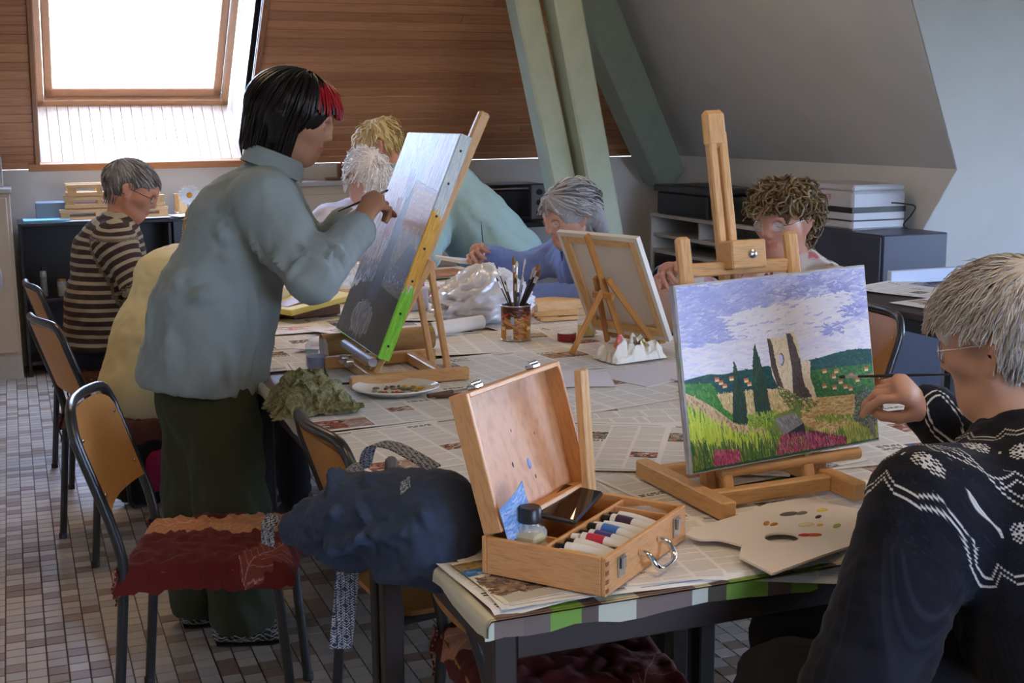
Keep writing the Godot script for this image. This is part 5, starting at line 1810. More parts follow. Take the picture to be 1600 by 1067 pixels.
		put(g, "cap", M.plastic_black if k % 3 else mat(rgb(230, 230, 230), 0.4), p, Vector3(0, 0, -0.05), Basis(Vector3.RIGHT, PI / 2))
	# small clear bag in the end compartment
	g = G.new()
	var nz := FastNoiseLite.new()
	nz.frequency = 40.0
	g.ball(Vector3.ZERO, Vector3(0.018, 0.012, 0.04), 14, 10)
	for i in g.v.size():
		g.v[i] *= 1.0 + 0.5 * nz.get_noise_3dv(g.v[i])
	solo(g, "plastic_wrap", M.thin_glass, "crumpled clear plastic wrap in the paint box end", "plastic wrap", o + bx * Vector3(0.126, 0.045, 0.05), bx)
	# square bottle of oil
	var b := thing("oil_bottle", "small square bottle of yellow painting oil with black cap", "bottle", o + bx * Vector3(-0.1, 0.008, -0.052))
	b.basis = bx
	g = G.new()
	g.box(Vector3(0, 0.031, 0), Vector3(0.044, 0.062, 0.044), 0.006)
	g.lathe([Vector2(0.021, 0.06), Vector2(0.014, 0.068), Vector2(0.014, 0.076)], 16)
	put(g, "glass_body", M.thin_glass, b)
	g = G.new()
	g.box(Vector3(0, 0.028, 0), Vector3(0.039, 0.05, 0.039), 0.004)
	put(g, "oil", mat(rgb(196, 176, 84), 0.2), b)
	g = G.new()
	g.box(Vector3(0, 0.024, 0), Vector3(0.0452, 0.032, 0.0452), 0.006)
	put(g, "paper_label", mat(rgb(214, 208, 190), 0.7), b)
	g = G.new()
	g.lathe([Vector2(0.0185, 0.072), Vector2(0.0185, 0.094), Vector2(0.016, 0.097), Vector2(0, 0.097)], 20)
	put(g, "cap", M.plastic_black, b)
	# phone
	var ph := thing("phone", "black mobile phone lying tilted across the paint box", "phone", o + bx * Vector3(0.045, 0.068, -0.057))
	ph.basis = bx * Basis(Vector3.UP, 0.16) * Basis(Vector3.RIGHT, 0.10) * Basis(Vector3.BACK, 0.05)
	g = G.new()
	g.box(Vector3.ZERO, Vector3(0.152, 0.009, 0.073), 0.003)
	put(g, "case", mat(rgb(52, 52, 58), 0.3, 0.4), ph)
	g = G.new()
	g.box(Vector3(0, 0.0048, 0), Vector3(0.146, 0.0006, 0.067))
	put(g, "screen", mat(rgb(12, 12, 14), 0.05), ph)
	# postcard with the same ruin
	var im := Image.create(128, 180, false, Image.FORMAT_RGB8)
	var rg := RandomNumberGenerator.new()
	rg.seed = 6
	im.fill(rgb(110, 150, 210))
	strokes(im, [[0, 0], [1, 0], [1, 0.6], [0, 0.6]], 300, [rgb(96, 142, 212), rgb(134, 172, 220), rgb(180, 200, 226)], 0.2, 0.1, 0.3, 5, rg)
	strokes(im, [[0, 0.58], [1, 0.5], [1, 1], [0, 1]], 400, [rgb(70, 96, 60), rgb(110, 130, 80), rgb(150, 140, 100), rgb(50, 70, 50)], 0.08, 1.2, 0.6, 4, rg)
	poly_fill(im, [[0.62, 0.35], [0.76, 0.30], [0.84, 0.62], [0.66, 0.66]], rgb(190, 176, 156))
	poly_fill(im, [[0.72, 0.30], [0.78, 0.34], [0.80, 0.62], [0.75, 0.62]], rgb(80, 72, 70))
	for cx in [0.40, 0.56]:
		poly_fill(im, [[cx, 0.42], [cx + 0.05, 0.8], [cx - 0.05, 0.8]], rgb(38, 56, 44))
	var pm := mat(Color.WHITE, 0.35)
	pm.albedo_texture = tex_of(im)
	g = G.new()
	g.sheet(4, 4, func(a, c): return Vector3((a - 0.5) * 0.088, c * 0.118, 0.004 * sin(PI * a)), 0.0008)
	solo(g, "postcard", pm, "photo postcard of a ruin and cypresses leaning in the paint box lid", "postcard", o + bx * Vector3(-0.085, 0.014, -0.066), bx * Basis(Vector3.UP, 0.05) * Basis(Vector3.RIGHT, -0.10) * Basis(Vector3.BACK, 0.30))

func palette() -> void:
	# white card palette overhanging the table edge; outline in metres, z towards the front
	var pts := PackedVector2Array()
	for p in curve([Vector3(1.035, -1.83, 0), Vector3(1.045, -1.80, 0), Vector3(1.075, -1.785, 0), Vector3(1.095, -1.745, 0)], 5):
		pts.append(Vector2(p.x, -p.y))
	for p in [Vector2(1.062, 1.700), Vector2(1.068, 1.612), Vector2(1.20, 1.655), Vector2(1.36, 1.70), Vector2(1.42, 1.79), Vector2(1.34, 1.93), Vector2(1.26, 1.925), Vector2(1.18, 1.89), Vector2(1.10, 1.865), Vector2(1.055, 1.85)]:
		pts.append(p)
	var hole := PackedVector2Array()
	for k in 20:
		hole.append(Vector2(1.178 + 0.03 * cos(TAU * k / 20.0), 1.752 + 0.026 * sin(TAU * k / 20.0)))
	# cut the thumb hole by a thin slit
	var full := PackedVector2Array()
	var pl := Geometry2D.clip_polygons(pts, hole)
	var g := G.new()
	if pl.size() == 2:
		var outer: PackedVector2Array = pts
		for half in 2:
			var cut := PackedVector2Array([Vector2(0.9, 1.4), Vector2(1.178, 1.4), Vector2(1.178, 2.2), Vector2(0.9, 2.2)]) if half == 0 else PackedVector2Array([Vector2(1.178, 1.4), Vector2(1.7, 1.4), Vector2(1.7, 2.2), Vector2(1.178, 2.2)])
			for piece in Geometry2D.intersect_polygons(outer, cut):
				for q in Geometry2D.clip_polygons(piece, hole):
					g.slab(q, Vector3(-1.2, 0.004, 1.78), Vector3.RIGHT, Vector3(0, 0, -1), 0.004)
	else:
		g.slab(pts, Vector3(-1.2, 0.004, 1.78), Vector3.RIGHT, Vector3(0, 0, -1), 0.004)
	var o := solo(g, "palette", mat(rgb(232, 222, 212), 0.5), "white card palette with thumb hole and paint dabs at the table edge", "palette", Vector3(1.2, TT + 0.009, -1.78))
	var dabs := [[-0.005, 0.045, 0.012, rgb(190, 120, 50), 0.8], [0.004, 0.035, 0.010, rgb(180, 106, 44), 0.3], [0.062, 0.075, 0.020, rgb(86, 92, 96), 0.0], [0.085, 0.07, 0.014, rgb(120, 116, 104), 0.2], [0.055, 0.012, 0.016, rgb(226, 206, 160), 0.0], [0.02, -0.035, 0.012, rgb(190, 40, 36), -0.3], [0.035, -0.04, 0.014, rgb(200, 90, 40), -0.3], [0.13, 0.07, 0.012, rgb(230, 210, 60), 0.0], [0.1, 0.04, 0.01, rgb(60, 60, 66), 0.5], [0.075, 0.0, 0.007, rgb(220, 170, 70), 0.0], [0.1, -0.015, 0.012, rgb(150, 170, 60), 0.5]]
	for d in dabs:
		var b := G.new()
		b.ball(Vector3.ZERO, Vector3(d[2], 0.0028, d[2] * 0.45), 14, 6, Basis(Vector3.UP, d[4]))
		put(b, "paint_dab", mat(d[3], 0.25), o, Vector3(d[0], 0.0045, -d[1]))

func small_things() -> void:
	# oval plate with paint
	var p := thing("plate", "white oval plate smeared with oil paints beside the boat easel", "plate", Vector3(0.915, TT, -3.19), -0.36)
	var g := G.new()
	g.lathe([Vector2(0, 0), Vector2(0.075, 0), Vector2(0.11, 0.014), Vector2(0.118, 0.018), Vector2(0.116, 0.021), Vector2(0.105, 0.016), Vector2(0.078, 0.006), Vector2(0, 0.005)], 40)
	for i in g.v.size():
		g.v[i].z *= 0.86
	put(g, "dish", mat(rgb(234, 232, 226), 0.15), p)
	var rg := RandomNumberGenerator.new()
	rg.seed = 31
	for k in 34:
		var a := rg.randf() * TAU
		var r := sqrt(rg.randf()) * 0.066
		g = G.new()
		var s := rg.randf_range(0.005, 0.016)
		g.ball(Vector3.ZERO, Vector3(s, 0.003 + rg.randf() * 0.002, s * 0.6), 10, 5, Basis(Vector3.UP, rg.randf() * 3.0))
		var cc: Color = [rgb(120, 112, 100), rgb(96, 92, 86), rgb(140, 130, 110), rgb(110, 100, 92), rgb(70, 66, 64), rgb(150, 110, 80)][rg.randi() % 6]
		if k > 28:
			cc = [rgb(206, 176, 40), rgb(190, 140, 30), rgb(206, 60, 30), rgb(200, 160, 40), rgb(196, 80, 40)][k - 29]
		put(g, "paint_dab", mat(cc, 0.3), p, Vector3(cos(a) * r, 0.007, sin(a) * r * 0.8) if k < 29 else [Vector3(0.02, 0.009, -0.04), Vector3(0.045, 0.009, -0.03), Vector3(0.005, 0.009, 0.03), Vector3(0.065, 0.009, -0.02), Vector3(-0.03, 0.009, 0.035)][k - 29])
	# crumpled painty rag
	g = G.new()
	var nz := FastNoiseLite.new()
	nz.seed = 14
	nz.frequency = 9.0
	nz.fractal_octaves = 3
	g.sheet(70, 50, func(a, b):
		var x: float = (a - 0.5) * 0.22
		var z: float = (b - 0.5) * 0.20
		var e := maxf(absf(a - 0.5), absf(b - 0.5)) * 2.0
		var hgt := 0.062 * pow(maxf(0.0, 1.0 - e * e), 0.7) * (1.0 + 0.5 * sin((a - 0.15) * 5.0))
		var rid := absf(nz.get_noise_2d(x * 1.2, z * 1.2)) * 0.06 * (1.0 - e * 0.5)
		var hang := 0.0
		if x < -0.06:
			hang = (-0.06 - x) * 0.9
		return Vector3(x + 0.02 * nz.get_noise_2d(z * 3.0, x * 3.0 + 9.0), maxf(0.003, hgt + rid - hang * 0.4), -z + 0.02 * nz.get_noise_2d(x * 3.0 + 5.0, z * 3.0)), 0.002)
	var rag := cloth(rgb(220, 220, 210), 0.9, 0.4, 30.0)
	rag.uv1_triplanar = true
	rag.uv1_scale = Vector3.ONE * 7.0
	rag.albedo_texture = noise_tex(256, 0.02, [rgb(48, 54, 36), rgb(96, 102, 70), rgb(120, 126, 96), rgb(176, 170, 134), rgb(104, 112, 84), rgb(150, 122, 74), rgb(60, 66, 48)], 4, 41)
	solo(g, "rag", rag, "crumpled green and ochre paint rag at the table edge", "rag", Vector3(0.665, TT, -3.10))
	g = G.new()
	g.tube([Vector3(-0.05, 0, 0), Vector3(0.03, 0.0, 0.012)], [0.016, 0.014], 14, false)
	solo(g, "rolled_cloth", rag, "rolled-up end of painty cloth beside the rag", "cloth", Vector3(0.72, TT + 0.018, -3.01), Basis(Vector3.UP, -0.3))
	# glass of blue water
	jar("glass of dark blue rinsing water behind the rag", Vector3(0.80, TT, -3.62), 0.034, 0.085, rgb(62, 66, 128), Color(0, 0, 0, 0), 0.42)
	# cardboard tube and white paper roll
	g = G.new()
	g.tube([Vector3(-0.19, 0, 0), Vector3(0.17, 0, 0)], 0.036, 28, false)
	g.tube([Vector3(0.17, 0, 0), Vector3(-0.19, 0, 0)], 0.033, 28, false)
	var tb := wood(rgb(176, 140, 88), 0.1, 0.6, Vector3(1.5, 10, 10))
	solo(g, "cardboard_tube", tb, "thick brown cardboard tube behind the boat easel", "tube", Vector3(1.04, TT + 0.037, -3.78), Basis(Vector3.UP, 0.02))
	g = G.new()
	g.tube([Vector3(-0.115, 0, 0), Vector3(0.115, 0, 0)], 0.024, 24, false)
	g.tube([Vector3(0.115, 0, 0), Vector3(-0.115, 0, 0)], 0.018, 24, false)
	solo(g, "paper_roll", M.paper, "white paper roll lying before the plastic bag", "roll", Vector3(1.375, TT + 0.025, -4.03), Basis(Vector3.UP, 0.36))
	paint_can()
	plastic_bag()
	# red tape reel, jars
	var rr := thing("tape_reel", "small red reel with a white disc beside the folding easel", "reel", Vector3(1.66, TT, -3.74))
	g = G.new()
	g.lathe([Vector2(0, 0), Vector2(0.031, 0), Vector2(0.031, 0.024), Vector2(0, 0.024)], 24)
	put(g, "band", mat(rgb(132, 22, 34), 0.35), rr)
	g = G.new()
	g.lathe([Vector2(0.028, 0.024), Vector2(0.03, 0.026), Vector2(0.012, 0.036), Vector2(0, 0.037)], 24)
	put(g, "disc", M.paper, rr)
	jar("glass jar of yellow water beside the red reel", Vector3(1.76, TT, -3.80), 0.032, 0.09, rgb(214, 186, 30), Color(0, 0, 0, 0), 0.42)
	jar("small jar of dark red paint behind the folding easel", Vector3(1.85, TT, -3.76), 0.03, 0.045, rgb(120, 26, 40), Color(0, 0, 0, 0), 0.8)
	# box of pencils, sticks
	for k in 6:
		var z0 := -4.12 - 0.028 * k
		g = G.new()
		g.box(Vector3(0, 0.006, 0), Vector3(0.30 - 0.01 * k, 0.012, 0.02), 0.002)
		solo(g, "wooden_strip", M.pine, "flat pale wooden strip, %s from the pencil case" % ["sixth", "fifth", "fourth", "third", "second", "first"][k], "strip", Vector3(1.88 - 0.01 * (k % 2), TT + 0.001, z0), Basis(Vector3.UP, 0.05 * sin(k * 3.0)), "wooden strips beside the paint can")
	var wb := thing("pencil_case", "flat pale wooden pencil case behind the paint can", "case", Vector3(1.86, TT, -4.36), 0.08)
	g = G.new()
	g.box(Vector3(0, 0.022, 0), Vector3(0.27, 0.044, 0.12), 0.004)
	put(g, "body", M.pine, wb)
	g = G.new()
	g.box(Vector3(-0.085, 0.022, 0.0605), Vector3(0.012, 0.03, 0.002))
	put(g, "clasp", M.steel, wb)
	# crumpled tissue with flowers, envelopes
	g = G.new()
	g.sheet(40, 30, func(a, b):
		var x: float = (a - 0.5) * 0.19
		var z: float = (b - 0.5) * 0.12
		var e := maxf(absf(a - 0.5), absf(b - 0.5)) * 2.0
		return Vector3(x + 0.012 * nz.get_noise_2d(z * 6.0, x * 5.0), 0.004 + (0.03 + 0.09 * absf(nz.get_noise_2d(x * 1.6 + 20.0, z * 1.6))) * pow(maxf(0.0, 1.0 - e * e), 0.6), -z), 0.001)
	var ti := mat(Color.WHITE, 0.85)
	var tim := Image.create(128, 96, false, Image.FORMAT_RGB8)
	tim.fill(rgb(232, 226, 212))
	var r2 := RandomNumberGenerator.new()
	r2.seed = 3
	for q in [[0.3, 0.4, rgb(226, 110, 120)], [0.7, 0.5, rgb(190, 190, 90)], [0.5, 0.7, rgb(120, 110, 80)], [0.35, 0.5, rgb(240, 170, 90)]]:
		strokes(tim, [[q[0] - 0.06, q[1] - 0.08], [q[0] + 0.06, q[1] - 0.08], [q[0] + 0.06, q[1] + 0.08], [q[0] - 0.06, q[1] + 0.08]], 40, [q[2]], 0.05, 0.5, 1.5, 4, r2)
	ti.albedo_texture = tex_of(tim)
	solo(g, "tissue", ti, "crumpled paper napkin with small printed flowers under the folding easel", "napkin", Vector3(1.70, TT, -3.36), Basis(Vector3.UP, 0.2))
	var env := [[1.67, -3.12, 0.30, 0.20, 0.32, "large white sheet of paper before the flowered napkin", 0], [1.40, -3.14, 0.24, 0.18, -0.35, "grey-white envelope beside the red reel's newspaper", 1], [1.78, -2.98, 0.22, 0.14, 0.15, "white card beside the orange-edged leaflet", 2]]
	for q in env:
		g = G.new()
		g.sheet(10, 8, func(a, b): return Vector3((a - 0.5) * q[2], 0.003 + 0.004 * q[6] * 0.5 + 0.006 * sin(a * 3.0) * b, (0.5 - b) * q[3]), 0.0015)
		solo(g, "paper_sheet", mat(rgb(222, 218, 222), 0.75), q[5], "paper", Vector3(q[0], TT - 0.001, q[1]), Basis(Vector3.UP, q[4]))
	g = G.new()
	g.sheet(4, 4, func(a, b): return Vector3((a - 0.5) * 0.10, 0.003 + 0.01 * b * b, (0.5 - b) * 0.13), 0.001)
	solo(g, "leaflet", mat(rgb(196, 132, 72), 0.6), "orange-brown leaflet beside the landscape painting", "leaflet", Vector3(1.62, TT, -2.78), Basis(Vector3.UP, -0.2))
	# sketchbooks and clutter on the far left part of the table
	g = G.new()
	g.box(Vector3(0, 0.018, 0), Vector3(0.20, 0.036, 0.15), 0.003)
	solo(g, "wooden_block", wood(rgb(120, 84, 58), 0.5), "brown wooden block propping up the yellow pad", "block", Vector3(1.0, TT, -4.66), Basis(Vector3.UP, 0.3))
	var yp := thing("yellow_pad", "yellow canvas pad tilted on a wooden block", "pad", Vector3(0.99, TT + 0.042, -4.62), 0.42)
	yp.basis = Basis(Vector3.UP, 0.42) * Basis(Vector3.BACK, 0.10)
	g = G.new()
	g.box(Vector3(0, 0.012, 0), Vector3(0.30, 0.022, 0.22), 0.003)
	put(g, "pad_body", mat(rgb(226, 208, 112), 0.6), yp)
	g = G.new()
	g.sheet(6, 4, func(a, b): return Vector3((a - 0.5) * 0.24, 0.0245 + 0.004 * sin(a * 6.0), (0.5 - b) * 0.10), 0.001)
	put(g, "lilac_paint", mat(rgb(196, 186, 208), 0.6), yp)
	var sk := Image.create(128, 128, false, Image.FORMAT_RGB8)
	sk.fill(rgb(232, 228, 222))
	strokes(sk, [[0.2, 0.2], [0.8, 0.3], [0.7, 0.7], [0.2, 0.6]], 60, [rgb(226, 110, 60), rgb(196, 60, 70), rgb(90, 60, 60), rgb(226, 170, 80)], 0.14, 0.4, 0.8, 3, r2)
	var skm := mat(Color.WHITE, 0.8)
	skm.albedo_texture = tex_of(sk)
	for k in 3:
		g = G.new()
		g.sheet(10, 8, func(a, b): return Vector3((a - 0.5) * 0.24, 0.004 + 0.003 * k + 0.02 * pow(absf(a - 0.5), 1.5) * float(k == 1), (0.5 - b) * 0.19), 0.0015)
		solo(g, "sketch_sheet", skm, ["white sketch sheet with orange marks nearest the yellow pad", "white sketch sheet with curled sides and orange marks", "white sketch sheet behind the cardboard tube"][k], "sketch", Vector3([0.86, 1.05, 0.93][k], TT, [-4.33, -4.20, -3.96][k]), Basis(Vector3.UP, 0.5 * k), "sketch sheets beside the yellow pad")
	# tub of orange juice-coloured water
	var cup := thing("plastic_tub", "clear plastic tub half full of orange water", "tub", Vector3(1.21, TT, -4.93))
	g = G.new()
	g.lathe([Vector2(0, 0), Vector2(0.052, 0), Vector2(0.066, 0.15), Vector2(0.07, 0.152), Vector2(0.062, 0.15), Vector2(0.05, 0.004)], 24)
	put(g, "wall", M.thin_glass, cup)
	g = G.new()
	g.lathe([Vector2(0, 0.004), Vector2(0.05, 0.004), Vector2(0.0545, 0.058), Vector2(0, 0.058)], 24)
	put(g, "water", mat(rgb(230, 166, 44), 0.15), cup)
	# tub of felt pens
	var pt := thing("pen_pot", "pale plastic pot of coloured felt pens behind the boat picture", "pot", Vector3(1.40, TT, -4.60))
	g = G.new()
	g.box(Vector3(0, 0.045, 0), Vector3(0.10, 0.09, 0.07), 0.006)
	put(g, "pot_body", mat(rgb(206, 206, 214), 0.4), pt)
	for k in 7:
		g = G.new()
		g.tube([Vector3(-0.035 + 0.012 * k, 0.08, 0.01 * (k % 2)), Vector3(-0.04 + 0.014 * k, 0.15 + 0.02 * (k % 3), 0.012 * (k % 2))], 0.006, 8)
		solo(g, "felt_pen", mat([rgb(110, 70, 170), rgb(60, 80, 180), rgb(196, 60, 120), rgb(70, 150, 80), rgb(150, 90, 190), rgb(220, 130, 50), rgb(80, 60, 150)][k], 0.4), "%s felt pen standing in the pale pot" % ["violet", "blue", "pink", "green", "lilac", "orange", "indigo"][k], "felt pen", Vector3(1.40, TT, -4.60), Basis(), "felt pens in the pot")
	jar("small paint pot with a green lid behind the felt pens", Vector3(1.53, TT, -4.78), 0.026, 0.05, rgb(186, 80, 60), rgb(150, 170, 70), 0.8)
	var wk := wood(rgb(172, 116, 74), 0.1)
	for q in [[1.66, -4.92, 0.20, 0.035, 0.10, 0.35, "reddish wooden block behind the plastic bag"], [1.70, -5.55, 0.5, 0.02, 0.12, 0.25, "long brown wooden board at the far end of the table"], [1.48, -5.42, 0.26, 0.018, 0.08, 0.5, "pale wooden offcut beside the long board"]]:
		g = G.new()
		g.box(Vector3(0, q[3] / 2, 0), Vector3(q[2], q[3], q[4]), 0.003)
		solo(g, "wooden_board", wk, q[6], "board", Vector3(q[0], TT, q[1]), Basis(Vector3.UP, q[5]))
	# loose brushes and knives
	brush("slim dark brush lying before the plate", Vector3(0.72, TT + 0.006, -3.36), Vector3(0.93, TT + 0.006, -3.31), rgb(36, 32, 34), 0.0035, rgb(150, 150, 150), 0.012, "loose brushes on the table")
	brush("dark brush lying along the pale strips", Vector3(1.72, TT + 0.012, -4.16), Vector3(2.0, TT + 0.012, -4.10), rgb(60, 34, 28), 0.004, rgb(40, 36, 34), 0.014, "loose brushes on the table")
	brush("black brush lying beside the plastic bag", Vector3(1.18, TT + 0.006, -4.36), Vector3(1.40, TT + 0.006, -4.24), rgb(30, 28, 30), 0.004, rgb(170, 170, 170), 0.014, "loose brushes on the table")
	for k in 2:
		var kn := thing("palette_knife", ["steel palette knife pointing at the plate", "steel palette knife crossing behind the other knife"][k], "palette knife", Vector3(1.06 + 0.02 * k, TT + 0.006, -3.12 + 0.05 * k), 0.3 - 0.4 * k, "palette knives")
		g = G.new()
		g.tube([Vector3(-0.09, 0, 0), Vector3(-0.01, 0, 0)], 0.006, 8)
		put(g, "handle", mat(rgb(90, 60, 40), 0.4), kn)
		g = G.new()
		g.box(Vector3(0.035, 0, 0), Vector3(0.09, 0.002, 0.014), 0.0008)
		put(g, "blade", M.steel, kn)

func paint_can() -> void:
	var im := Image.create(512, 192, false, Image.FORMAT_RGB8)
	var g := RandomNumberGenerator.new()
	g.seed = 16
	im.fill(rgb(170, 110, 50))
	strokes(im, [[0, 0.0], [1, 0.0], [1, 0.4], [0, 0.4]], 500, [rgb(70, 34, 30), rgb(96, 44, 34), rgb(56, 30, 32)], 0.06, 0.2, 0.3, 6, g)
	strokes(im, [[0, 0.4], [1, 0.3], [1, 1], [0, 1]], 700, [rgb(176, 120, 54), rgb(150, 92, 40), rgb(200, 150, 80), rgb(120, 70, 34)], 0.06, 0.3, 0.4, 6, g)
	for k in 3:
		var x := 0.05 + k * 0.333
		poly_fill(im, [[x, 0.34], [x + 0.14, 0.2], [x + 0.14, 0.26], [x, 0.42]], rgb(196, 70, 44))
		poly_fill(im, [[x + 0.03, 0.62], [x + 0.10, 0.62], [x + 0.10, 0.98], [x + 0.03, 0.98]], rgb(186, 128, 60))
		poly_fill(im, [[x + 0.03, 0.62], [x + 0.10, 0.62], [x + 0.10, 0.70], [x + 0.03, 0.72]], rgb(226, 196, 140))
		poly_fill(im, [[x + 0.115, 0.68], [x + 0.2, 0.66], [x + 0.2, 0.97], [x + 0.115, 0.97]], rgb(216, 210, 196))
		for q in 7:
			im.fill_rect(Rect2i(int((x + 0.125) * 512), 166 + q * 3, 30 - q, 1), rgb(90, 80, 80))
		poly_fill(im, [[x + 0.17, 0.3], [x + 0.21, 0.3], [x + 0.21, 0.55], [x + 0.17, 0.5]], rgb(150, 160, 176))
	var m := mat(Color.WHITE, 0.3)
	m.albedo_texture = tex_of(im)
	var t := thing("paint_can", "printed brown and orange paint can holding brushes", "can", Vector3(1.516, TT, -3.83), 0.5)
	var c := G.new()
	var R := 0.049
	c.sheet(36, 2, func(a, b): return Vector3(R * cos(TAU * a), 0.003 + b * 0.112, -R * sin(TAU * a)), 0.0, true)
	put(c, "printed_wall", m, t)
	c = G.new()
	c.sheet(36, 2, func(a, b): return Vector3((R - 0.002) * cos(-TAU * a), 0.003 + b * 0.112, -(R - 0.002) * sin(-TAU * a)), 0.0, true)
	c.lathe([Vector2(0, 0.003), Vector2(R, 0.003)], 36)
	put(c, "inner_wall", M.steel, t)
	for y in [0.003, 0.115]:
		c = G.new()
		var ring := []
		for k in 36:
			ring.append(Vector3(R * cos(TAU * k / 36.0), y, R * sin(TAU * k / 36.0)))
		c.tube(ring, 0.0022, 6, false, true)
		put(c, "rim", M.steel, t)
	var tm := TextMesh.new()
	tm.text = "0.70"
	tm.font_size = 24
	tm.pixel_size = 0.0009
	tm.depth = 0.0008
	var fa := 0.12
	put(tm, "printed_text", mat(rgb(30, 28, 28), 0.4), t, Vector3(R * cos(fa) + 0.0, 0.034, -R * sin(fa)) * Vector3(1.012, 1, 1.012), Basis(Vector3.UP, PI / 2 + fa - 0.0))
	# brushes standing in the can
	var b0 := Vector3(1.516, TT + 0.008, -3.83)
	var bs := [[-0.75, -0.02, 0.20, rgb(40, 36, 34), 0.0028, rgb(50, 44, 40), 0.016, "thin black brush leaning furthest from the wide ones"], [-0.60, 0.15, 0.24, rgb(60, 50, 46), 0.0028, rgb(60, 50, 44), 0.016, "thin dark brush leaning out of the paint can"], [-0.45, -0.2, 0.19, rgb(96, 60, 44), 0.003, rgb(80, 60, 50), 0.014, "thin brown brush leaning out of the paint can"], [-0.5, 0.3, 0.15, rgb(40, 60, 50), 0.003, rgb(60, 56, 50), 0.012, "short green-black brush in the paint can"], [-0.05, 0.0, 0.27, rgb(150, 110, 50), 0.006, rgb(140, 110, 60), 0.03, "upright brush with a wide golden head in the can"], [0.05, 0.15, 0.25, rgb(216, 180, 120), 0.005, rgb(226, 200, 150), 0.02, "upright pale wooden brush in the can"], [0.0, -0.25, 0.20, rgb(70, 80, 60), 0.005, rgb(60, 60, 50), 0.02, "upright olive brush in the can"], [0.28, 0.05, 0.26, rgb(150, 150, 156), 0.004, rgb(190, 190, 190), 0.02, "slim silver brush in the can"], [0.3, 0.25, 0.20, rgb(206, 206, 210), 0.006, rgb(220, 220, 222), 0.03, "white plastic brush in the can"], [0.75, 0.0, 0.24, rgb(34, 22, 24), 0.007, rgb(150, 90, 40), 0.022, "thick black brush with brown bristles leaning from the can"], [0.65, 0.22, 0.23, rgb(40, 26, 26), 0.006, rgb(190, 180, 170), 0.02, "thick black brush with pale bristles leaning from the can"], [0.85, -0.15, 0.22, rgb(30, 20, 22), 0.007, rgb(120, 70, 36), 0.02, "thick black brush leaning lowest from the can"], [0.15, -0.1, 0.15, rgb(60, 80, 150), 0.006, rgb(60, 60, 120), 0.014, "short blue brush in the can"]]
	for q in bs:
		var dir := Vector3(q[0] * 0.93 + q[1] * 0.36, 0, q[0] * 0.36 - q[1] * 0.93)
		var a := b0 - dir * 0.035 + Vector3(0, 0.0, 0)
		var e: Vector3 = b0 + dir * (0.035 + (q[2] - 0.11) * 0.55) + Vector3(0, q[2], 0)
		brush(q[7], a, e, q[3], q[4], q[5], q[6], "brushes in the paint can")

func plastic_bag() -> void:
	var nz := FastNoiseLite.new()
	nz.seed = 3
	nz.frequency = 8.0
	nz.fractal_octaves = 4
	nz.fractal_type = FastNoiseLite.FRACTAL_RIDGED
	var g := G.new()
	g.ball(Vector3.ZERO, Vector3(1, 1, 1), 64, 40)
	for i in g.v.size():
		var d := g.v[i]
		var q := Vector3(d.x * 0.175, d.y * 0.075, d.z * 0.13)
		q.x -= 0.0
		var k := 1.0 + 0.30 * nz.get_noise_3dv(d * 0.22) + 0.12 * nz.get_noise_3dv(d * 0.5 + Vector3(3, 1, 2))
		q *= k
		q.y += 0.062 + 0.05 * maxf(0.0, d.y) * exp(-pow((d.x - 0.15) * 2.0, 2.0))
		q.y = maxf(q.y, 0.004)
		g.v[i] = q
	renormal(g)
	var m := mat(rgb(228, 228, 234), 0.22, 0.0, 0.7)
	m.backlight_enabled = true
	m.backlight = Color(0.25, 0.25, 0.27)
	solo(g, "plastic_bag", m, "crumpled white translucent plastic bag behind the paint can", "bag", Vector3(1.56, TT, -4.28), Basis(Vector3.UP, 0.36))

func renormal(g: G) -> void:
	var acc := {}
	for i in g.n.size():
		g.n[i] = Vector3.ZERO
	for i in range(0, g.ix.size(), 3):
		var a := g.ix[i]
		var b := g.ix[i + 2]
		var c := g.ix[i + 1]
		var q := (g.v[b] - g.v[a]).cross(g.v[c] - g.v[a])
		for k in [a, b, c]:
			var key := Vector3i((g.v[k] * 100000.0).round())
			acc[key] = acc.get(key, Vector3.ZERO) + q
	for i in g.n.size():
		g.n[i] = (acc.get(Vector3i((g.v[i] * 100000.0).round()), Vector3.UP) as Vector3).normalized()

func leafy_strap_material() -> StandardMaterial3D:
	var im := Image.create(128, 128, false, Image.FORMAT_RGB8)
	im.fill(rgb(44, 56, 84))
	var g := RandomNumberGenerator.new()
	g.seed = 19
	for i in 6:
		for j in 6:
			var cx := i * 22 + (j % 2) * 10
			var cy := j * 22
			for s in [-1, 1]:
				for k in 3:
					for l in 8:
						im.fill_rect(Rect2i(posmod(cx + s * (2 + l), 126), posmod(cy + k * 7 - l + (i % 2) * 4, 126), 2, 2), rgb(208, 206, 200))
	var m := cloth(Color.WHITE, 0.85, 0.2)
	m.normal_enabled = false
	m.albedo_texture = tex_of(im)
	m.uv1_triplanar = true
	m.uv1_scale = Vector3.ONE * 11.0
	return m

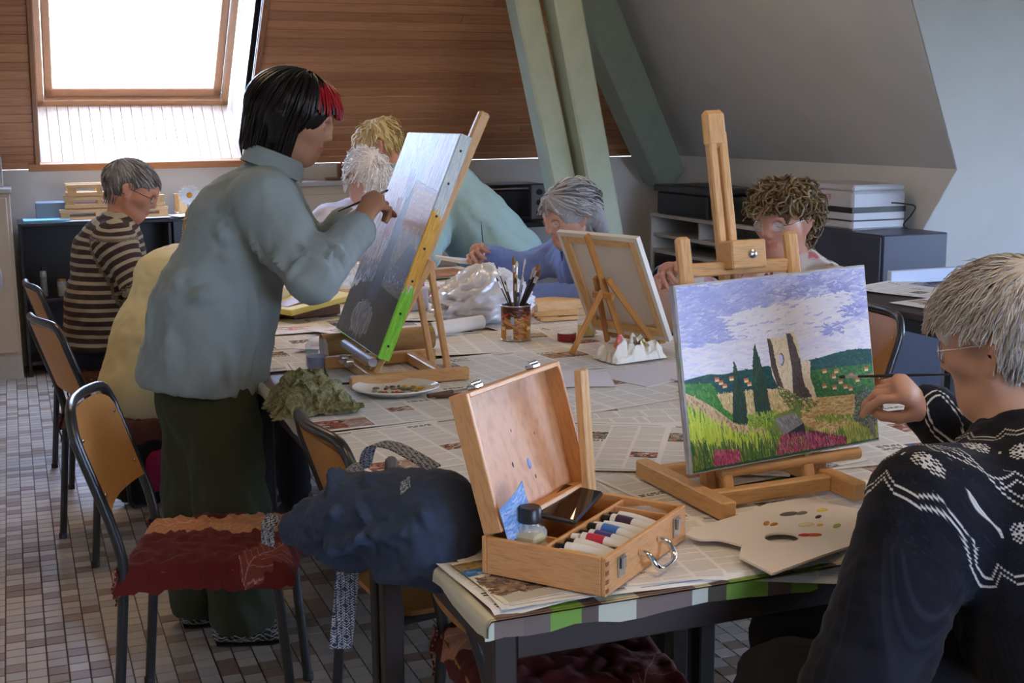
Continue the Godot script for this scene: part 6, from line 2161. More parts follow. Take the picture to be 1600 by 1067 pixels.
func blue_bag() -> void:
	var t := thing("cloth_bag", "dark blue cloth bag with leaf-print straps slung over the chair back", "bag", Vector3(0.580, 0.765, -2.11))
	var g := G.new()
	soft(g, [[Vector3(-0.165, -0.075, -0.22), Vector3(-0.06, -0.015, -0.07), 0.042, 0.088, 0.03], [Vector3(-0.06, -0.015, -0.07), Vector3(0.055, 0.015, 0.14), 0.088, 0.098, 0.04], [Vector3(0.0, -0.05, 0.06), Vector3(0.045, -0.05, 0.15), 0.07, 0.07, 0.04], [Vector3(0.0, 0.045, 0.0), Vector3(0.065, 0.06, 0.13), 0.055, 0.062, 0.03]], 0.0075)
	crease(g, [[Vector3(-0.15, -0.05, -0.19), Vector3(0.0, 0.07, 0.04), 0.011, 0.014], [Vector3(-0.16, -0.07, -0.18), Vector3(0.02, 0.02, 0.17), 0.010, 0.013], [Vector3(-0.16, -0.09, -0.18), Vector3(0.02, -0.06, 0.16), 0.011, 0.014], [Vector3(-0.03, 0.09, 0.05), Vector3(-0.02, -0.09, 0.08), 0.009, 0.011], [Vector3(-0.1, -0.02, -0.1), Vector3(-0.04, -0.09, 0.02), 0.009, 0.010], [Vector3(0.02, 0.12, 0.12), Vector3(0.03, -0.03, 0.24), 0.009, 0.010], [Vector3(-0.06, 0.03, 0.0), Vector3(0.0, -0.02, 0.18), 0.008, 0.009], [Vector3(-0.08, 0.05, -0.12), Vector3(-0.05, -0.03, -0.02), 0.009, 0.010]], 2.0)
	wrinkle(g, 0.003, 16.0, Vector3.ONE, 6)
	for i in g.v.size():
		g.v[i] = g.v[i] * 0.84 + Vector3(0.012, 0.016, 0.012)
	var blue := cloth(rgb(57, 68, 88), 0.8, 0.3, 22.0)
	put(g, "bag_body", blue, t)
	var sm := leafy_strap_material()
	var strap := func(pts: Array, w: float, side: Vector3) -> G:
		var h := G.new()
		var cv := curve(pts, 6)
		var n: int = cv.size() - 1
		h.sheet(2, n, func(a, b):
			var k: int = mini(int(round(b * n)), n)
			return cv[k] + side.normalized() * (a - 0.5) * w, 0.003)
		return h
	put(strap.call([Vector3(-0.01, 0.075, -0.10), Vector3(0.002, 0.118, -0.09), Vector3(0.03, 0.125, -0.06), Vector3(0.05, 0.122, 0.02), Vector3(0.066, 0.115, 0.085)], 0.032, Vector3(0.9, 0.1, -0.4)), "strap", sm, t)
	put(strap.call([Vector3(-0.035, 0.065, -0.14), Vector3(-0.035, 0.082, -0.08), Vector3(-0.045, 0.062, -0.02)], 0.032, Vector3(0.8, 0.4, -0.3)), "strap", sm, t)
	put(strap.call([Vector3(-0.155, -0.035, -0.235), Vector3(-0.17, -0.055, -0.225), Vector3(-0.175, -0.085, -0.205)], 0.036, Vector3(0.5, 0.0, 0.85)), "end_patch", sm, t)
	put(strap.call([Vector3(-0.07, -0.085, -0.01), Vector3(-0.075, -0.15, -0.02), Vector3(-0.085, -0.235, -0.025)], 0.042, Vector3(0.93, 0, 0.36)), "hanging_strap", sm, t)
	put(strap.call([Vector3(0.01, 0.105, 0.10), Vector3(0.004, 0.095, 0.12), Vector3(0.004, 0.075, 0.135)], 0.02, Vector3(0.7, 0.5, 0.2)), "strap", sm, t)

# ---------------------------------------------------------------- soft bodies: distance field meshed as surface nets
class Field:
	var lo: Vector3
	var cell: float
	var nx: int
	var ny: int
	var nz: int
	var f := PackedFloat32Array()
	func _init(a: Vector3, b: Vector3, c: float) -> void:
		lo = a
		cell = c
		nx = int((b.x - a.x) / c) + 2
		ny = int((b.y - a.y) / c) + 2
		nz = int((b.z - a.z) / c) + 2
		f.resize(nx * ny * nz)
		f.fill(0.2)
	func cap(a: Vector3, b: Vector3, ra: float, rb: float, k: float, ax := Vector3.ZERO, sq := 1.0, cutting := false) -> void:
		var r := maxf(ra, rb) * (1.0 if sq >= 1.0 else 1.0 / sq) + k + cell * 3.0
		var p0 := (a.min(b) - Vector3.ONE * r - lo) / cell
		var p1 := (a.max(b) + Vector3.ONE * r - lo) / cell
		var x0 := maxi(0, int(p0.x))
		var y0 := maxi(0, int(p0.y))
		var z0 := maxi(0, int(p0.z))
		var x1 := mini(nx - 1, int(p1.x) + 1)
		var y1 := mini(ny - 1, int(p1.y) + 1)
		var z1 := mini(nz - 1, int(p1.z) + 1)
		var ab := b - a
		var abx := ab.x
		var aby := ab.y
		var abz := ab.z
		var inv := 1.0 / maxf(ab.length_squared(), 1e-9)
		var fx := ax.x
		var fy := ax.y
		var fz := ax.z
		var ik := 0.25 / maxf(k, 1e-6)
		var dr := rb - ra
		var squeeze := sq != 1.0
		var s1 := sq - 1.0
		for z in range(z0, z1 + 1):
			var pz := lo.z + z * cell - a.z
			for y in range(y0, y1 + 1):
				var py := lo.y + y * cell - a.y
				var i := (z * ny + y) * nx + x0
				var px := lo.x + x0 * cell - a.x
				for x in range(x0, x1 + 1):
					var t := (px * abx + py * aby + pz * abz) * inv
					t = 0.0 if t < 0.0 else (1.0 if t > 1.0 else t)
					var qx := px - abx * t
					var qy := py - aby * t
					var qz := pz - abz * t
					if squeeze:
						var w := (qx * fx + qy * fy + qz * fz) * s1
						qx += fx * w
						qy += fy * w
						qz += fz * w
					var d := sqrt(qx * qx + qy * qy + qz * qz) - ra - dr * t
					var o := f[i]
					if cutting:
						d = -d
						var h := k - absf(o - d)
						d = maxf(o, d)
						if h > 0.0:
							d += h * h * ik
					else:
						var h := k - absf(o - d)
						if d > o:
							d = o
						if h > 0.0:
							d -= h * h * ik
					f[i] = d
					i += 1
					px += cell
	func plane(p: Vector3, n: Vector3) -> void: # keeps what lies behind the plane
		var i := 0
		for z in nz:
			for y in ny:
				var base := (lo.z + z * cell - p.z) * n.z + (lo.y + y * cell - p.y) * n.y + (lo.x - p.x) * n.x
				for x in nx:
					var d := base + x * cell * n.x
					if d > f[i]:
						f[i] = d
					i += 1
	func mesh(g: G) -> void:
		var id := PackedInt32Array()
		id.resize(nx * ny * nz)
		id.fill(-1)
		var sx := 1
		var sy := nx
		var sz := nx * ny
		var co := PackedInt32Array([0, sx, sy, sx + sy, sz, sx + sz, sy + sz, sx + sy + sz])
		var far := cell * 3.5
		var first := g.v.size()
		for z in nz - 1:
			for y in ny - 1:
				var i := (z * ny + y) * nx - 1
				for x in nx - 1:
					i += 1
					var f0 := f[i]
					if f0 > far or f0 < -far:
						continue
					var in0 := f0 < 0.0
					if (f[i + 1] < 0.0) == in0 and (f[i + sy] < 0.0) == in0 and (f[i + sy + 1] < 0.0) == in0 and (f[i + sz] < 0.0) == in0 and (f[i + sz + 1] < 0.0) == in0 and (f[i + sz + sy] < 0.0) == in0 and (f[i + sz + sy + 1] < 0.0) == in0:
						continue
					var sum := Vector3.ZERO
					var n := 0
					for e in 12:
						var a: int = EA[e]
						var b: int = EB[e]
						var fa := f[i + co[a]]
						var fb := f[i + co[b]]
						if (fa < 0.0) != (fb < 0.0):
							sum += CV[a].lerp(CV[b], fa / (fa - fb))
							n += 1
					id[i] = g.v.size()
					g.v.append(lo + (Vector3(x, y, z) + sum / n) * cell)
					g.n.append(Vector3.ZERO)
					g.t.append(Vector2.ZERO)
					g.c.append(g.tint)
		for z in range(1, nz - 1):
			for y in range(1, ny - 1):
				var i := (z * ny + y) * nx
				for x in range(1, nx - 1):
					i += 1
					if id[i] < 0:
						continue
					var inside := f[i] < 0.0
					if (f[i + 1] < 0.0) != inside:
						q4(g, id[i - sy - sz], id[i - sz], id[i], id[i - sy], inside)
					if (f[i + sy] < 0.0) != inside:
						q4(g, id[i - sx - sz], id[i - sx], id[i], id[i - sz], inside)
					if (f[i + sz] < 0.0) != inside:
						q4(g, id[i - sx - sy], id[i - sy], id[i], id[i - sx], inside)
	func q4(g: G, a: int, b: int, c: int, d: int, inside: bool) -> void:
		if a < 0 or b < 0 or c < 0 or d < 0:
			return
		if inside:
			g.face(a, b, c)
			g.face(a, c, d)
		else:
			g.face(a, c, b)
			g.face(a, d, c)
	const EA := [0, 2, 4, 6, 0, 1, 4, 5, 0, 1, 2, 3]
	const EB := [1, 3, 5, 7, 2, 3, 6, 7, 4, 5, 6, 7]
	const CV := [Vector3(0, 0, 0), Vector3(1, 0, 0), Vector3(0, 1, 0), Vector3(1, 1, 0), Vector3(0, 0, 1), Vector3(1, 0, 1), Vector3(0, 1, 1), Vector3(1, 1, 1)]

func normals(g: G, from := 0) -> void:
	for i in range(from, g.n.size()):
		g.n[i] = Vector3.ZERO
	for i in range(0, g.ix.size(), 3):
		var a := g.ix[i]
		var b := g.ix[i + 2]
		var c := g.ix[i + 1]
		if a < from:
			continue
		var q := (g.v[b] - g.v[a]).cross(g.v[c] - g.v[a])
		g.n[a] += q
		g.n[b] += q
		g.n[c] += q
	for i in range(from, g.n.size()):
		g.n[i] = g.n[i].normalized()

# ops: [a, b, ra, rb, blend, axis, squeeze]; cuts: [point, normal]; holes like ops
func soft(g: G, ops: Array, cell: float, cuts := [], holes := []) -> void:
	var lo := Vector3.ONE * 99.0
	var hi := Vector3.ONE * -99.0
	for o in ops:
		var r := maxf(o[2], o[3]) + cell * 3.0
		lo = lo.min(o[0] - Vector3.ONE * r).min(o[1] - Vector3.ONE * r)
		hi = hi.max(o[0] + Vector3.ONE * r).max(o[1] + Vector3.ONE * r)
	var fd := Field.new(lo, hi, cell)
	for o in ops:
		if o.size() > 6:
			fd.cap(o[0], o[1], o[2], o[3], o[4], o[5], o[6])
		else:
			fd.cap(o[0], o[1], o[2], o[3], o[4])
	for o in holes:
		if o.size() > 6:
			fd.cap(o[0], o[1], o[2], o[3], o[4], o[5], o[6], true)
		else:
			fd.cap(o[0], o[1], o[2], o[3], o[4], Vector3.ZERO, 1.0, true)
	for c in cuts:
		fd.plane(c[0], c[1])
	var from := g.v.size()
	fd.mesh(g)
	normals(g, from)

func wrinkle(g: G, amp: float, freq: float, stretch: Vector3, sd: int, from := 0) -> void:
	var nz := FastNoiseLite.new()
	nz.seed = sd
	nz.frequency = 1.0
	nz.fractal_octaves = 2
	nz.fractal_gain = 0.4
	for i in range(from, g.v.size()):
		var p := g.v[i] * freq * stretch
		p.x += p.y * 1.3
		p.z -= p.y * 0.8
		var a := nz.get_noise_3d(p.x, p.y, p.z)
		var b := nz.get_noise_3d(p.z * 0.7 + 9.0, p.x * 0.9, p.y * 0.8 + 4.0)
		g.v[i] += g.n[i] * amp * (1.0 - 2.2 * absf(a) + 0.6 * b)
	normals(g, from)

func crease(g: G, folds: Array, strong := 2.0) -> void: # folds as shape only: moves points, the cloth keeps one colour
	var n0 := g.n.duplicate()
	for f in folds:
		var a: Vector3 = f[0]
		var ab: Vector3 = f[1] - a
		var inv := 1.0 / ab.length_squared()
		var w: float = f[2]
		var lim := (ab.length() + 0.2) * (ab.length() + 0.2)
		for i in g.v.size():
			var q := g.v[i] - a
			if q.length_squared() > lim:
				continue
			var t := q.dot(ab) * inv
			if t < -0.15 or t > 1.15:
				continue
			q -= ab * clampf(t, 0.0, 1.0)
			var nn := q.dot(n0[i])
			if absf(nn) > 0.13:
				continue
			q -= n0[i] * nn
			var x := q.length() / (w * (0.8 + 0.6 * clampf(t, 0.0, 1.0)))
			if x < 3.0:
				g.v[i] += n0[i] * f[3] * strong * (1.0 - 1.1 * x * x) * exp(-x * x) * smoothstep(-0.15, 0.3, t) * smoothstep(1.15, 0.6, t)
	normals(g)

func looking(fwd: Vector3, tilt := 0.0) -> Basis: # z along the gaze, y up, x to the person's own left side
	var z := fwd.normalized()
	var x := Vector3.UP.cross(z).normalized()
	return Basis(x, z.cross(x), z) * Basis(Vector3.BACK, tilt)

func head(g: G, o: Vector3, b: Basis, s: float, cell: float, neck: Vector3, neck_r := 0.052, nose := 1.0) -> void:
	var P := func(x: float, y: float, z: float) -> Vector3: return o + b * (Vector3(x, y, z) * s)
	var X := b.x
	var ops := [
		[P.call(0, 0.03, -0.028), P.call(0, 0.034, 0.016), 0.090 * s, 0.081 * s, 0.001, X, 1.17],
		[P.call(0, 0.004, 0.034), P.call(0, -0.058, 0.040), 0.067 * s, 0.050 * s, 0.03 * s, X, 1.12],
		[P.call(0, -0.088, 0.056), P.call(0, -0.080, 0.030), 0.025 * s, 0.034 * s, 0.03 * s],
		[P.call(0, -0.05, -0.02), neck, neck_r * s, neck_r * 1.12 * s, 0.035 * s],
		[P.call(-0.03, 0.031, 0.074), P.call(0.03, 0.031, 0.074), 0.013 * s, 0.013 * s, 0.02 * s],
		[P.call(0, 0.024, 0.086), P.call(0, -0.020, 0.103 * nose), 0.0075 * s, 0.0115 * s, 0.014 * s],
	]
	for q in [-1.0, 1.0]:
		ops.append([P.call(q * 0.050, -0.042, -0.004), P.call(q * 0.020, -0.088, 0.048), 0.022 * s, 0.020 * s, 0.028 * s])
		ops.append([P.call(q * 0.040, -0.010, 0.052), P.call(q * 0.050, -0.012, 0.028), 0.023 * s, 0.022 * s, 0.028 * s])
		ops.append([P.call(q * 0.0105, -0.026, 0.091), P.call(q * 0.0095, -0.027, 0.095), 0.0068 * s, 0.0062 * s, 0.007 * s])
		ops.append([P.call(q * 0.020, -0.0545, 0.079), P.call(0, -0.0515, 0.0895), 0.0050 * s, 0.0058 * s, 0.006 * s])
		ops.append([P.call(q * 0.018, -0.0605, 0.079), P.call(0, -0.0625, 0.0885), 0.0050 * s, 0.0064 * s, 0.006 * s])
		ops.append([P.call(q * 0.083, 0.012, -0.018), P.call(q * 0.077, -0.026, -0.006), 0.024 * s, 0.013 * s, 0.006 * s, (X * q + b.z * 0.6).normalized(), 3.4])
	var holes := [[P.call(-0.020, -0.057, 0.090), P.call(0.020, -0.057, 0.090), 0.0022 * s, 0.0022 * s, 0.004 * s]]
	for q in [-1.0, 1.0]:
		holes.append([P.call(q * 0.030, 0.010, 0.092), P.call(q * 0.034, 0.010, 0.088), 0.0125 * s, 0.012 * s, 0.012 * s])
		holes.append([P.call(q * 0.091, 0.010, -0.004), P.call(q * 0.086, -0.008, 0.002), 0.0105 * s, 0.007 * s, 0.003 * s])
	var from := g.v.size()
	soft(g, ops, cell, [], holes)
	# eyelids are added after the sockets are cut
	for q in [-1.0, 1.0]:
		soft(g, [[P.call(q * 0.031, 0.009, 0.0725), P.call(q * 0.033, 0.009, 0.0715), 0.0140 * s, 0.0140 * s, 0.002]], minf(cell, 0.004))
	# blood-warm lips, nose tip and cheeks: skin colour differs there
	for i in range(from, g.v.size()):
		var l := b.transposed() * (g.v[i] - o) / s
		var c := g.tint
		if l.z > 0.06 and absf(l.x) < 0.026 and absf(l.y + 0.057) < 0.011:
			c = c.lerp(Color(0.42, 0.11, 0.09), 0.55)
		g.c[i] = c

func face_parts(t: Node3D, base: Vector3, o: Vector3, b: Basis, s: float, brow: Color, eye_open := 0.6) -> void:
	var P := func(x: float, y: float, z: float) -> Vector3: return o + b * (Vector3(x, y, z) * s) - base
	for q in [-1.0, 1.0]:
		var g := G.new()
		g.ball(P.call(q * 0.0315, 0.0085 - 0.004 * (1.0 - eye_open), 0.0800), Vector3(0.0115, 0.0052 * eye_open, 0.0075) * s, 12, 8, b * Basis(Vector3.UP, q * 0.25))
		var e := put(g, "eye", mat(rgb(206, 198, 190), 0.15), t)
		g = G.new()
		g.ball(P.call(q * 0.0315, 0.0078 - 0.004 * (1.0 - eye_open), 0.0840), Vector3(0.0052, 0.0050 * eye_open, 0.0042) * s, 10, 8, b)
		put(g, "iris", mat(rgb(50, 36, 28), 0.1), e)
		g = G.new()
		g.tube([P.call(q * 0.013, 0.029, 0.0885), P.call(q * 0.028, 0.0335, 0.0865), P.call(q * 0.046, 0.028, 0.075)], [0.0022 * s, 0.0034 * s, 0.0014 * s], 6, true, false, 0.6)
		put(g, "eyebrow", mat(brow, 0.8), t)

func glasses(t: Node3D, base: Vector3, o: Vector3, b: Basis, s: float, m: Material, r := 0.020) -> void:
	var P := func(x: float, y: float, z: float) -> Vector3: return o + b * (Vector3(x, y, z) * s) - base
	var n := Node3D.new()
	n.name = "eyeglasses"
	t.add_child(n)
	for q in [-1.0, 1.0]:
		var ring := []
		for k in 20:
			var a := TAU * k / 20.0
			ring.append(P.call(q * (0.033 + r * 1.15 * cos(a)), 0.004 + r * 0.85 * sin(a), 0.098 - 0.012 * absf(cos(a) * 0.5 + 0.5)))
		var g := G.new()
		g.tube(ring, 0.0013 * s, 6, false, true)
		put(g, "rim", m, n)
		g = G.new()
		g.sheet(10, 2, func(a, c): return P.call(q * (0.033 + r * 1.12 * c * cos(TAU * a)), 0.004 + r * 0.82 * c * sin(TAU * a), 0.096 - 0.010 * absf(cos(TAU * a) * 0.5 + 0.5)), 0.0)
		put(g, "lens", M.thin_glass, n)
		g = G.new()
		g.tube(curve([P.call(q * 0.056, 0.008, 0.088), P.call(q * 0.070, 0.010, 0.05), P.call(q * 0.078, 0.012, -0.005), P.call(q * 0.076, -0.006, -0.028)], 4), 0.0014 * s, 6)
		put(g, "temple", m, n)
	var g := G.new()
	g.tube(curve([P.call(-0.012, 0.008, 0.099), P.call(0, 0.012, 0.102), P.call(0.012, 0.008, 0.099)], 4), 0.0013 * s, 6)
	put(g, "bridge", m, n)

# hair: a cap over the skull with many separate locks on it; all numbers in head coordinates
func hair(t: Node3D, base: Vector3, o: Vector3, b: Basis, s: float, d: Dictionary) -> void:
	var g := G.new()
	var cols: Array = d.cols
	var P := func(v: Vector3) -> Vector3: return o + b * (v * s)
	g.tint = (cols[0] as Color).srgb_to_linear()
	var th: float = d.get("thick", 0.010)
	var ops := [[P.call(Vector3(0, 0.034, -0.030)), P.call(Vector3(0, 0.038, 0.012)), (0.091 + th) * s, (0.082 + th) * s, 0.001, b.x, 1.13]]
	for e in d.get("lumps", []):
		ops.append([P.call(e[0]), P.call(e[1]), e[2] * s, e[3] * s, 0.02 * s])
	var line: float = d.get("line", 0.058) # height of the hairline over the brow
	var holes := [[P.call(Vector3(0, line - 0.075, 0.115)), P.call(Vector3(0, -0.10, 0.125)), 0.074 * s, 0.09 * s, 0.012 * s], [P.call(Vector3(0, -0.16, 0.05)), P.call(Vector3(0, -0.16, -0.03)), 0.075 * s, 0.075 * s, 0.01]]
	if d.get("ears", true):
		for q in [-1.0, 1.0]:
			holes.append([P.call(Vector3(q * 0.098, 0.014, -0.010)), P.call(Vector3(q * 0.092, -0.06, 0.0)), 0.032 * s, 0.040 * s, 0.008])
			holes.append([P.call(Vector3(q * 0.10, 0.012, 0.05)), P.call(Vector3(q * 0.10, -0.05, 0.05)), 0.042 * s, 0.05 * s, 0.008])
	soft(g, ops, d.get("cell", 0.006), [], holes)
	var sn := FastNoiseLite.new() # strands combed into the cap itself
	sn.frequency = 1.0
	for i in g.v.size():
		var l := b.transposed() * (g.v[i] - o) / s
		var w := sn.get_noise_2d(atan2(l.x, l.z + 0.02) * 26.0, l.y * 14.0)
		g.v[i] += g.n[i] * (0.0035 * w + d.get("rough", 0.0) * sn.get_noise_3dv(l * 160.0))
	normals(g)
	var rng := RandomNumberGenerator.new()
	rng.seed = d.get("seed", 1)
	var n: int = d.get("n", 300)
	var C := Vector3(0, 0.034, -0.014)
	var R := Vector3(0.079 + th, 0.092 + th, 0.113 + th)
	var crown: Vector3 = d.get("crown", Vector3(0, 0.12, -0.05))
	var L: float = d.get("len", 0.06)
	var W: float = d.get("w", 0.004)
	var grav: float = d.get("grav", 0.4)
	var lift: float = d.get("lift", 0.05)
	var curl: float = d.get("curl", 0.0)
	var sweep: Vector3 = d.get("sweep", Vector3.ZERO)
	var release: float = d.get("release", -0.03)
	var floor_y: float = d.get("floor", -9.0)
	var face_z: float = d.get("face_z", 0.03)
	var ears: bool = d.get("ears", true)
	for k in n:
		var y := 1.0 - 2.0 * (k + 0.5) / n
		var a := k * 2.39996 + rng.randf() * 0.3
		var r := sqrt(1.0 - y * y)
		var p := C + R * Vector3(r * cos(a), y, r * sin(a))
		if p.y < d.get("nape", -0.05) or (p.z > 0.035 and p.y < line + 0.012) or (p.z > d.get("side_z", -0.012) and p.y < 0.022):
			continue
		var col: Color = cols[rng.randi() % cols.size()]
		col = col.lerp(cols[rng.randi() % cols.size()], rng.randf())
		var fl := 1.0
		if d.has("fringe") and p.z > d.get("fringe_z", 0.035) and p.y > 0.04:
			col = d.fringe
			fl = d.get("fringe_len", L) / L
		g.tint = col.srgb_to_linear()
		var pts := []
		var rad := []
		var ph := rng.randf() * TAU
		var steps: int = d.get("steps", 7)
		var len: float = fl * L * rng.randf_range(0.7, 1.15)
		var q := p
		var free := false
		var up := (q - C).normalized()
		var lf := lift * rng.randf_range(0.4, 1.3)
		for i in steps + 1:
			var u := float(i) / steps
			var off := Vector3(sin(ph + u * 9.0), cos(ph * 1.7 + u * 8.0), sin(ph * 0.6 + u * 7.0)) * curl * u
			pts.append(P.call(q + off))
			rad.append(W * s * (0.55 + 0.6 * sin(PI * (0.2 + u * 0.75))) * (1.0 - 0.55 * u * u))
			var dir := (q - crown)
			dir = dir - up * dir.dot(up)
			dir = dir.normalized() + sweep + Vector3(rng.randf_range(-1, 1), rng.randf_range(-1, 1), rng.randf_range(-1, 1)) * d.get("mess", 0.12)
			dir += Vector3.DOWN * grav
			if q.y < release:
				free = true
			if q.z > d.get("side_z", -0.012) and q.y < 0.03 and absf(q.x) > 0.05:
				dir.z -= 0.8
			if free:
				dir = dir * 0.25 + Vector3.DOWN * 1.2
			else:
				dir -= up * dir.dot(up)
			q += dir.normalized() * len / steps
			if q.y < floor_y or (q.z > face_z and q.y < 0.034) or (ears and q.y < 0.014 and q.z > -0.026 and absf(q.x) > 0.05):
				break
			if not free:
				var e := (q - C) / R
				q = C + R * e.normalized() * (1.0 + lf * u)
				up = (e / R).normalized()
		if pts.size() > 2:
			g.tube(pts, rad, 5, false, false, 0.55)
	g.shift(-base)
	var m := mat(Color.WHITE, d.get("gloss", 0.5), 0.0, 0.4)
	m.vertex_color_use_as_albedo = true
	put(g, "hair", m, t)

func hand(g: G, wrist: Vector3, dir: Vector3, palm: Vector3, side_sign: float, curls: Array, thumb: Array, s := 1.0, cell := 0.0035) -> void:
	# dir: wrist to knuckles, palm: the way the palm faces, curls: bend of each finger's joints
	var d := dir.normalized()
	var pn := (palm - d * palm.dot(d)).normalized()
	var sd := d.cross(pn) * side_sign
	var ops := [[wrist - d * 0.05 * s, wrist + d * 0.015 * s, 0.0245 * s, 0.024 * s, 0.001, pn, 1.3], [wrist + d * 0.02 * s + sd * 0.006 * s, wrist + d * 0.074 * s + sd * 0.004 * s, 0.027 * s, 0.036 * s, 0.015 * s, pn, 2.0], [wrist + d * 0.022 * s + sd * 0.014 * s + pn * 0.008 * s, wrist + d * 0.045 * s + sd * 0.026 * s + pn * 0.008 * s, 0.015 * s, 0.013 * s, 0.014 * s]]
	var ln := [[0.044, 0.027, 0.020], [0.048, 0.030, 0.021], [0.044, 0.028, 0.020], [0.035, 0.021, 0.018]]
	for i in 4:
		var p := wrist + d * (0.083 - 0.004 * absf(i - 1.2)) * s + sd * (0.029 - 0.0195 * i) * s
		var a := 0.0
		var fan := (1.2 - i) * 0.06
		for j in 3:
			a += curls[i][j]
			var q: Vector3 = p + (d * cos(a) + pn * sin(a) + sd * fan).normalized() * ln[i][j] * s
			var r0 := (0.0094 - 0.0008 * j - (0.001 if i == 3 else 0.0)) * s
			ops.append([p, q, r0, r0 - 0.0010 * s, (0.008 if j == 0 else 0.004) * s])
			p = q
	var tp := wrist + d * 0.030 * s + sd * 0.026 * s + pn * 0.006 * s
	var td: Vector3 = (d * thumb[0] + sd * thumb[1] + pn * thumb[2]).normalized()
	var te: Vector3 = (d * thumb[3] + sd * thumb[4] + pn * thumb[5]).normalized()
	var t1 := tp + td * 0.042 * s
	ops.append([tp, t1, 0.0125 * s, 0.0105 * s, 0.012 * s])
	var t2 := t1 + (td * 0.5 + te * 0.5).normalized() * 0.030 * s
	ops.append([t1, t2, 0.0105 * s, 0.0098 * s, 0.004 * s])
	ops.append([t2, t2 + te * 0.024 * s, 0.0098 * s, 0.0080 * s, 0.004 * s])
	soft(g, ops, cell)

const GRIP := [[0.75, 0.75, 0.35], [0.95, 0.85, 0.45], [1.15, 1.1, 0.6], [1.25, 1.2, 0.7]]
const REST := [[0.35, 0.4, 0.25], [0.4, 0.45, 0.3], [0.45, 0.5, 0.3], [0.5, 0.5, 0.35]]
const PINCH := [0.75, 0.35, 0.75, 0.85, -0.45, 0.45]
const LOOSE := [0.8, 0.6, 0.25, 0.9, 0.25, 0.2]

func skin(col: Color) -> StandardMaterial3D:
	var m := mat(Color.WHITE, 0.5, 0.0, 0.4)
	m.vertex_color_use_as_albedo = true
	m.subsurf_scatter_enabled = true
	m.subsurf_scatter_strength = 0.05
	return m

func person(label: String, base: Vector3) -> Node3D:
	return thing("person", label, "person", base, 0.0, "people in the painting class")

func wear(t: Node3D, base: Vector3, called: String, m: Material, ops: Array, cell: float, cuts := [], holes := [], amp := 0.006, freq := 9.0, stretch := Vector3(1, 0.6, 1), sd := 1, uvf = null, folds := []) -> MeshInstance3D:
	var g := G.new()
	soft(g, ops, cell, cuts, holes)
	if uvf != null:
		for i in g.v.size():
			g.t[i] = uvf.call(g.v[i])
	if folds.size():
		crease(g, folds)
	if amp > 0.0:
		wrinkle(g, amp, freq, stretch, sd)
		if cell < 0.0105:
			wrinkle(g, amp * 0.3, freq * 2.6, stretch * Vector3(1.0, 0.8, 1.0), sd + 5)
	g.shift(-base)
	return put(g, called, m, t)

func collar(t: Node3D, base: Vector3, c: Vector3, axis: Vector3, r0: float, r1: float, h: float, m: Material, open_dir: Vector3) -> void:
	# standing shirt collar round the neck, folded outwards, open towards open_dir
	var ax := axis.normalized()
	var x := (open_dir - ax * open_dir.dot(ax)).normalized()
	var z := ax.cross(x)
	var g := G.new()
	g.sheet(28, 6, func(a, b):
		var an: float = lerpf(0.30, TAU - 0.30, a)
		var k: float = b
		var up := sin(k * PI * 0.75) * h
		var rr := lerpf(r0, r1, k * k) + 0.004 * sin(k * PI)
		if k > 0.6:
			up -= (k - 0.6) * h * 1.3
		return c + ax * up + (x * cos(an) + z * sin(an)) * rr - base, 0.003)
	put(g, "collar", m, t)

# ---------------------------------------------------------------- people
func people() -> void:
	standing_woman()
	striped_woman()
	cream_person()
	teal_person()
	white_haired_person()
	blue_woman()
	curly_woman()
	nordic_woman()

func inner(g: G, pts: Array) -> void: # the body under the clothes
	var ops := []
	for q in pts:
		ops.append([q[0], q[1], q[2], q[3] if q.size() > 3 else q[2], 0.02])
	soft(g, ops, 0.022)

func torso(pel: Vector3, chest: Vector3, neck: Vector3, sl: Vector3, sr: Vector3, fwd: Vector3, rw: float, rc: float) -> Array:
	var waist := pel.lerp(chest, 0.45)
	return [[pel, waist, rw * 1.06, rw, 0.03, fwd, 1.12], [waist, chest, rw, rc, 0.05, fwd, 1.18], [chest, neck - Vector3(0, 0.05, 0), rc * 0.95, 0.07, 0.06, fwd, 1.2], [sl, sr, 0.072, 0.072, 0.06], [sl.lerp(sr, 0.5), neck - Vector3(0, 0.02, 0), 0.075, 0.060, 0.04]]

func arm(s: Vector3, e: Vector3, w: Vector3, r := 0.062) -> Array:
	return [[s, e, r * 1.15, r * 0.95, 0.04], [e, w, r * 0.95, r * 0.70, 0.025]]

func cuff(t: Node3D, base: Vector3, w: Vector3, from: Vector3, r: float, m: Material) -> void:
	var cf := G.new()
	var ax := (w - from).normalized()
	cf.tube([w - ax * 0.045 - base, w - ax * 0.040 - base, w + ax * 0.008 - base, w + ax * 0.012 - base], [r * 1.0, r * 1.12, r * 1.06, r * 0.8], 18, true)
	put(cf, "cuff", m, t)

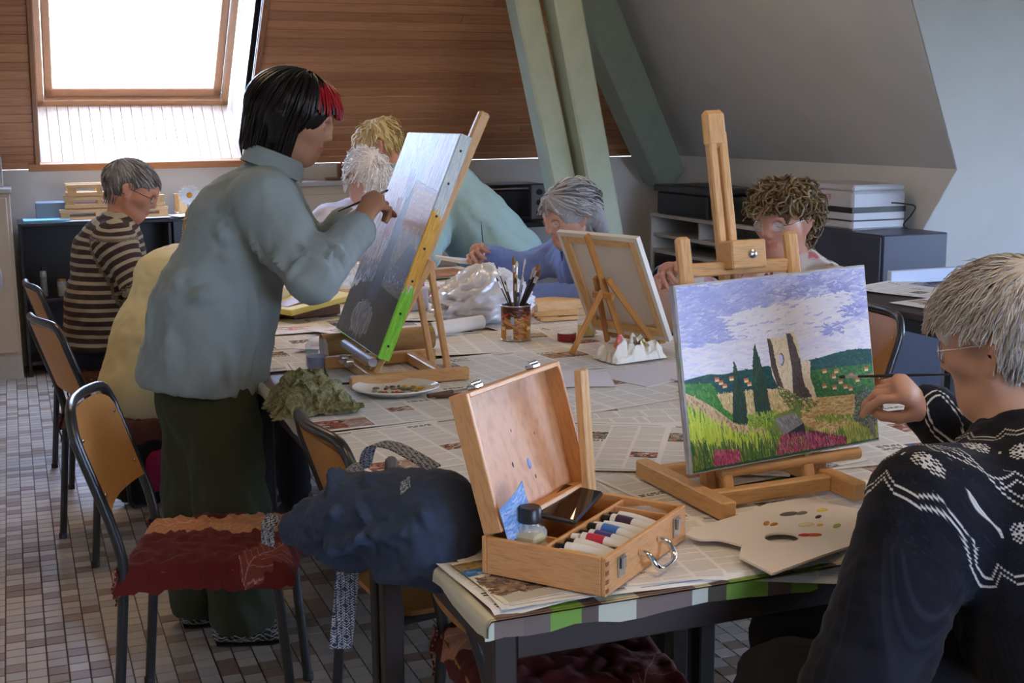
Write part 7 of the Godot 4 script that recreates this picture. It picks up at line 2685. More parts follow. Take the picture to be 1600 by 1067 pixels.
func legs(t: Node3D, base: Vector3, m: Material, pel: Vector3, knees: Array, feet: Array, r := 0.085) -> void:
	var ops := [[pel + Vector3(0, 0.02, 0), pel + Vector3(0, -0.02, 0), r * 1.6, r * 1.6, 0.02]]
	for k in 2:
		ops.append([pel.lerp(knees[k], 0.15), knees[k], r * 1.1, r * 0.85, 0.05])
		ops.append([knees[k], feet[k], r * 0.85, r * 0.55, 0.03])
	wear(t, base, "trousers", m, ops, 0.02, [[Vector3(0, 0.07, 0), Vector3(0, -1, 0)]], [], 0.008, 9.0, Vector3(1, 0.6, 1), 4)
	for k in 2:
		var f: Vector3 = feet[k]
		var d: Vector3 = (knees[k] - pel)
		d.y = 0
		d = d.normalized()
		wear(t, base, "shoe", M.black, [[Vector3(f.x, 0.04, f.z) - d * 0.03, Vector3(f.x, 0.035, f.z) + d * 0.13, 0.042, 0.034, 0.02]], 0.010, [[Vector3(0, 0.006, 0), Vector3(0, -1, 0)]], [], 0.0)

func standing_woman() -> void:
	var base := Vector3(0.49, 0, -3.57)
	var t := person("person in a grey-blue shirt with black bob and red fringe standing to paint", base)
	var pel := Vector3(0.488, 0.83, -3.64)
	var waist := Vector3(0.515, 0.95, -3.635)
	var chest := Vector3(0.600, 1.171, -3.61)
	var neck := Vector3(0.690, 1.348, -3.580)
	var hd := Vector3(0.752, 1.478, -3.575)
	var sr := Vector3(0.635, 1.262, -3.450)
	var sl := Vector3(0.700, 1.265, -3.745)
	var er := Vector3(0.725, 1.070, -3.300)
	var wr := Vector3(0.862, 1.180, -3.350)
	var el := Vector3(0.850, 1.055, -3.800)
	var wl := Vector3(0.905, 1.175, -3.665)
	var g := G.new()
	g.tint = rgb(172, 126, 98).srgb_to_linear()
	var hb := looking(Vector3(0.93, -0.30, 0.26))
	head(g, hd, hb, 1.0, 0.0045, neck)
	hand(g, wr + Vector3(0.012, 0.012, -0.004), Vector3(0.55, 0.80, -0.15), Vector3(0.55, -0.45, -0.7), 1.0, GRIP, PINCH, 1.0)
	hand(g, wl + Vector3(0.008, 0.01, 0.0), Vector3(0.6, 0.45, 0.55), Vector3(0.3, -0.6, 0.3), -1.0, REST, LOOSE, 1.0, 0.004)
	inner(g, [[pel, chest, 0.10, 0.10], [chest, neck, 0.08, 0.05], [sr, er, 0.035], [er, wr, 0.03, 0.024], [sl, el, 0.035], [el, wl, 0.03, 0.024], [pel, Vector3(0.46, 0.1, -3.65), 0.07, 0.04], [pel, Vector3(0.53, 0.1, -3.47), 0.07, 0.04]])
	g.shift(-base)
	put(g, "body", skin(Color.WHITE), t)
	face_parts(t, base, hd, hb, 1.0, rgb(50, 38, 34), 0.35)
	hair(t, base, hd, hb, 1.0, {"cols": [rgb(17, 14, 14), rgb(26, 21, 20), rgb(12, 10, 11)], "thick": 0.018, "len": 0.20, "n": 620, "w": 0.0065, "grav": 0.6, "lift": 0.08, "crown": Vector3(0, 0.13, 0.0), "release": -0.02, "floor": -0.118, "line": 0.060, "ears": false, "side_z": 0.022, "face_z": 0.048, "fringe": rgb(150, 16, 30), "fringe_z": 0.042, "fringe_len": 0.075, "gloss": 0.32, "mess": 0.05, "nape": -0.09, "steps": 9, "seed": 5, "lumps": [[Vector3(0.066, 0.0, -0.045), Vector3(0.062, -0.06, -0.035), 0.034, 0.026], [Vector3(-0.066, 0.0, -0.045), Vector3(-0.062, -0.06, -0.035), 0.034, 0.026], [Vector3(0, -0.01, -0.075), Vector3(0, -0.075, -0.06), 0.06, 0.045]]})
	var shirt := cloth(rgb(140, 150, 149), 0.85, 0.25, 26.0)
	var fw := Vector3(0.93, 0.2, 0.1).normalized()
	var ops := [[Vector3(0.468, 0.745, -3.65), waist, 0.185, 0.170, 0.03, Vector3(0, 0, 1), 0.92], [waist, chest, 0.168, 0.160, 0.05, fw, 1.12], [chest, neck - Vector3(0.02, 0.05, 0), 0.150, 0.075, 0.06, fw, 1.15], [sr, sl, 0.078, 0.078, 0.06]] + arm(sr, er, wr, 0.073) + arm(sl, el, wl, 0.070)
	wear(t, base, "shirt", shirt, ops, 0.0104, [[Vector3(0.48, 0.725, -3.65), Vector3(-0.12, -1, 0)]], [], 0.004, 7.0, Vector3(1.7, 0.5, 1.5), 4, null, [[Vector3(0.398, 0.958, -3.563), Vector3(0.583, 1.026, -3.503), 0.016, 0.014], [Vector3(0.449, 1.111, -3.572), Vector3(0.569, 1.124, -3.527), 0.014, 0.009], [Vector3(0.517, 1.242, -3.570), Vector3(0.601, 1.106, -3.511), 0.013, 0.010], [Vector3(0.581, 1.285, -3.553), Vector3(0.553, 1.136, -3.536), 0.010, 0.010], [Vector3(0.618, 1.287, -3.484), Vector3(0.623, 1.132, -3.453), 0.012, 0.009], [Vector3(0.624, 1.106, -3.447), Vector3(0.658, 0.942, -3.403), 0.014, 0.012], [Vector3(0.581, 1.042, -3.485), Vector3(0.615, 0.833, -3.432), 0.016, 0.011], [Vector3(0.438, 0.924, -3.562), Vector3(0.401, 0.757, -3.545), 0.018, 0.012], [Vector3(0.512, 0.953, -3.517), Vector3(0.524, 0.739, -3.472), 0.018, 0.012], [Vector3(0.388, 1.053, -3.639), Vector3(0.371, 0.823, -3.602), 0.016, 0.009], [Vector3(0.480, 1.038, -3.568), Vector3(0.373, 0.899, -3.583), 0.014, 0.009], [Vector3(0.593, 0.935, -3.482), Vector3(0.567, 0.739, -3.455), 0.014, 0.009], [Vector3(0.481, 0.827, -3.527), Vector3(0.454, 0.736, -3.520), 0.014, 0.010], [Vector3(0.615, 1.136, -3.315), Vector3(0.703, 1.061, -3.266), 0.013, 0.012], [Vector3(0.682, 1.161, -3.293), Vector3(0.754, 1.073, -3.249), 0.012, 0.011], [Vector3(0.750, 1.177, -3.303), Vector3(0.808, 1.103, -3.266), 0.011, 0.010], [Vector3(0.647, 1.216, -3.361), Vector3(0.694, 1.120, -3.325), 0.012, 0.010], [Vector3(0.704, 1.129, -3.257), Vector3(0.652, 1.064, -3.265), 0.010, 0.010], [Vector3(0.773, 1.151, -3.256), Vector3(0.735, 1.069, -3.255), 0.010, 0.009], [Vector3(0.590, 1.190, -3.400), Vector3(0.629, 1.071, -3.363), 0.012, 0.010]])
	collar(t, base, neck - Vector3(0.016, 0.022, 0), Vector3(0.42, 1, 0), 0.064, 0.088, 0.07, shirt, Vector3(1, 0, 0))
	cuff(t, base, wr, er, 0.050, shirt)
	cuff(t, base, wl, el, 0.048, shirt)
	var br := G.new()
	var ring := []
	var ba := (wr - er).normalized()
	var bu := ba.cross(Vector3.UP).normalized()
	for k in 20:
		ring.append(wr + Vector3(0.012, 0.014, -0.003) + (bu * cos(TAU * k / 20.0) + ba.cross(bu) * sin(TAU * k / 20.0)) * 0.033 - base)
	br.tube(ring, 0.006, 8, false, true)
	put(br, "bracelet", mat(rgb(46, 66, 58), 0.4), t)
	var er1 := G.new()
	er1.ball(hd + hb * Vector3(-0.074, -0.045, -0.002) - base, Vector3(0.005, 0.008, 0.005), 10, 8)
	put(er1, "earring", mat(rgb(220, 176, 60), 0.2, 1.0), t)
	brush("dark brush held by the standing person at the boat picture", Vector3(0.815, 1.235, -3.36), Vector3(0.975, 1.285, -3.42), rgb(30, 24, 26), 0.0035, rgb(60, 60, 80), 0.014, "brushes in hands")
	var tr := cloth(rgb(62, 66, 50), 0.9, 0.3, 20.0)
	wear(t, base, "trousers", tr, [[Vector3(0.478, 0.84, -3.645), Vector3(0.478, 0.70, -3.64), 0.135, 0.14, 0.03], [Vector3(0.47, 0.75, -3.70), Vector3(0.435, 0.40, -3.66), 0.105, 0.088, 0.04], [Vector3(0.435, 0.40, -3.66), Vector3(0.425, 0.07, -3.645), 0.088, 0.080, 0.03], [Vector3(0.495, 0.75, -3.575), Vector3(0.515, 0.40, -3.50), 0.108, 0.095, 0.04], [Vector3(0.515, 0.40, -3.50), Vector3(0.525, 0.06, -3.475), 0.095, 0.088, 0.03]], 0.015, [[Vector3(0, 0.055, 0), Vector3(0, -1, 0)]], [], 0.010, 7.0, Vector3(1.6, 0.3, 1.6), 9)
	var im := Image.create(64, 64, false, Image.FORMAT_RGB8)
	im.fill(rgb(26, 24, 24))
	for k in 7:
		for x in 64:
			im.fill_rect(Rect2i(x, posmod(k * 9 + int(4.0 * sin(x * 0.25 + k)), 62), 1, 3), rgb(196, 192, 186))
	var zm := mat(Color.WHITE, 0.8)
	zm.albedo_texture = tex_of(im)
	zm.uv1_triplanar = true
	zm.uv1_scale = Vector3.ONE * 12.0
	for q in [[Vector3(0.405, 0.035, -3.655), Vector3(0.505, 0.028, -3.635)], [Vector3(0.475, 0.035, -3.49), Vector3(0.605, 0.028, -3.445)]]:
		var sh := wear(t, base, "shoe", zm, [[q[0], q[0].lerp(q[1], 0.5) + Vector3(0, 0.012, 0), 0.040, 0.042, 0.02], [q[0].lerp(q[1], 0.4), q[1], 0.040, 0.034, 0.02]], 0.008, [[Vector3(0, 0.014, 0), Vector3(0, -1, 0)]], [], 0.0)
		var so := G.new()
		so.tube([q[0] + Vector3(-0.03, -0.028, 0) - base, q[0] + Vector3(0, -0.028, 0) - base, q[1] + Vector3(0, -0.021, 0) - base, q[1] + Vector3(0.03, -0.021, 0.008) - base], [0.03, 0.042, 0.038, 0.02], 16, true, false, 0.18)
		put(so, "sole", M.black, sh)

func striped_woman() -> void:
	var base := Vector3(0.32, 0.44, -5.5)
	var t := person("person with short grey hair and glasses in a brown striped sweater", base)
	var pel := Vector3(0.32, 0.56, -5.50)
	var chest := Vector3(0.355, 0.93, -5.48)
	var neck := Vector3(0.405, 1.085, -5.455)
	var hd := Vector3(0.455, 1.195, -5.449)
	var sr := Vector3(0.37, 1.005, -5.32)
	var sl := Vector3(0.39, 1.005, -5.63)
	var er := Vector3(0.44, 0.825, -5.24)
	var wr := Vector3(0.66, 0.80, -5.33)
	var el := Vector3(0.50, 0.81, -5.68)
	var wl := Vector3(0.70, 0.80, -5.58)
	var g := G.new()
	g.tint = rgb(190, 134, 108).srgb_to_linear()
	var hb := looking(Vector3(0.90, -0.42, 0.14))
	head(g, hd, hb, 1.0, 0.006, neck)
	hand(g, wr, wr - er + Vector3(0, 0.02, 0), Vector3(0, -1, 0.2), 1.0, GRIP, PINCH, 1.0, 0.005)
	hand(g, wl, wl - el, Vector3(0, -1, 0), -1.0, REST, LOOSE, 1.0, 0.005)
	inner(g, [[pel, chest, 0.10, 0.10], [chest, neck, 0.08, 0.05], [sr, er, 0.035], [er, wr, 0.03, 0.024], [sl, el, 0.035], [el, wl, 0.03, 0.024], [pel, Vector3(0.68, 0.50, -5.42), 0.06, 0.05]])
	g.shift(-base)
	put(g, "body", skin(Color.WHITE), t)
	face_parts(t, base, hd, hb, 1.0, rgb(110, 100, 96), 0.5)
	glasses(t, base, hd, hb, 1.0, M.black, 0.018)
	hair(t, base, hd, hb, 1.0, {"cols": [rgb(120, 120, 124), rgb(84, 84, 88), rgb(160, 160, 164)], "thick": 0.004, "len": 0.045, "n": 420, "w": 0.005, "grav": 0.15, "lift": 0.06, "crown": Vector3(0, 0.10, -0.09), "line": 0.066, "mess": 0.25, "seed": 8, "rough": 0.003, "nape": -0.055})
	var im := Image.create(8, 64, false, Image.FORMAT_RGB8)
	im.fill(rgb(60, 50, 52))
	im.fill_rect(Rect2i(0, 0, 8, 26), rgb(160, 150, 132))
	var m := cloth(Color.WHITE, 0.95, 0.5, 26.0)
	m.uv1_triplanar = false
	m.uv1_scale = Vector3.ONE
	m.normal_enabled = false
	m.albedo_texture = tex_of(im)
	var ad := (er - sr).normalized()
	var fd := (wr - er).normalized()
	var stripe := func(p: Vector3) -> Vector2:
		var per := 0.036
		var dr := arm_dist(p, sr, er)
		var df := arm_dist(p, er, wr)
		var dl := minf(arm_dist(p, sl, el), arm_dist(p, el, wl))
		var dt := arm_dist(p, pel, chest) - 0.075
		if minf(dr, df) < dt and p.y < 1.02:
			if dr < df:
				return Vector2(0, (p - sr).dot(ad) / per)
			return Vector2(0, ((er - sr).length() + (p - er).dot(fd)) / per)
		if dl < dt and p.y < 1.0:
			return Vector2(0, (p - sl).dot((wl - sl).normalized()) / per)
		return Vector2(0, p.y / per + 1.2 * maxf(0.0, p.y - 0.96) * absf(p.z + 5.48) * 40.0)
	wear(t, base, "sweater", m, torso(pel, chest, neck, sl, sr, Vector3.RIGHT, 0.185, 0.165) + arm(sr, er, wr, 0.064) + arm(sl, el, wl, 0.062), 0.013, [[Vector3(0, 0.555, 0), Vector3(0, -1, 0)]], [], 0.006, 9.0, Vector3(1, 0.8, 1), 3, stripe)
	legs(t, base, cloth(rgb(36, 38, 48)), Vector3(0.32, 0.55, -5.5), [Vector3(0.70, 0.55, -5.40), Vector3(0.70, 0.55, -5.60)], [Vector3(0.68, 0.1, -5.40), Vector3(0.66, 0.1, -5.62)], 0.09)
	var e := G.new()
	e.ball(hd + hb * Vector3(-0.074, -0.03, -0.004) - base, Vector3.ONE * 0.005, 8, 6)
	put(e, "earring", mat(rgb(240, 240, 236), 0.2), t)

func arm_dist(p: Vector3, a: Vector3, b: Vector3) -> float:
	var ab := b - a
	return (p - a - ab * clampf((p - a).dot(ab) / ab.length_squared(), 0.0, 1.0)).length()

func cream_person() -> void:
	var base := Vector3(0.43, 0.44, -4.58)
	var t := person("person in a cream shirt bending over the table behind the standing woman", base)
	var pel := Vector3(0.435, 0.55, -4.58)
	var chest := Vector3(0.535, 0.865, -4.68)
	var neck := Vector3(0.625, 0.985, -4.735)
	var hd := Vector3(0.70, 1.045, -4.76)
	var sr := Vector3(0.55, 0.94, -4.55)
	var sl := Vector3(0.56, 0.94, -4.88)
	var er := Vector3(0.66, 0.82, -4.50)
	var wr := Vector3(0.90, 0.815, -4.74)
	var el := Vector3(0.70, 0.81, -4.95)
	var wl := Vector3(0.92, 0.80, -4.92)
	var g := G.new()
	g.tint = rgb(206, 150, 126).srgb_to_linear()
	var hb := looking(Vector3(0.85, -0.55, -0.1))
	head(g, hd, hb, 1.0, 0.008, neck)
	hand(g, wr, Vector3(0.8, 0.0, -0.5), Vector3(0, -1, 0.2), 1.0, GRIP, PINCH, 1.0, 0.005)
	hand(g, wl, Vector3(1, 0, 0.2), Vector3(0, -1, 0), -1.0, REST, LOOSE, 1.0, 0.005)
	inner(g, [[pel, chest, 0.10, 0.10], [chest, neck, 0.08, 0.05], [sr, er, 0.035], [er, wr, 0.03, 0.024], [sl, el, 0.035], [el, wl, 0.03, 0.024]])
	g.shift(-base)
	put(g, "body", skin(Color.WHITE), t)
	hair(t, base, hd, hb, 1.0, {"cols": [rgb(206, 186, 140), rgb(226, 210, 176), rgb(170, 146, 104)], "thick": 0.016, "len": 0.09, "n": 260, "w": 0.006, "grav": 0.5, "lift": 0.14, "curl": 0.008, "seed": 12, "nape": -0.07, "mess": 0.25})
	var m := cloth(rgb(206, 196, 156), 0.85, 0.25, 26.0)
	wear(t, base, "shirt", m, torso(pel - Vector3(0.02, 0.03, 0), chest, neck, sl, sr, Vector3(0.8, 0.5, 0.1).normalized(), 0.195, 0.17) + arm(sr, er, wr, 0.07) + arm(sl, el, wl, 0.066), 0.0135, [[Vector3(0.3, 0.46, 0), Vector3(-0.1, -1, 0)]], [], 0.004, 7.0, Vector3(1.7, 0.5, 1.4), 6, null, [[Vector3(0.502, 0.864, -4.521), Vector3(0.576, 1.017, -4.521), 0.018, 0.012], [Vector3(0.536, 0.745, -4.540), Vector3(0.448, 0.546, -4.536), 0.018, 0.012], [Vector3(0.428, 0.648, -4.618), Vector3(0.385, 0.491, -4.605), 0.016, 0.010], [Vector3(0.527, 0.949, -4.549), Vector3(0.481, 0.751, -4.530), 0.016, 0.011], [Vector3(0.551, 0.662, -4.485), Vector3(0.492, 0.485, -4.474), 0.018, 0.011], [Vector3(0.471, 0.857, -4.587), Vector3(0.414, 0.657, -4.571), 0.016, 0.009], [Vector3(0.622, 0.995, -4.499), Vector3(0.559, 0.797, -4.486), 0.016, 0.010]])
	collar(t, base, neck - Vector3(0.01, 0.035, 0), Vector3(0.6, 1, -0.1), 0.062, 0.078, 0.05, m, Vector3(1, -0.5, 0))
	legs(t, base, cloth(rgb(30, 29, 31)), Vector3(0.43, 0.54, -4.58), [Vector3(0.890, 0.55, -4.52), Vector3(0.890, 0.55, -4.75)], [Vector3(0.890, 0.1, -4.5), Vector3(0.870, 0.1, -4.78)], 0.092)

func teal_person() -> void:
	var base := Vector3(2.30, 0, -6.22)
	var t := person("person with short blond hair in a pale teal shirt bending towards the table end", base)
	var pel := Vector3(2.33, 0.86, -6.20)
	var chest := Vector3(2.07, 1.13, -6.32)
	var neck := Vector3(1.885, 1.235, -6.41)
	var hd := Vector3(1.803, 1.335, -6.47)
	var sr := Vector3(1.97, 1.16, -6.53)
	var sl := Vector3(1.99, 1.13, -6.22)
	var er := Vector3(2.02, 0.91, -6.62)
	var wr := Vector3(1.97, 0.69, -6.58)
	var el := Vector3(1.97, 0.90, -6.10)
	var wl := Vector3(1.88, 0.80, -5.92)
	var g := G.new()
	g.tint = rgb(206, 150, 124).srgb_to_linear()
	var hb := looking(Vector3(-0.75, -0.5, -0.3))
	head(g, hd, hb, 1.0, 0.008, neck)
	hand(g, wr, Vector3(-0.15, -1, 0.05), Vector3(-1, 0, 0.2), 1.0, REST, LOOSE, 1.0, 0.006)
	hand(g, wl, Vector3(-0.3, -0.2, 0.9), Vector3(0, -1, 0), -1.0, REST, LOOSE, 1.0, 0.006)
	inner(g, [[pel, chest, 0.10, 0.10], [chest, neck, 0.08, 0.05], [sr, er, 0.035], [er, wr, 0.03, 0.024], [sl, el, 0.035], [el, wl, 0.03, 0.024], [pel, Vector3(2.3, 0.1, -6.2), 0.06, 0.04]])
	g.shift(-base)
	put(g, "body", skin(Color.WHITE), t)
	hair(t, base, hd, hb, 1.0, {"cols": [rgb(206, 178, 120), rgb(226, 206, 156), rgb(150, 122, 80)], "thick": 0.016, "len": 0.06, "n": 260, "w": 0.007, "grav": 0.2, "lift": 0.2, "curl": 0.008, "seed": 15, "nape": -0.05, "mess": 0.3})
	var m := cloth(rgb(150, 182, 186), 0.8, 0.25, 26.0)
	wear(t, base, "shirt", m, torso(pel + Vector3(0.04, -0.10, 0.02), chest, neck, sl, sr, Vector3(-0.4, -0.9, 0.1).normalized(), 0.215, 0.19) + arm(sr, er, wr, 0.066) + arm(sl, el, wl, 0.085), 0.016, [[Vector3(2.36, 0.68, 0), Vector3(0.1, -1, 0)]], [], 0.008, 5.0, Vector3(1.4, 0.6, 1.0), 7)
	wear(t, base, "trousers", cloth(rgb(52, 56, 70)), [[pel, Vector3(2.30, 0.45, -6.12), 0.15, 0.09, 0.04], [Vector3(2.30, 0.45, -6.12), Vector3(2.32, 0.06, -6.12), 0.09, 0.075, 0.03], [pel, Vector3(2.32, 0.45, -6.32), 0.14, 0.09, 0.04], [Vector3(2.32, 0.45, -6.32), Vector3(2.34, 0.06, -6.32), 0.09, 0.075, 0.03]], 0.022, [[Vector3(0, 0.04, 0), Vector3(0, -1, 0)]], [], 0.008)
	for z in [-6.12, -6.32]:
		wear(t, base, "shoe", M.black, [[Vector3(2.34, 0.04, z), Vector3(2.2, 0.035, z), 0.042, 0.034, 0.02]], 0.011, [[Vector3(0, 0.006, 0), Vector3(0, -1, 0)]], [], 0.0)

func white_haired_person() -> void:
	var base := Vector3(1.62, 0.44, -6.32)
	var t := person("person with fluffy white hair seated at the far table end", base)
	var pel := Vector3(1.62, 0.56, -6.34)
	var chest := Vector3(1.625, 0.92, -6.28)
	var neck := Vector3(1.635, 1.06, -6.23)
	var hd := Vector3(1.645, 1.175, -6.17)
	var sr := Vector3(1.46, 0.98, -6.25)
	var sl := Vector3(1.79, 0.98, -6.27)
	var er := Vector3(1.40, 0.80, -6.08)
	var wr := Vector3(1.46, 0.80, -5.88)
	var el := Vector3(1.86, 0.82, -6.14)
	var wl := Vector3(1.78, 0.80, -5.90)
	var g := G.new()
	g.tint = rgb(214, 166, 146).srgb_to_linear()
	var hb := looking(Vector3(0.25, -0.75, 0.6))
	head(g, hd, hb, 1.0, 0.010, neck)
	hand(g, wr, Vector3(0.3, 0, 1), Vector3(0, -1, 0), 1.0, GRIP, PINCH, 1.0, 0.006)
	hand(g, wl, Vector3(-0.3, 0, 1), Vector3(0, -1, 0), -1.0, REST, LOOSE, 1.0, 0.006)
	inner(g, [[pel, chest, 0.10, 0.10], [chest, neck, 0.08, 0.05], [sr, er, 0.035], [er, wr, 0.03, 0.024], [sl, el, 0.035], [el, wl, 0.03, 0.024]])
	g.shift(-base)
	put(g, "body", skin(Color.WHITE), t)
	hair(t, base, hd, hb, 1.0, {"cols": [rgb(232, 226, 220), rgb(214, 206, 200), rgb(240, 236, 232)], "thick": 0.022, "len": 0.06, "n": 420, "w": 0.006, "grav": 0.1, "lift": 0.25, "curl": 0.012, "seed": 19, "nape": -0.06, "mess": 0.5, "rough": 0.004})
	var m := cloth(rgb(206, 196, 200), 0.9)
	wear(t, base, "blouse", m, torso(pel, chest, neck, sl, sr, Vector3.BACK, 0.17, 0.16) + arm(sr, er, wr, 0.06) + arm(sl, el, wl, 0.06), 0.02, [[Vector3(0, 0.5, 0), Vector3(0, -1, 0)]], [], 0.008)
	legs(t, base, cloth(rgb(50, 48, 56)), Vector3(1.62, 0.54, -6.34), [Vector3(1.52, 0.55, -5.95), Vector3(1.74, 0.55, -5.95)], [Vector3(1.52, 0.1, -6.0), Vector3(1.74, 0.1, -6.0)], 0.085)

func blue_woman() -> void:
	var base := Vector3(2.24, 0.44, -4.72)
	var t := person("person with long grey hair and glasses in a blue shirt holding an upright brush", base)
	var pel := Vector3(2.28, 0.55, -4.72)
	var chest := Vector3(2.20, 0.84, -4.68)
	var neck := Vector3(2.115, 0.975, -4.635)
	var hd := Vector3(2.060, 1.085, -4.625)
	var sl := Vector3(2.135, 0.895, -4.47)
	var sr := Vector3(2.13, 0.905, -4.83)
	var el := Vector3(2.05, 0.785, -4.36)
	var wl := Vector3(1.865, 0.790, -4.52)
	var er := Vector3(1.99, 0.845, -4.97)
	var wr := Vector3(1.868, 0.905, -4.975)
	var g := G.new()
	g.tint = rgb(192, 144, 122).srgb_to_linear()
	var hb := looking(Vector3(-0.93, -0.28, 0.22))
	head(g, hd, hb, 1.0, 0.005, neck, 0.05, 1.06)
	hand(g, wr, Vector3(-0.9, 0.42, 0.1), Vector3(-0.2, -0.5, 0.8), -1.0, GRIP, PINCH, 1.0, 0.004)
	hand(g, wl, Vector3(-0.8, 0.05, -0.6), Vector3(0.1, -1, 0), -1.0, REST, LOOSE, 1.0, 0.0045)
	inner(g, [[pel, chest, 0.10, 0.09], [chest, neck, 0.08, 0.05], [sr, er, 0.035], [er, wr, 0.03, 0.024], [sl, el, 0.035], [el, wl, 0.03, 0.024]])
	g.shift(-base)
	put(g, "body", skin(Color.WHITE), t)
	face_parts(t, base, hd, hb, 1.0, rgb(130, 122, 116), 0.4)
	glasses(t, base, hd, hb, 1.0, mat(rgb(196, 160, 90), 0.2, 1.0), 0.018)
	hair(t, base, hd, hb, 1.0, {"cols": [rgb(150, 146, 144), rgb(206, 200, 190), rgb(104, 104, 110), rgb(176, 172, 170)], "thick": 0.016, "len": 0.20, "n": 520, "w": 0.0055, "grav": 0.45, "lift": 0.22, "curl": 0.010, "crown": Vector3(0, 0.11, 0.05), "release": -0.03, "floor": -0.19, "line": 0.07, "seed": 22, "ears": false, "face_z": 0.012, "side_z": -0.02, "nape": -0.09, "mess": 0.28, "steps": 9, "sweep": Vector3(0, 0, -1.0), "lumps": [[Vector3(0.045, 0.0, -0.075), Vector3(0.05, -0.09, -0.11), 0.055, 0.035], [Vector3(-0.045, 0.0, -0.075), Vector3(-0.05, -0.09, -0.11), 0.055, 0.035]]})
	var m := cloth(rgb(112, 132, 186), 0.8, 0.25, 26.0)
	wear(t, base, "shirt", m, torso(pel, chest, neck, sl, sr, Vector3(-1, 0, 0), 0.165, 0.15) + arm(sl, el, wl, 0.066) + arm(sr, er, wr, 0.064), 0.012, [[Vector3(0, 0.50, 0), Vector3(0, -1, 0)]], [], 0.007, 9.0, Vector3(1.5, 0.5, 1.1), 5)
	collar(t, base, neck - Vector3(0.0, 0.045, 0), Vector3(-0.4, 1, 0), 0.058, 0.080, 0.05, m, Vector3(-1, 0, 0.3))
	cuff(t, base, wl, el, 0.047, m)
	cuff(t, base, wr, er, 0.045, m)
	legs(t, base, cloth(rgb(46, 50, 66)), Vector3(2.28, 0.54, -4.72), [Vector3(1.90, 0.55, -4.62), Vector3(1.90, 0.55, -4.84)], [Vector3(1.92, 0.1, -4.6), Vector3(1.92, 0.1, -4.86)], 0.085)
	brush("slim dark brush held upright by the grey-haired person", Vector3(1.815, 1.055, -4.97), Vector3(1.822, 0.895, -4.955), rgb(50, 56, 60), 0.003, rgb(190, 140, 60), 0.016, "brushes in hands")
	var c := thing("painting", "small canvas held tilted before the grey-haired person", "painting", Vector3(1.80, 0.885, -4.98))
	c.basis = Basis(Vector3.UP, 0.4) * Basis(Vector3.BACK, -0.16) * Basis(Vector3.RIGHT, -PI / 2 + 0.05)
	var im := Image.create(64, 64, false, Image.FORMAT_RGB8)
	im.fill(rgb(226, 226, 226))
	var r := RandomNumberGenerator.new()
	r.seed = 4
	strokes(im, FULL, 200, [rgb(150, 190, 226), rgb(196, 180, 214), rgb(232, 230, 226), rgb(170, 206, 230)], 0.2, 0.2, 0.5, 5, r)
	canvas(c, 0.20, 0.16, 0.016, painted(im), mat(rgb(226, 220, 208), 0.8))

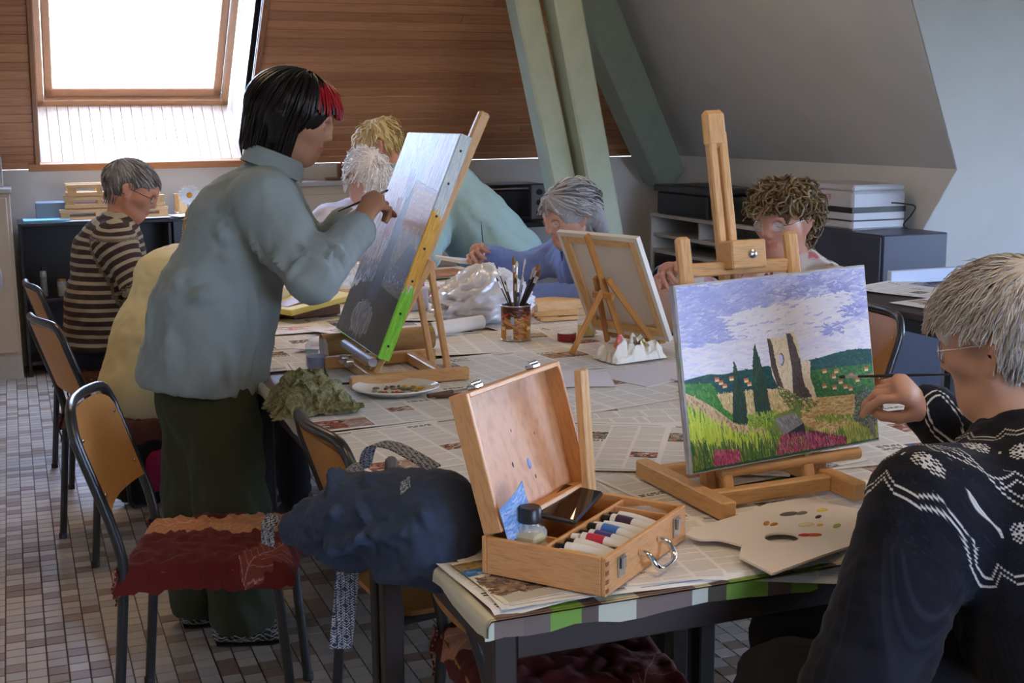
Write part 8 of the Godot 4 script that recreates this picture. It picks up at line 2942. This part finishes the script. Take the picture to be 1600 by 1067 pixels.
func curly_woman() -> void:
	var base := Vector3(2.42, 0.44, -3.5)
	var t := person("person with curly brown hair and glasses in a red and white patterned blouse", base)
	var pel := Vector3(2.44, 0.55, -3.5)
	var chest := Vector3(2.42, 0.86, -3.49)
	var neck := Vector3(2.375, 1.005, -3.485)
	var hd := Vector3(2.318, 1.135, -3.49)
	var sl := Vector3(2.40, 0.925, -3.31)
	var sr := Vector3(2.39, 0.925, -3.66)
	var er := Vector3(2.24, 0.83, -3.72)
	var wr := Vector3(2.035, 0.955, -3.63)
	var el := Vector3(2.28, 0.77, -3.24)
	var wl := Vector3(2.08, 0.80, -3.30)
	var g := G.new()
	g.tint = rgb(186, 134, 110).srgb_to_linear()
	var hb := looking(Vector3(-0.88, -0.10, 0.42))
	head(g, hd, hb, 1.0, 0.0045, neck)
	hand(g, wr, Vector3(-0.85, 0.45, 0.2), Vector3(-0.3, -0.6, 0.75), -1.0, GRIP, PINCH, 1.0, 0.004)
	hand(g, wl, Vector3(-1, 0, -0.2), Vector3(0, -1, 0), -1.0, REST, LOOSE, 1.0, 0.005)
	inner(g, [[pel, chest, 0.10, 0.09], [chest, neck, 0.08, 0.05], [sr, er, 0.035], [er, wr, 0.03, 0.024], [sl, el, 0.035], [el, wl, 0.03, 0.024]])
	g.shift(-base)
	put(g, "body", skin(Color.WHITE), t)
	face_parts(t, base, hd, hb, 1.0, rgb(90, 66, 48), 0.45)
	glasses(t, base, hd, hb, 1.0, M.steel, 0.019)
	hair(t, base, hd, hb, 1.0, {"cols": [rgb(96, 74, 50), rgb(128, 104, 70), rgb(70, 54, 38), rgb(150, 130, 92)], "thick": 0.020, "len": 0.075, "n": 620, "w": 0.006, "grav": 0.25, "lift": 0.22, "curl": 0.014, "crown": Vector3(0, 0.12, -0.03), "line": 0.064, "seed": 26, "nape": -0.08, "mess": 0.45, "rough": 0.004, "side_z": -0.018, "lumps": [[Vector3(0, -0.03, -0.07), Vector3(0, -0.08, -0.065), 0.06, 0.05]]})
	var im := Image.create(128, 128, false, Image.FORMAT_RGB8)
	im.fill(rgb(212, 204, 196))
	var r := RandomNumberGenerator.new()
	r.seed = 44
	for k in 9:
		var cx := r.randf()
		var cy := r.randf()
		var ring := []
		for i in 9:
			var a := TAU * i / 9.0
			ring.append([cx + 0.16 * r.randf_range(0.5, 1.0) * cos(a), cy + 0.12 * r.randf_range(0.5, 1.0) * sin(a)])
		poly_fill(im, ring, [rgb(166, 60, 66), rgb(190, 96, 98), rgb(120, 44, 52)][k % 3])
	var m := cloth(Color.WHITE, 0.8, 0.2, 6.0)
	m.normal_enabled = false
	m.albedo_texture = tex_of(im)
	wear(t, base, "blouse", m, torso(pel, chest, neck, sl, sr, Vector3(-1, 0, 0), 0.175, 0.165) + arm(sl, el, wl, 0.068) + arm(sr, er, wr, 0.066), 0.014, [[Vector3(0, 0.50, 0), Vector3(0, -1, 0)]], [], 0.008)
	legs(t, base, cloth(rgb(40, 42, 52)), Vector3(2.44, 0.54, -3.5), [Vector3(2.06, 0.55, -3.40), Vector3(2.06, 0.55, -3.62)], [Vector3(2.1, 0.1, -3.4), Vector3(2.1, 0.1, -3.62)], 0.085)
	var ch := G.new()
	var ring2 := []
	for k in 24:
		var a := TAU * k / 24.0
		ring2.append(neck + Vector3(0.01, -0.035, 0) + Vector3(cos(a) * 0.064, 0.018 * cos(a), sin(a) * 0.07) - base)
	ch.tube(ring2, 0.002, 6, false, true)
	put(ch, "necklace", mat(rgb(220, 176, 60), 0.2, 1.0), t)
	brush("grey brush held by the curly-haired person at her canvas", Vector3(2.02, 1.06, -3.60), Vector3(1.93, 0.935, -3.60), rgb(150, 150, 156), 0.0035, rgb(80, 80, 90), 0.014, "brushes in hands")

func nordic_image() -> Image:
	# one repeat round the yoke; v runs from the neck (0) down (1); 3 px make a stitch
	var W := 96
	var H := 300
	var im := Image.create(W, H, false, Image.FORMAT_RGB8)
	var navy := rgb(22, 24, 32)
	im.fill(navy)
	var r := RandomNumberGenerator.new()
	r.seed = 5
	for k in 1500:
		im.fill_rect(Rect2i(r.randi() % W, r.randi() % H, 2, 2), navy.lerp(rgb(38, 40, 50), r.randf()))
	var wh := rgb(206, 202, 194)
	var st := func(x: int, y: int) -> void: # a V-shaped stitch
		var px := posmod(x * 3, W)
		im.fill_rect(Rect2i(px, y * 3, 3, 3), wh)
		im.fill_rect(Rect2i(px + 1, y * 3, 1, 1), wh.darkened(0.35))
	var flake := func(cx: int, cy: int) -> void:
		for d in [[1, 0], [0, 1], [-1, 0], [0, -1], [1, 1], [-1, 1], [1, -1], [-1, -1]]:
			for l in range(1, 5):
				if absi(d[0]) + absi(d[1]) == 2 and l > 3:
					continue
				st.call(cx + d[0] * l, cy + d[1] * l)
				if l == 3:
					st.call(cx + d[0] * l + d[1], cy + d[1] * l - d[0])
					st.call(cx + d[0] * l - d[1], cy + d[1] * l + d[0])
	var zig := func(y0: int, amp: int, per: int) -> void:
		for x in 32:
			var q: int = posmod(x, per)
			var yy: int = q if q < per / 2 else per - q
			yy = mini(yy, amp)
			st.call(x, y0 + yy)
			st.call(x, y0 + yy + 3)
	zig.call(6, 4, 16)
	flake.call(8, 22)
	flake.call(24, 24)
	st.call(16, 22)
	st.call(16, 23)
	st.call(0, 23)
	st.call(0, 24)
	for x in 32: # diamonds
		var q := posmod(x, 16)
		var yy := absi(q - 8)
		st.call(x, 34 + yy)
		st.call(x, 50 - yy)
		if yy < 6:
			st.call(x, 38 + yy)
			st.call(x, 46 - yy)
	flake.call(8, 60)
	flake.call(24, 60)
	for x in [0, 16]:
		st.call(x, 59)
		st.call(x, 60)
		st.call(x, 61)
	for x in 32:
		var q2 := posmod(x + 4, 16)
		var y2 := mini(q2 if q2 < 8 else 16 - q2, 5)
		st.call(x, 71 + y2)
		st.call(x, 74 + y2)
	return im

func nordic_woman() -> void:
	var base := Vector3(1.48, 0.44, -1.32)
	var t := person("person with white hair in a black nordic sweater painting the landscape", base)
	var pel := Vector3(1.53, 0.57, -1.35)
	var chest := Vector3(1.49, 0.845, -1.45)
	var neck := Vector3(1.463, 0.978, -1.518)
	var hd := Vector3(1.470, 1.108, -1.570)
	var sl := Vector3(1.262, 0.893, -1.485)
	var sr := Vector3(1.655, 0.890, -1.59)
	var el := Vector3(1.105, 0.640, -1.43)
	var wl := Vector3(1.32, 0.57, -1.59)
	var er := Vector3(1.73, 0.75, -1.75)
	var wr := Vector3(1.548, 0.940, -1.828)
	var g := G.new()
	g.tint = rgb(200, 154, 130).srgb_to_linear()
	var hb := looking(Vector3(-0.38, -0.20, -0.90))
	head(g, hd, hb, 1.0, 0.004, neck, 0.056)
	hand(g, wr, Vector3(-0.72, 0.55, -0.05), Vector3(-0.45, -0.55, -0.6), 1.0, GRIP, PINCH, 1.0, 0.0035)
	hand(g, wl, Vector3(0.9, -0.1, -0.4), Vector3(0, -1, 0), -1.0, REST, LOOSE, 1.0, 0.005)
	inner(g, [[pel, chest, 0.11, 0.10], [chest, neck, 0.08, 0.05], [sr, er, 0.04], [er, wr, 0.034, 0.025], [sl, el, 0.04], [el, wl, 0.03, 0.024]])
	g.shift(-base)
	put(g, "body", skin(Color.WHITE), t)
	face_parts(t, base, hd, hb, 1.0, rgb(180, 174, 168), 0.6)
	glasses(t, base, hd, hb, 1.0, M.steel, 0.021)
	hair(t, base, hd, hb, 1.0, {"cols": [rgb(206, 200, 192), rgb(184, 176, 168), rgb(226, 222, 216), rgb(160, 150, 142)], "thick": 0.018, "len": 0.075, "n": 4200, "w": 0.0017, "grav": 0.30, "lift": 0.10, "curl": 0.005, "crown": Vector3(0.01, 0.115, -0.07), "line": 0.07, "seed": 31, "nape": -0.075, "mess": 0.35, "cell": 0.005, "steps": 5, "release": -0.075, "floor": -0.10})
	var im := nordic_image()
	var m := cloth(Color.WHITE, 0.95, 0.5, 60.0)
	m.uv1_triplanar = false
	m.uv1_scale = Vector3.ONE
	m.normal_enabled = false
	m.albedo_texture = tex_of(im)
	m.texture_repeat = true
	var ax := (chest - neck).normalized()
	var e1 := (sr - sl).normalized()
	e1 = (e1 - ax * e1.dot(ax)).normalized()
	var e2 := ax.cross(e1)
	var yoke := func(p: Vector3) -> Vector2:
		var q := p - (neck + Vector3(0, 0.03, 0))
		var along_n := q.dot(ax)
		var rad := q - ax * along_n
		var dist := sqrt(rad.length_squared() + along_n * along_n * 1.0)
		var an := atan2(rad.dot(e1), rad.dot(e2))
		var vv := (dist - 0.075) / 0.285
		if vv > 0.985:
			vv = 0.985
		var rb := 0.10 # the motifs keep their size: more repeats in the outer bands
		for q2 in [[0.155, 0.145], [0.33, 0.185], [0.525, 0.225], [0.69, 0.265]]:
			if vv > q2[0]:
				rb = q2[1]
		return Vector2(an * rb / 0.135, clampf(vv, 0.002, 0.985))
	wear(t, base, "sweater", m, torso(pel, chest, neck, sl, sr, Vector3(-0.25, 0, -0.97), 0.205, 0.19) + [[sl, el, 0.088, 0.082, 0.05], [el, wl, 0.082, 0.055, 0.03], [sr, er, 0.085, 0.075, 0.05], [er, wr, 0.070, 0.048, 0.03]], 0.010, [[Vector3(0, 0.50, 0), Vector3(0, -1, 0)]], [], 0.004, 10.0, Vector3(1, 0.7, 1), 8, yoke)
	var cl := G.new()
	var ring := []
	for k in 28:
		var a := TAU * k / 28.0
		ring.append(neck + Vector3(0, 0.012, 0) + (e1 * cos(a) + e2 * sin(a)) * 0.066 - base)
	cl.tube(ring, 0.008, 8, false, true)
	put(cl, "shirt_collar", cloth(rgb(150, 82, 48)), t)
	legs(t, base, cloth(rgb(34, 33, 34)), Vector3(1.50, 0.55, -1.34), [Vector3(1.10, 0.56, -1.60), Vector3(1.26, 0.56, -1.80)], [Vector3(1.12, 0.1, -1.68), Vector3(1.3, 0.1, -1.86)], 0.10)
	brush("thin dark brush held by the white-haired person at the landscape", Vector3(1.575, 1.008, -1.82), Vector3(1.445, 0.985, -1.975), rgb(26, 22, 24), 0.0032, rgb(50, 70, 50), 0.014, "brushes in hands")
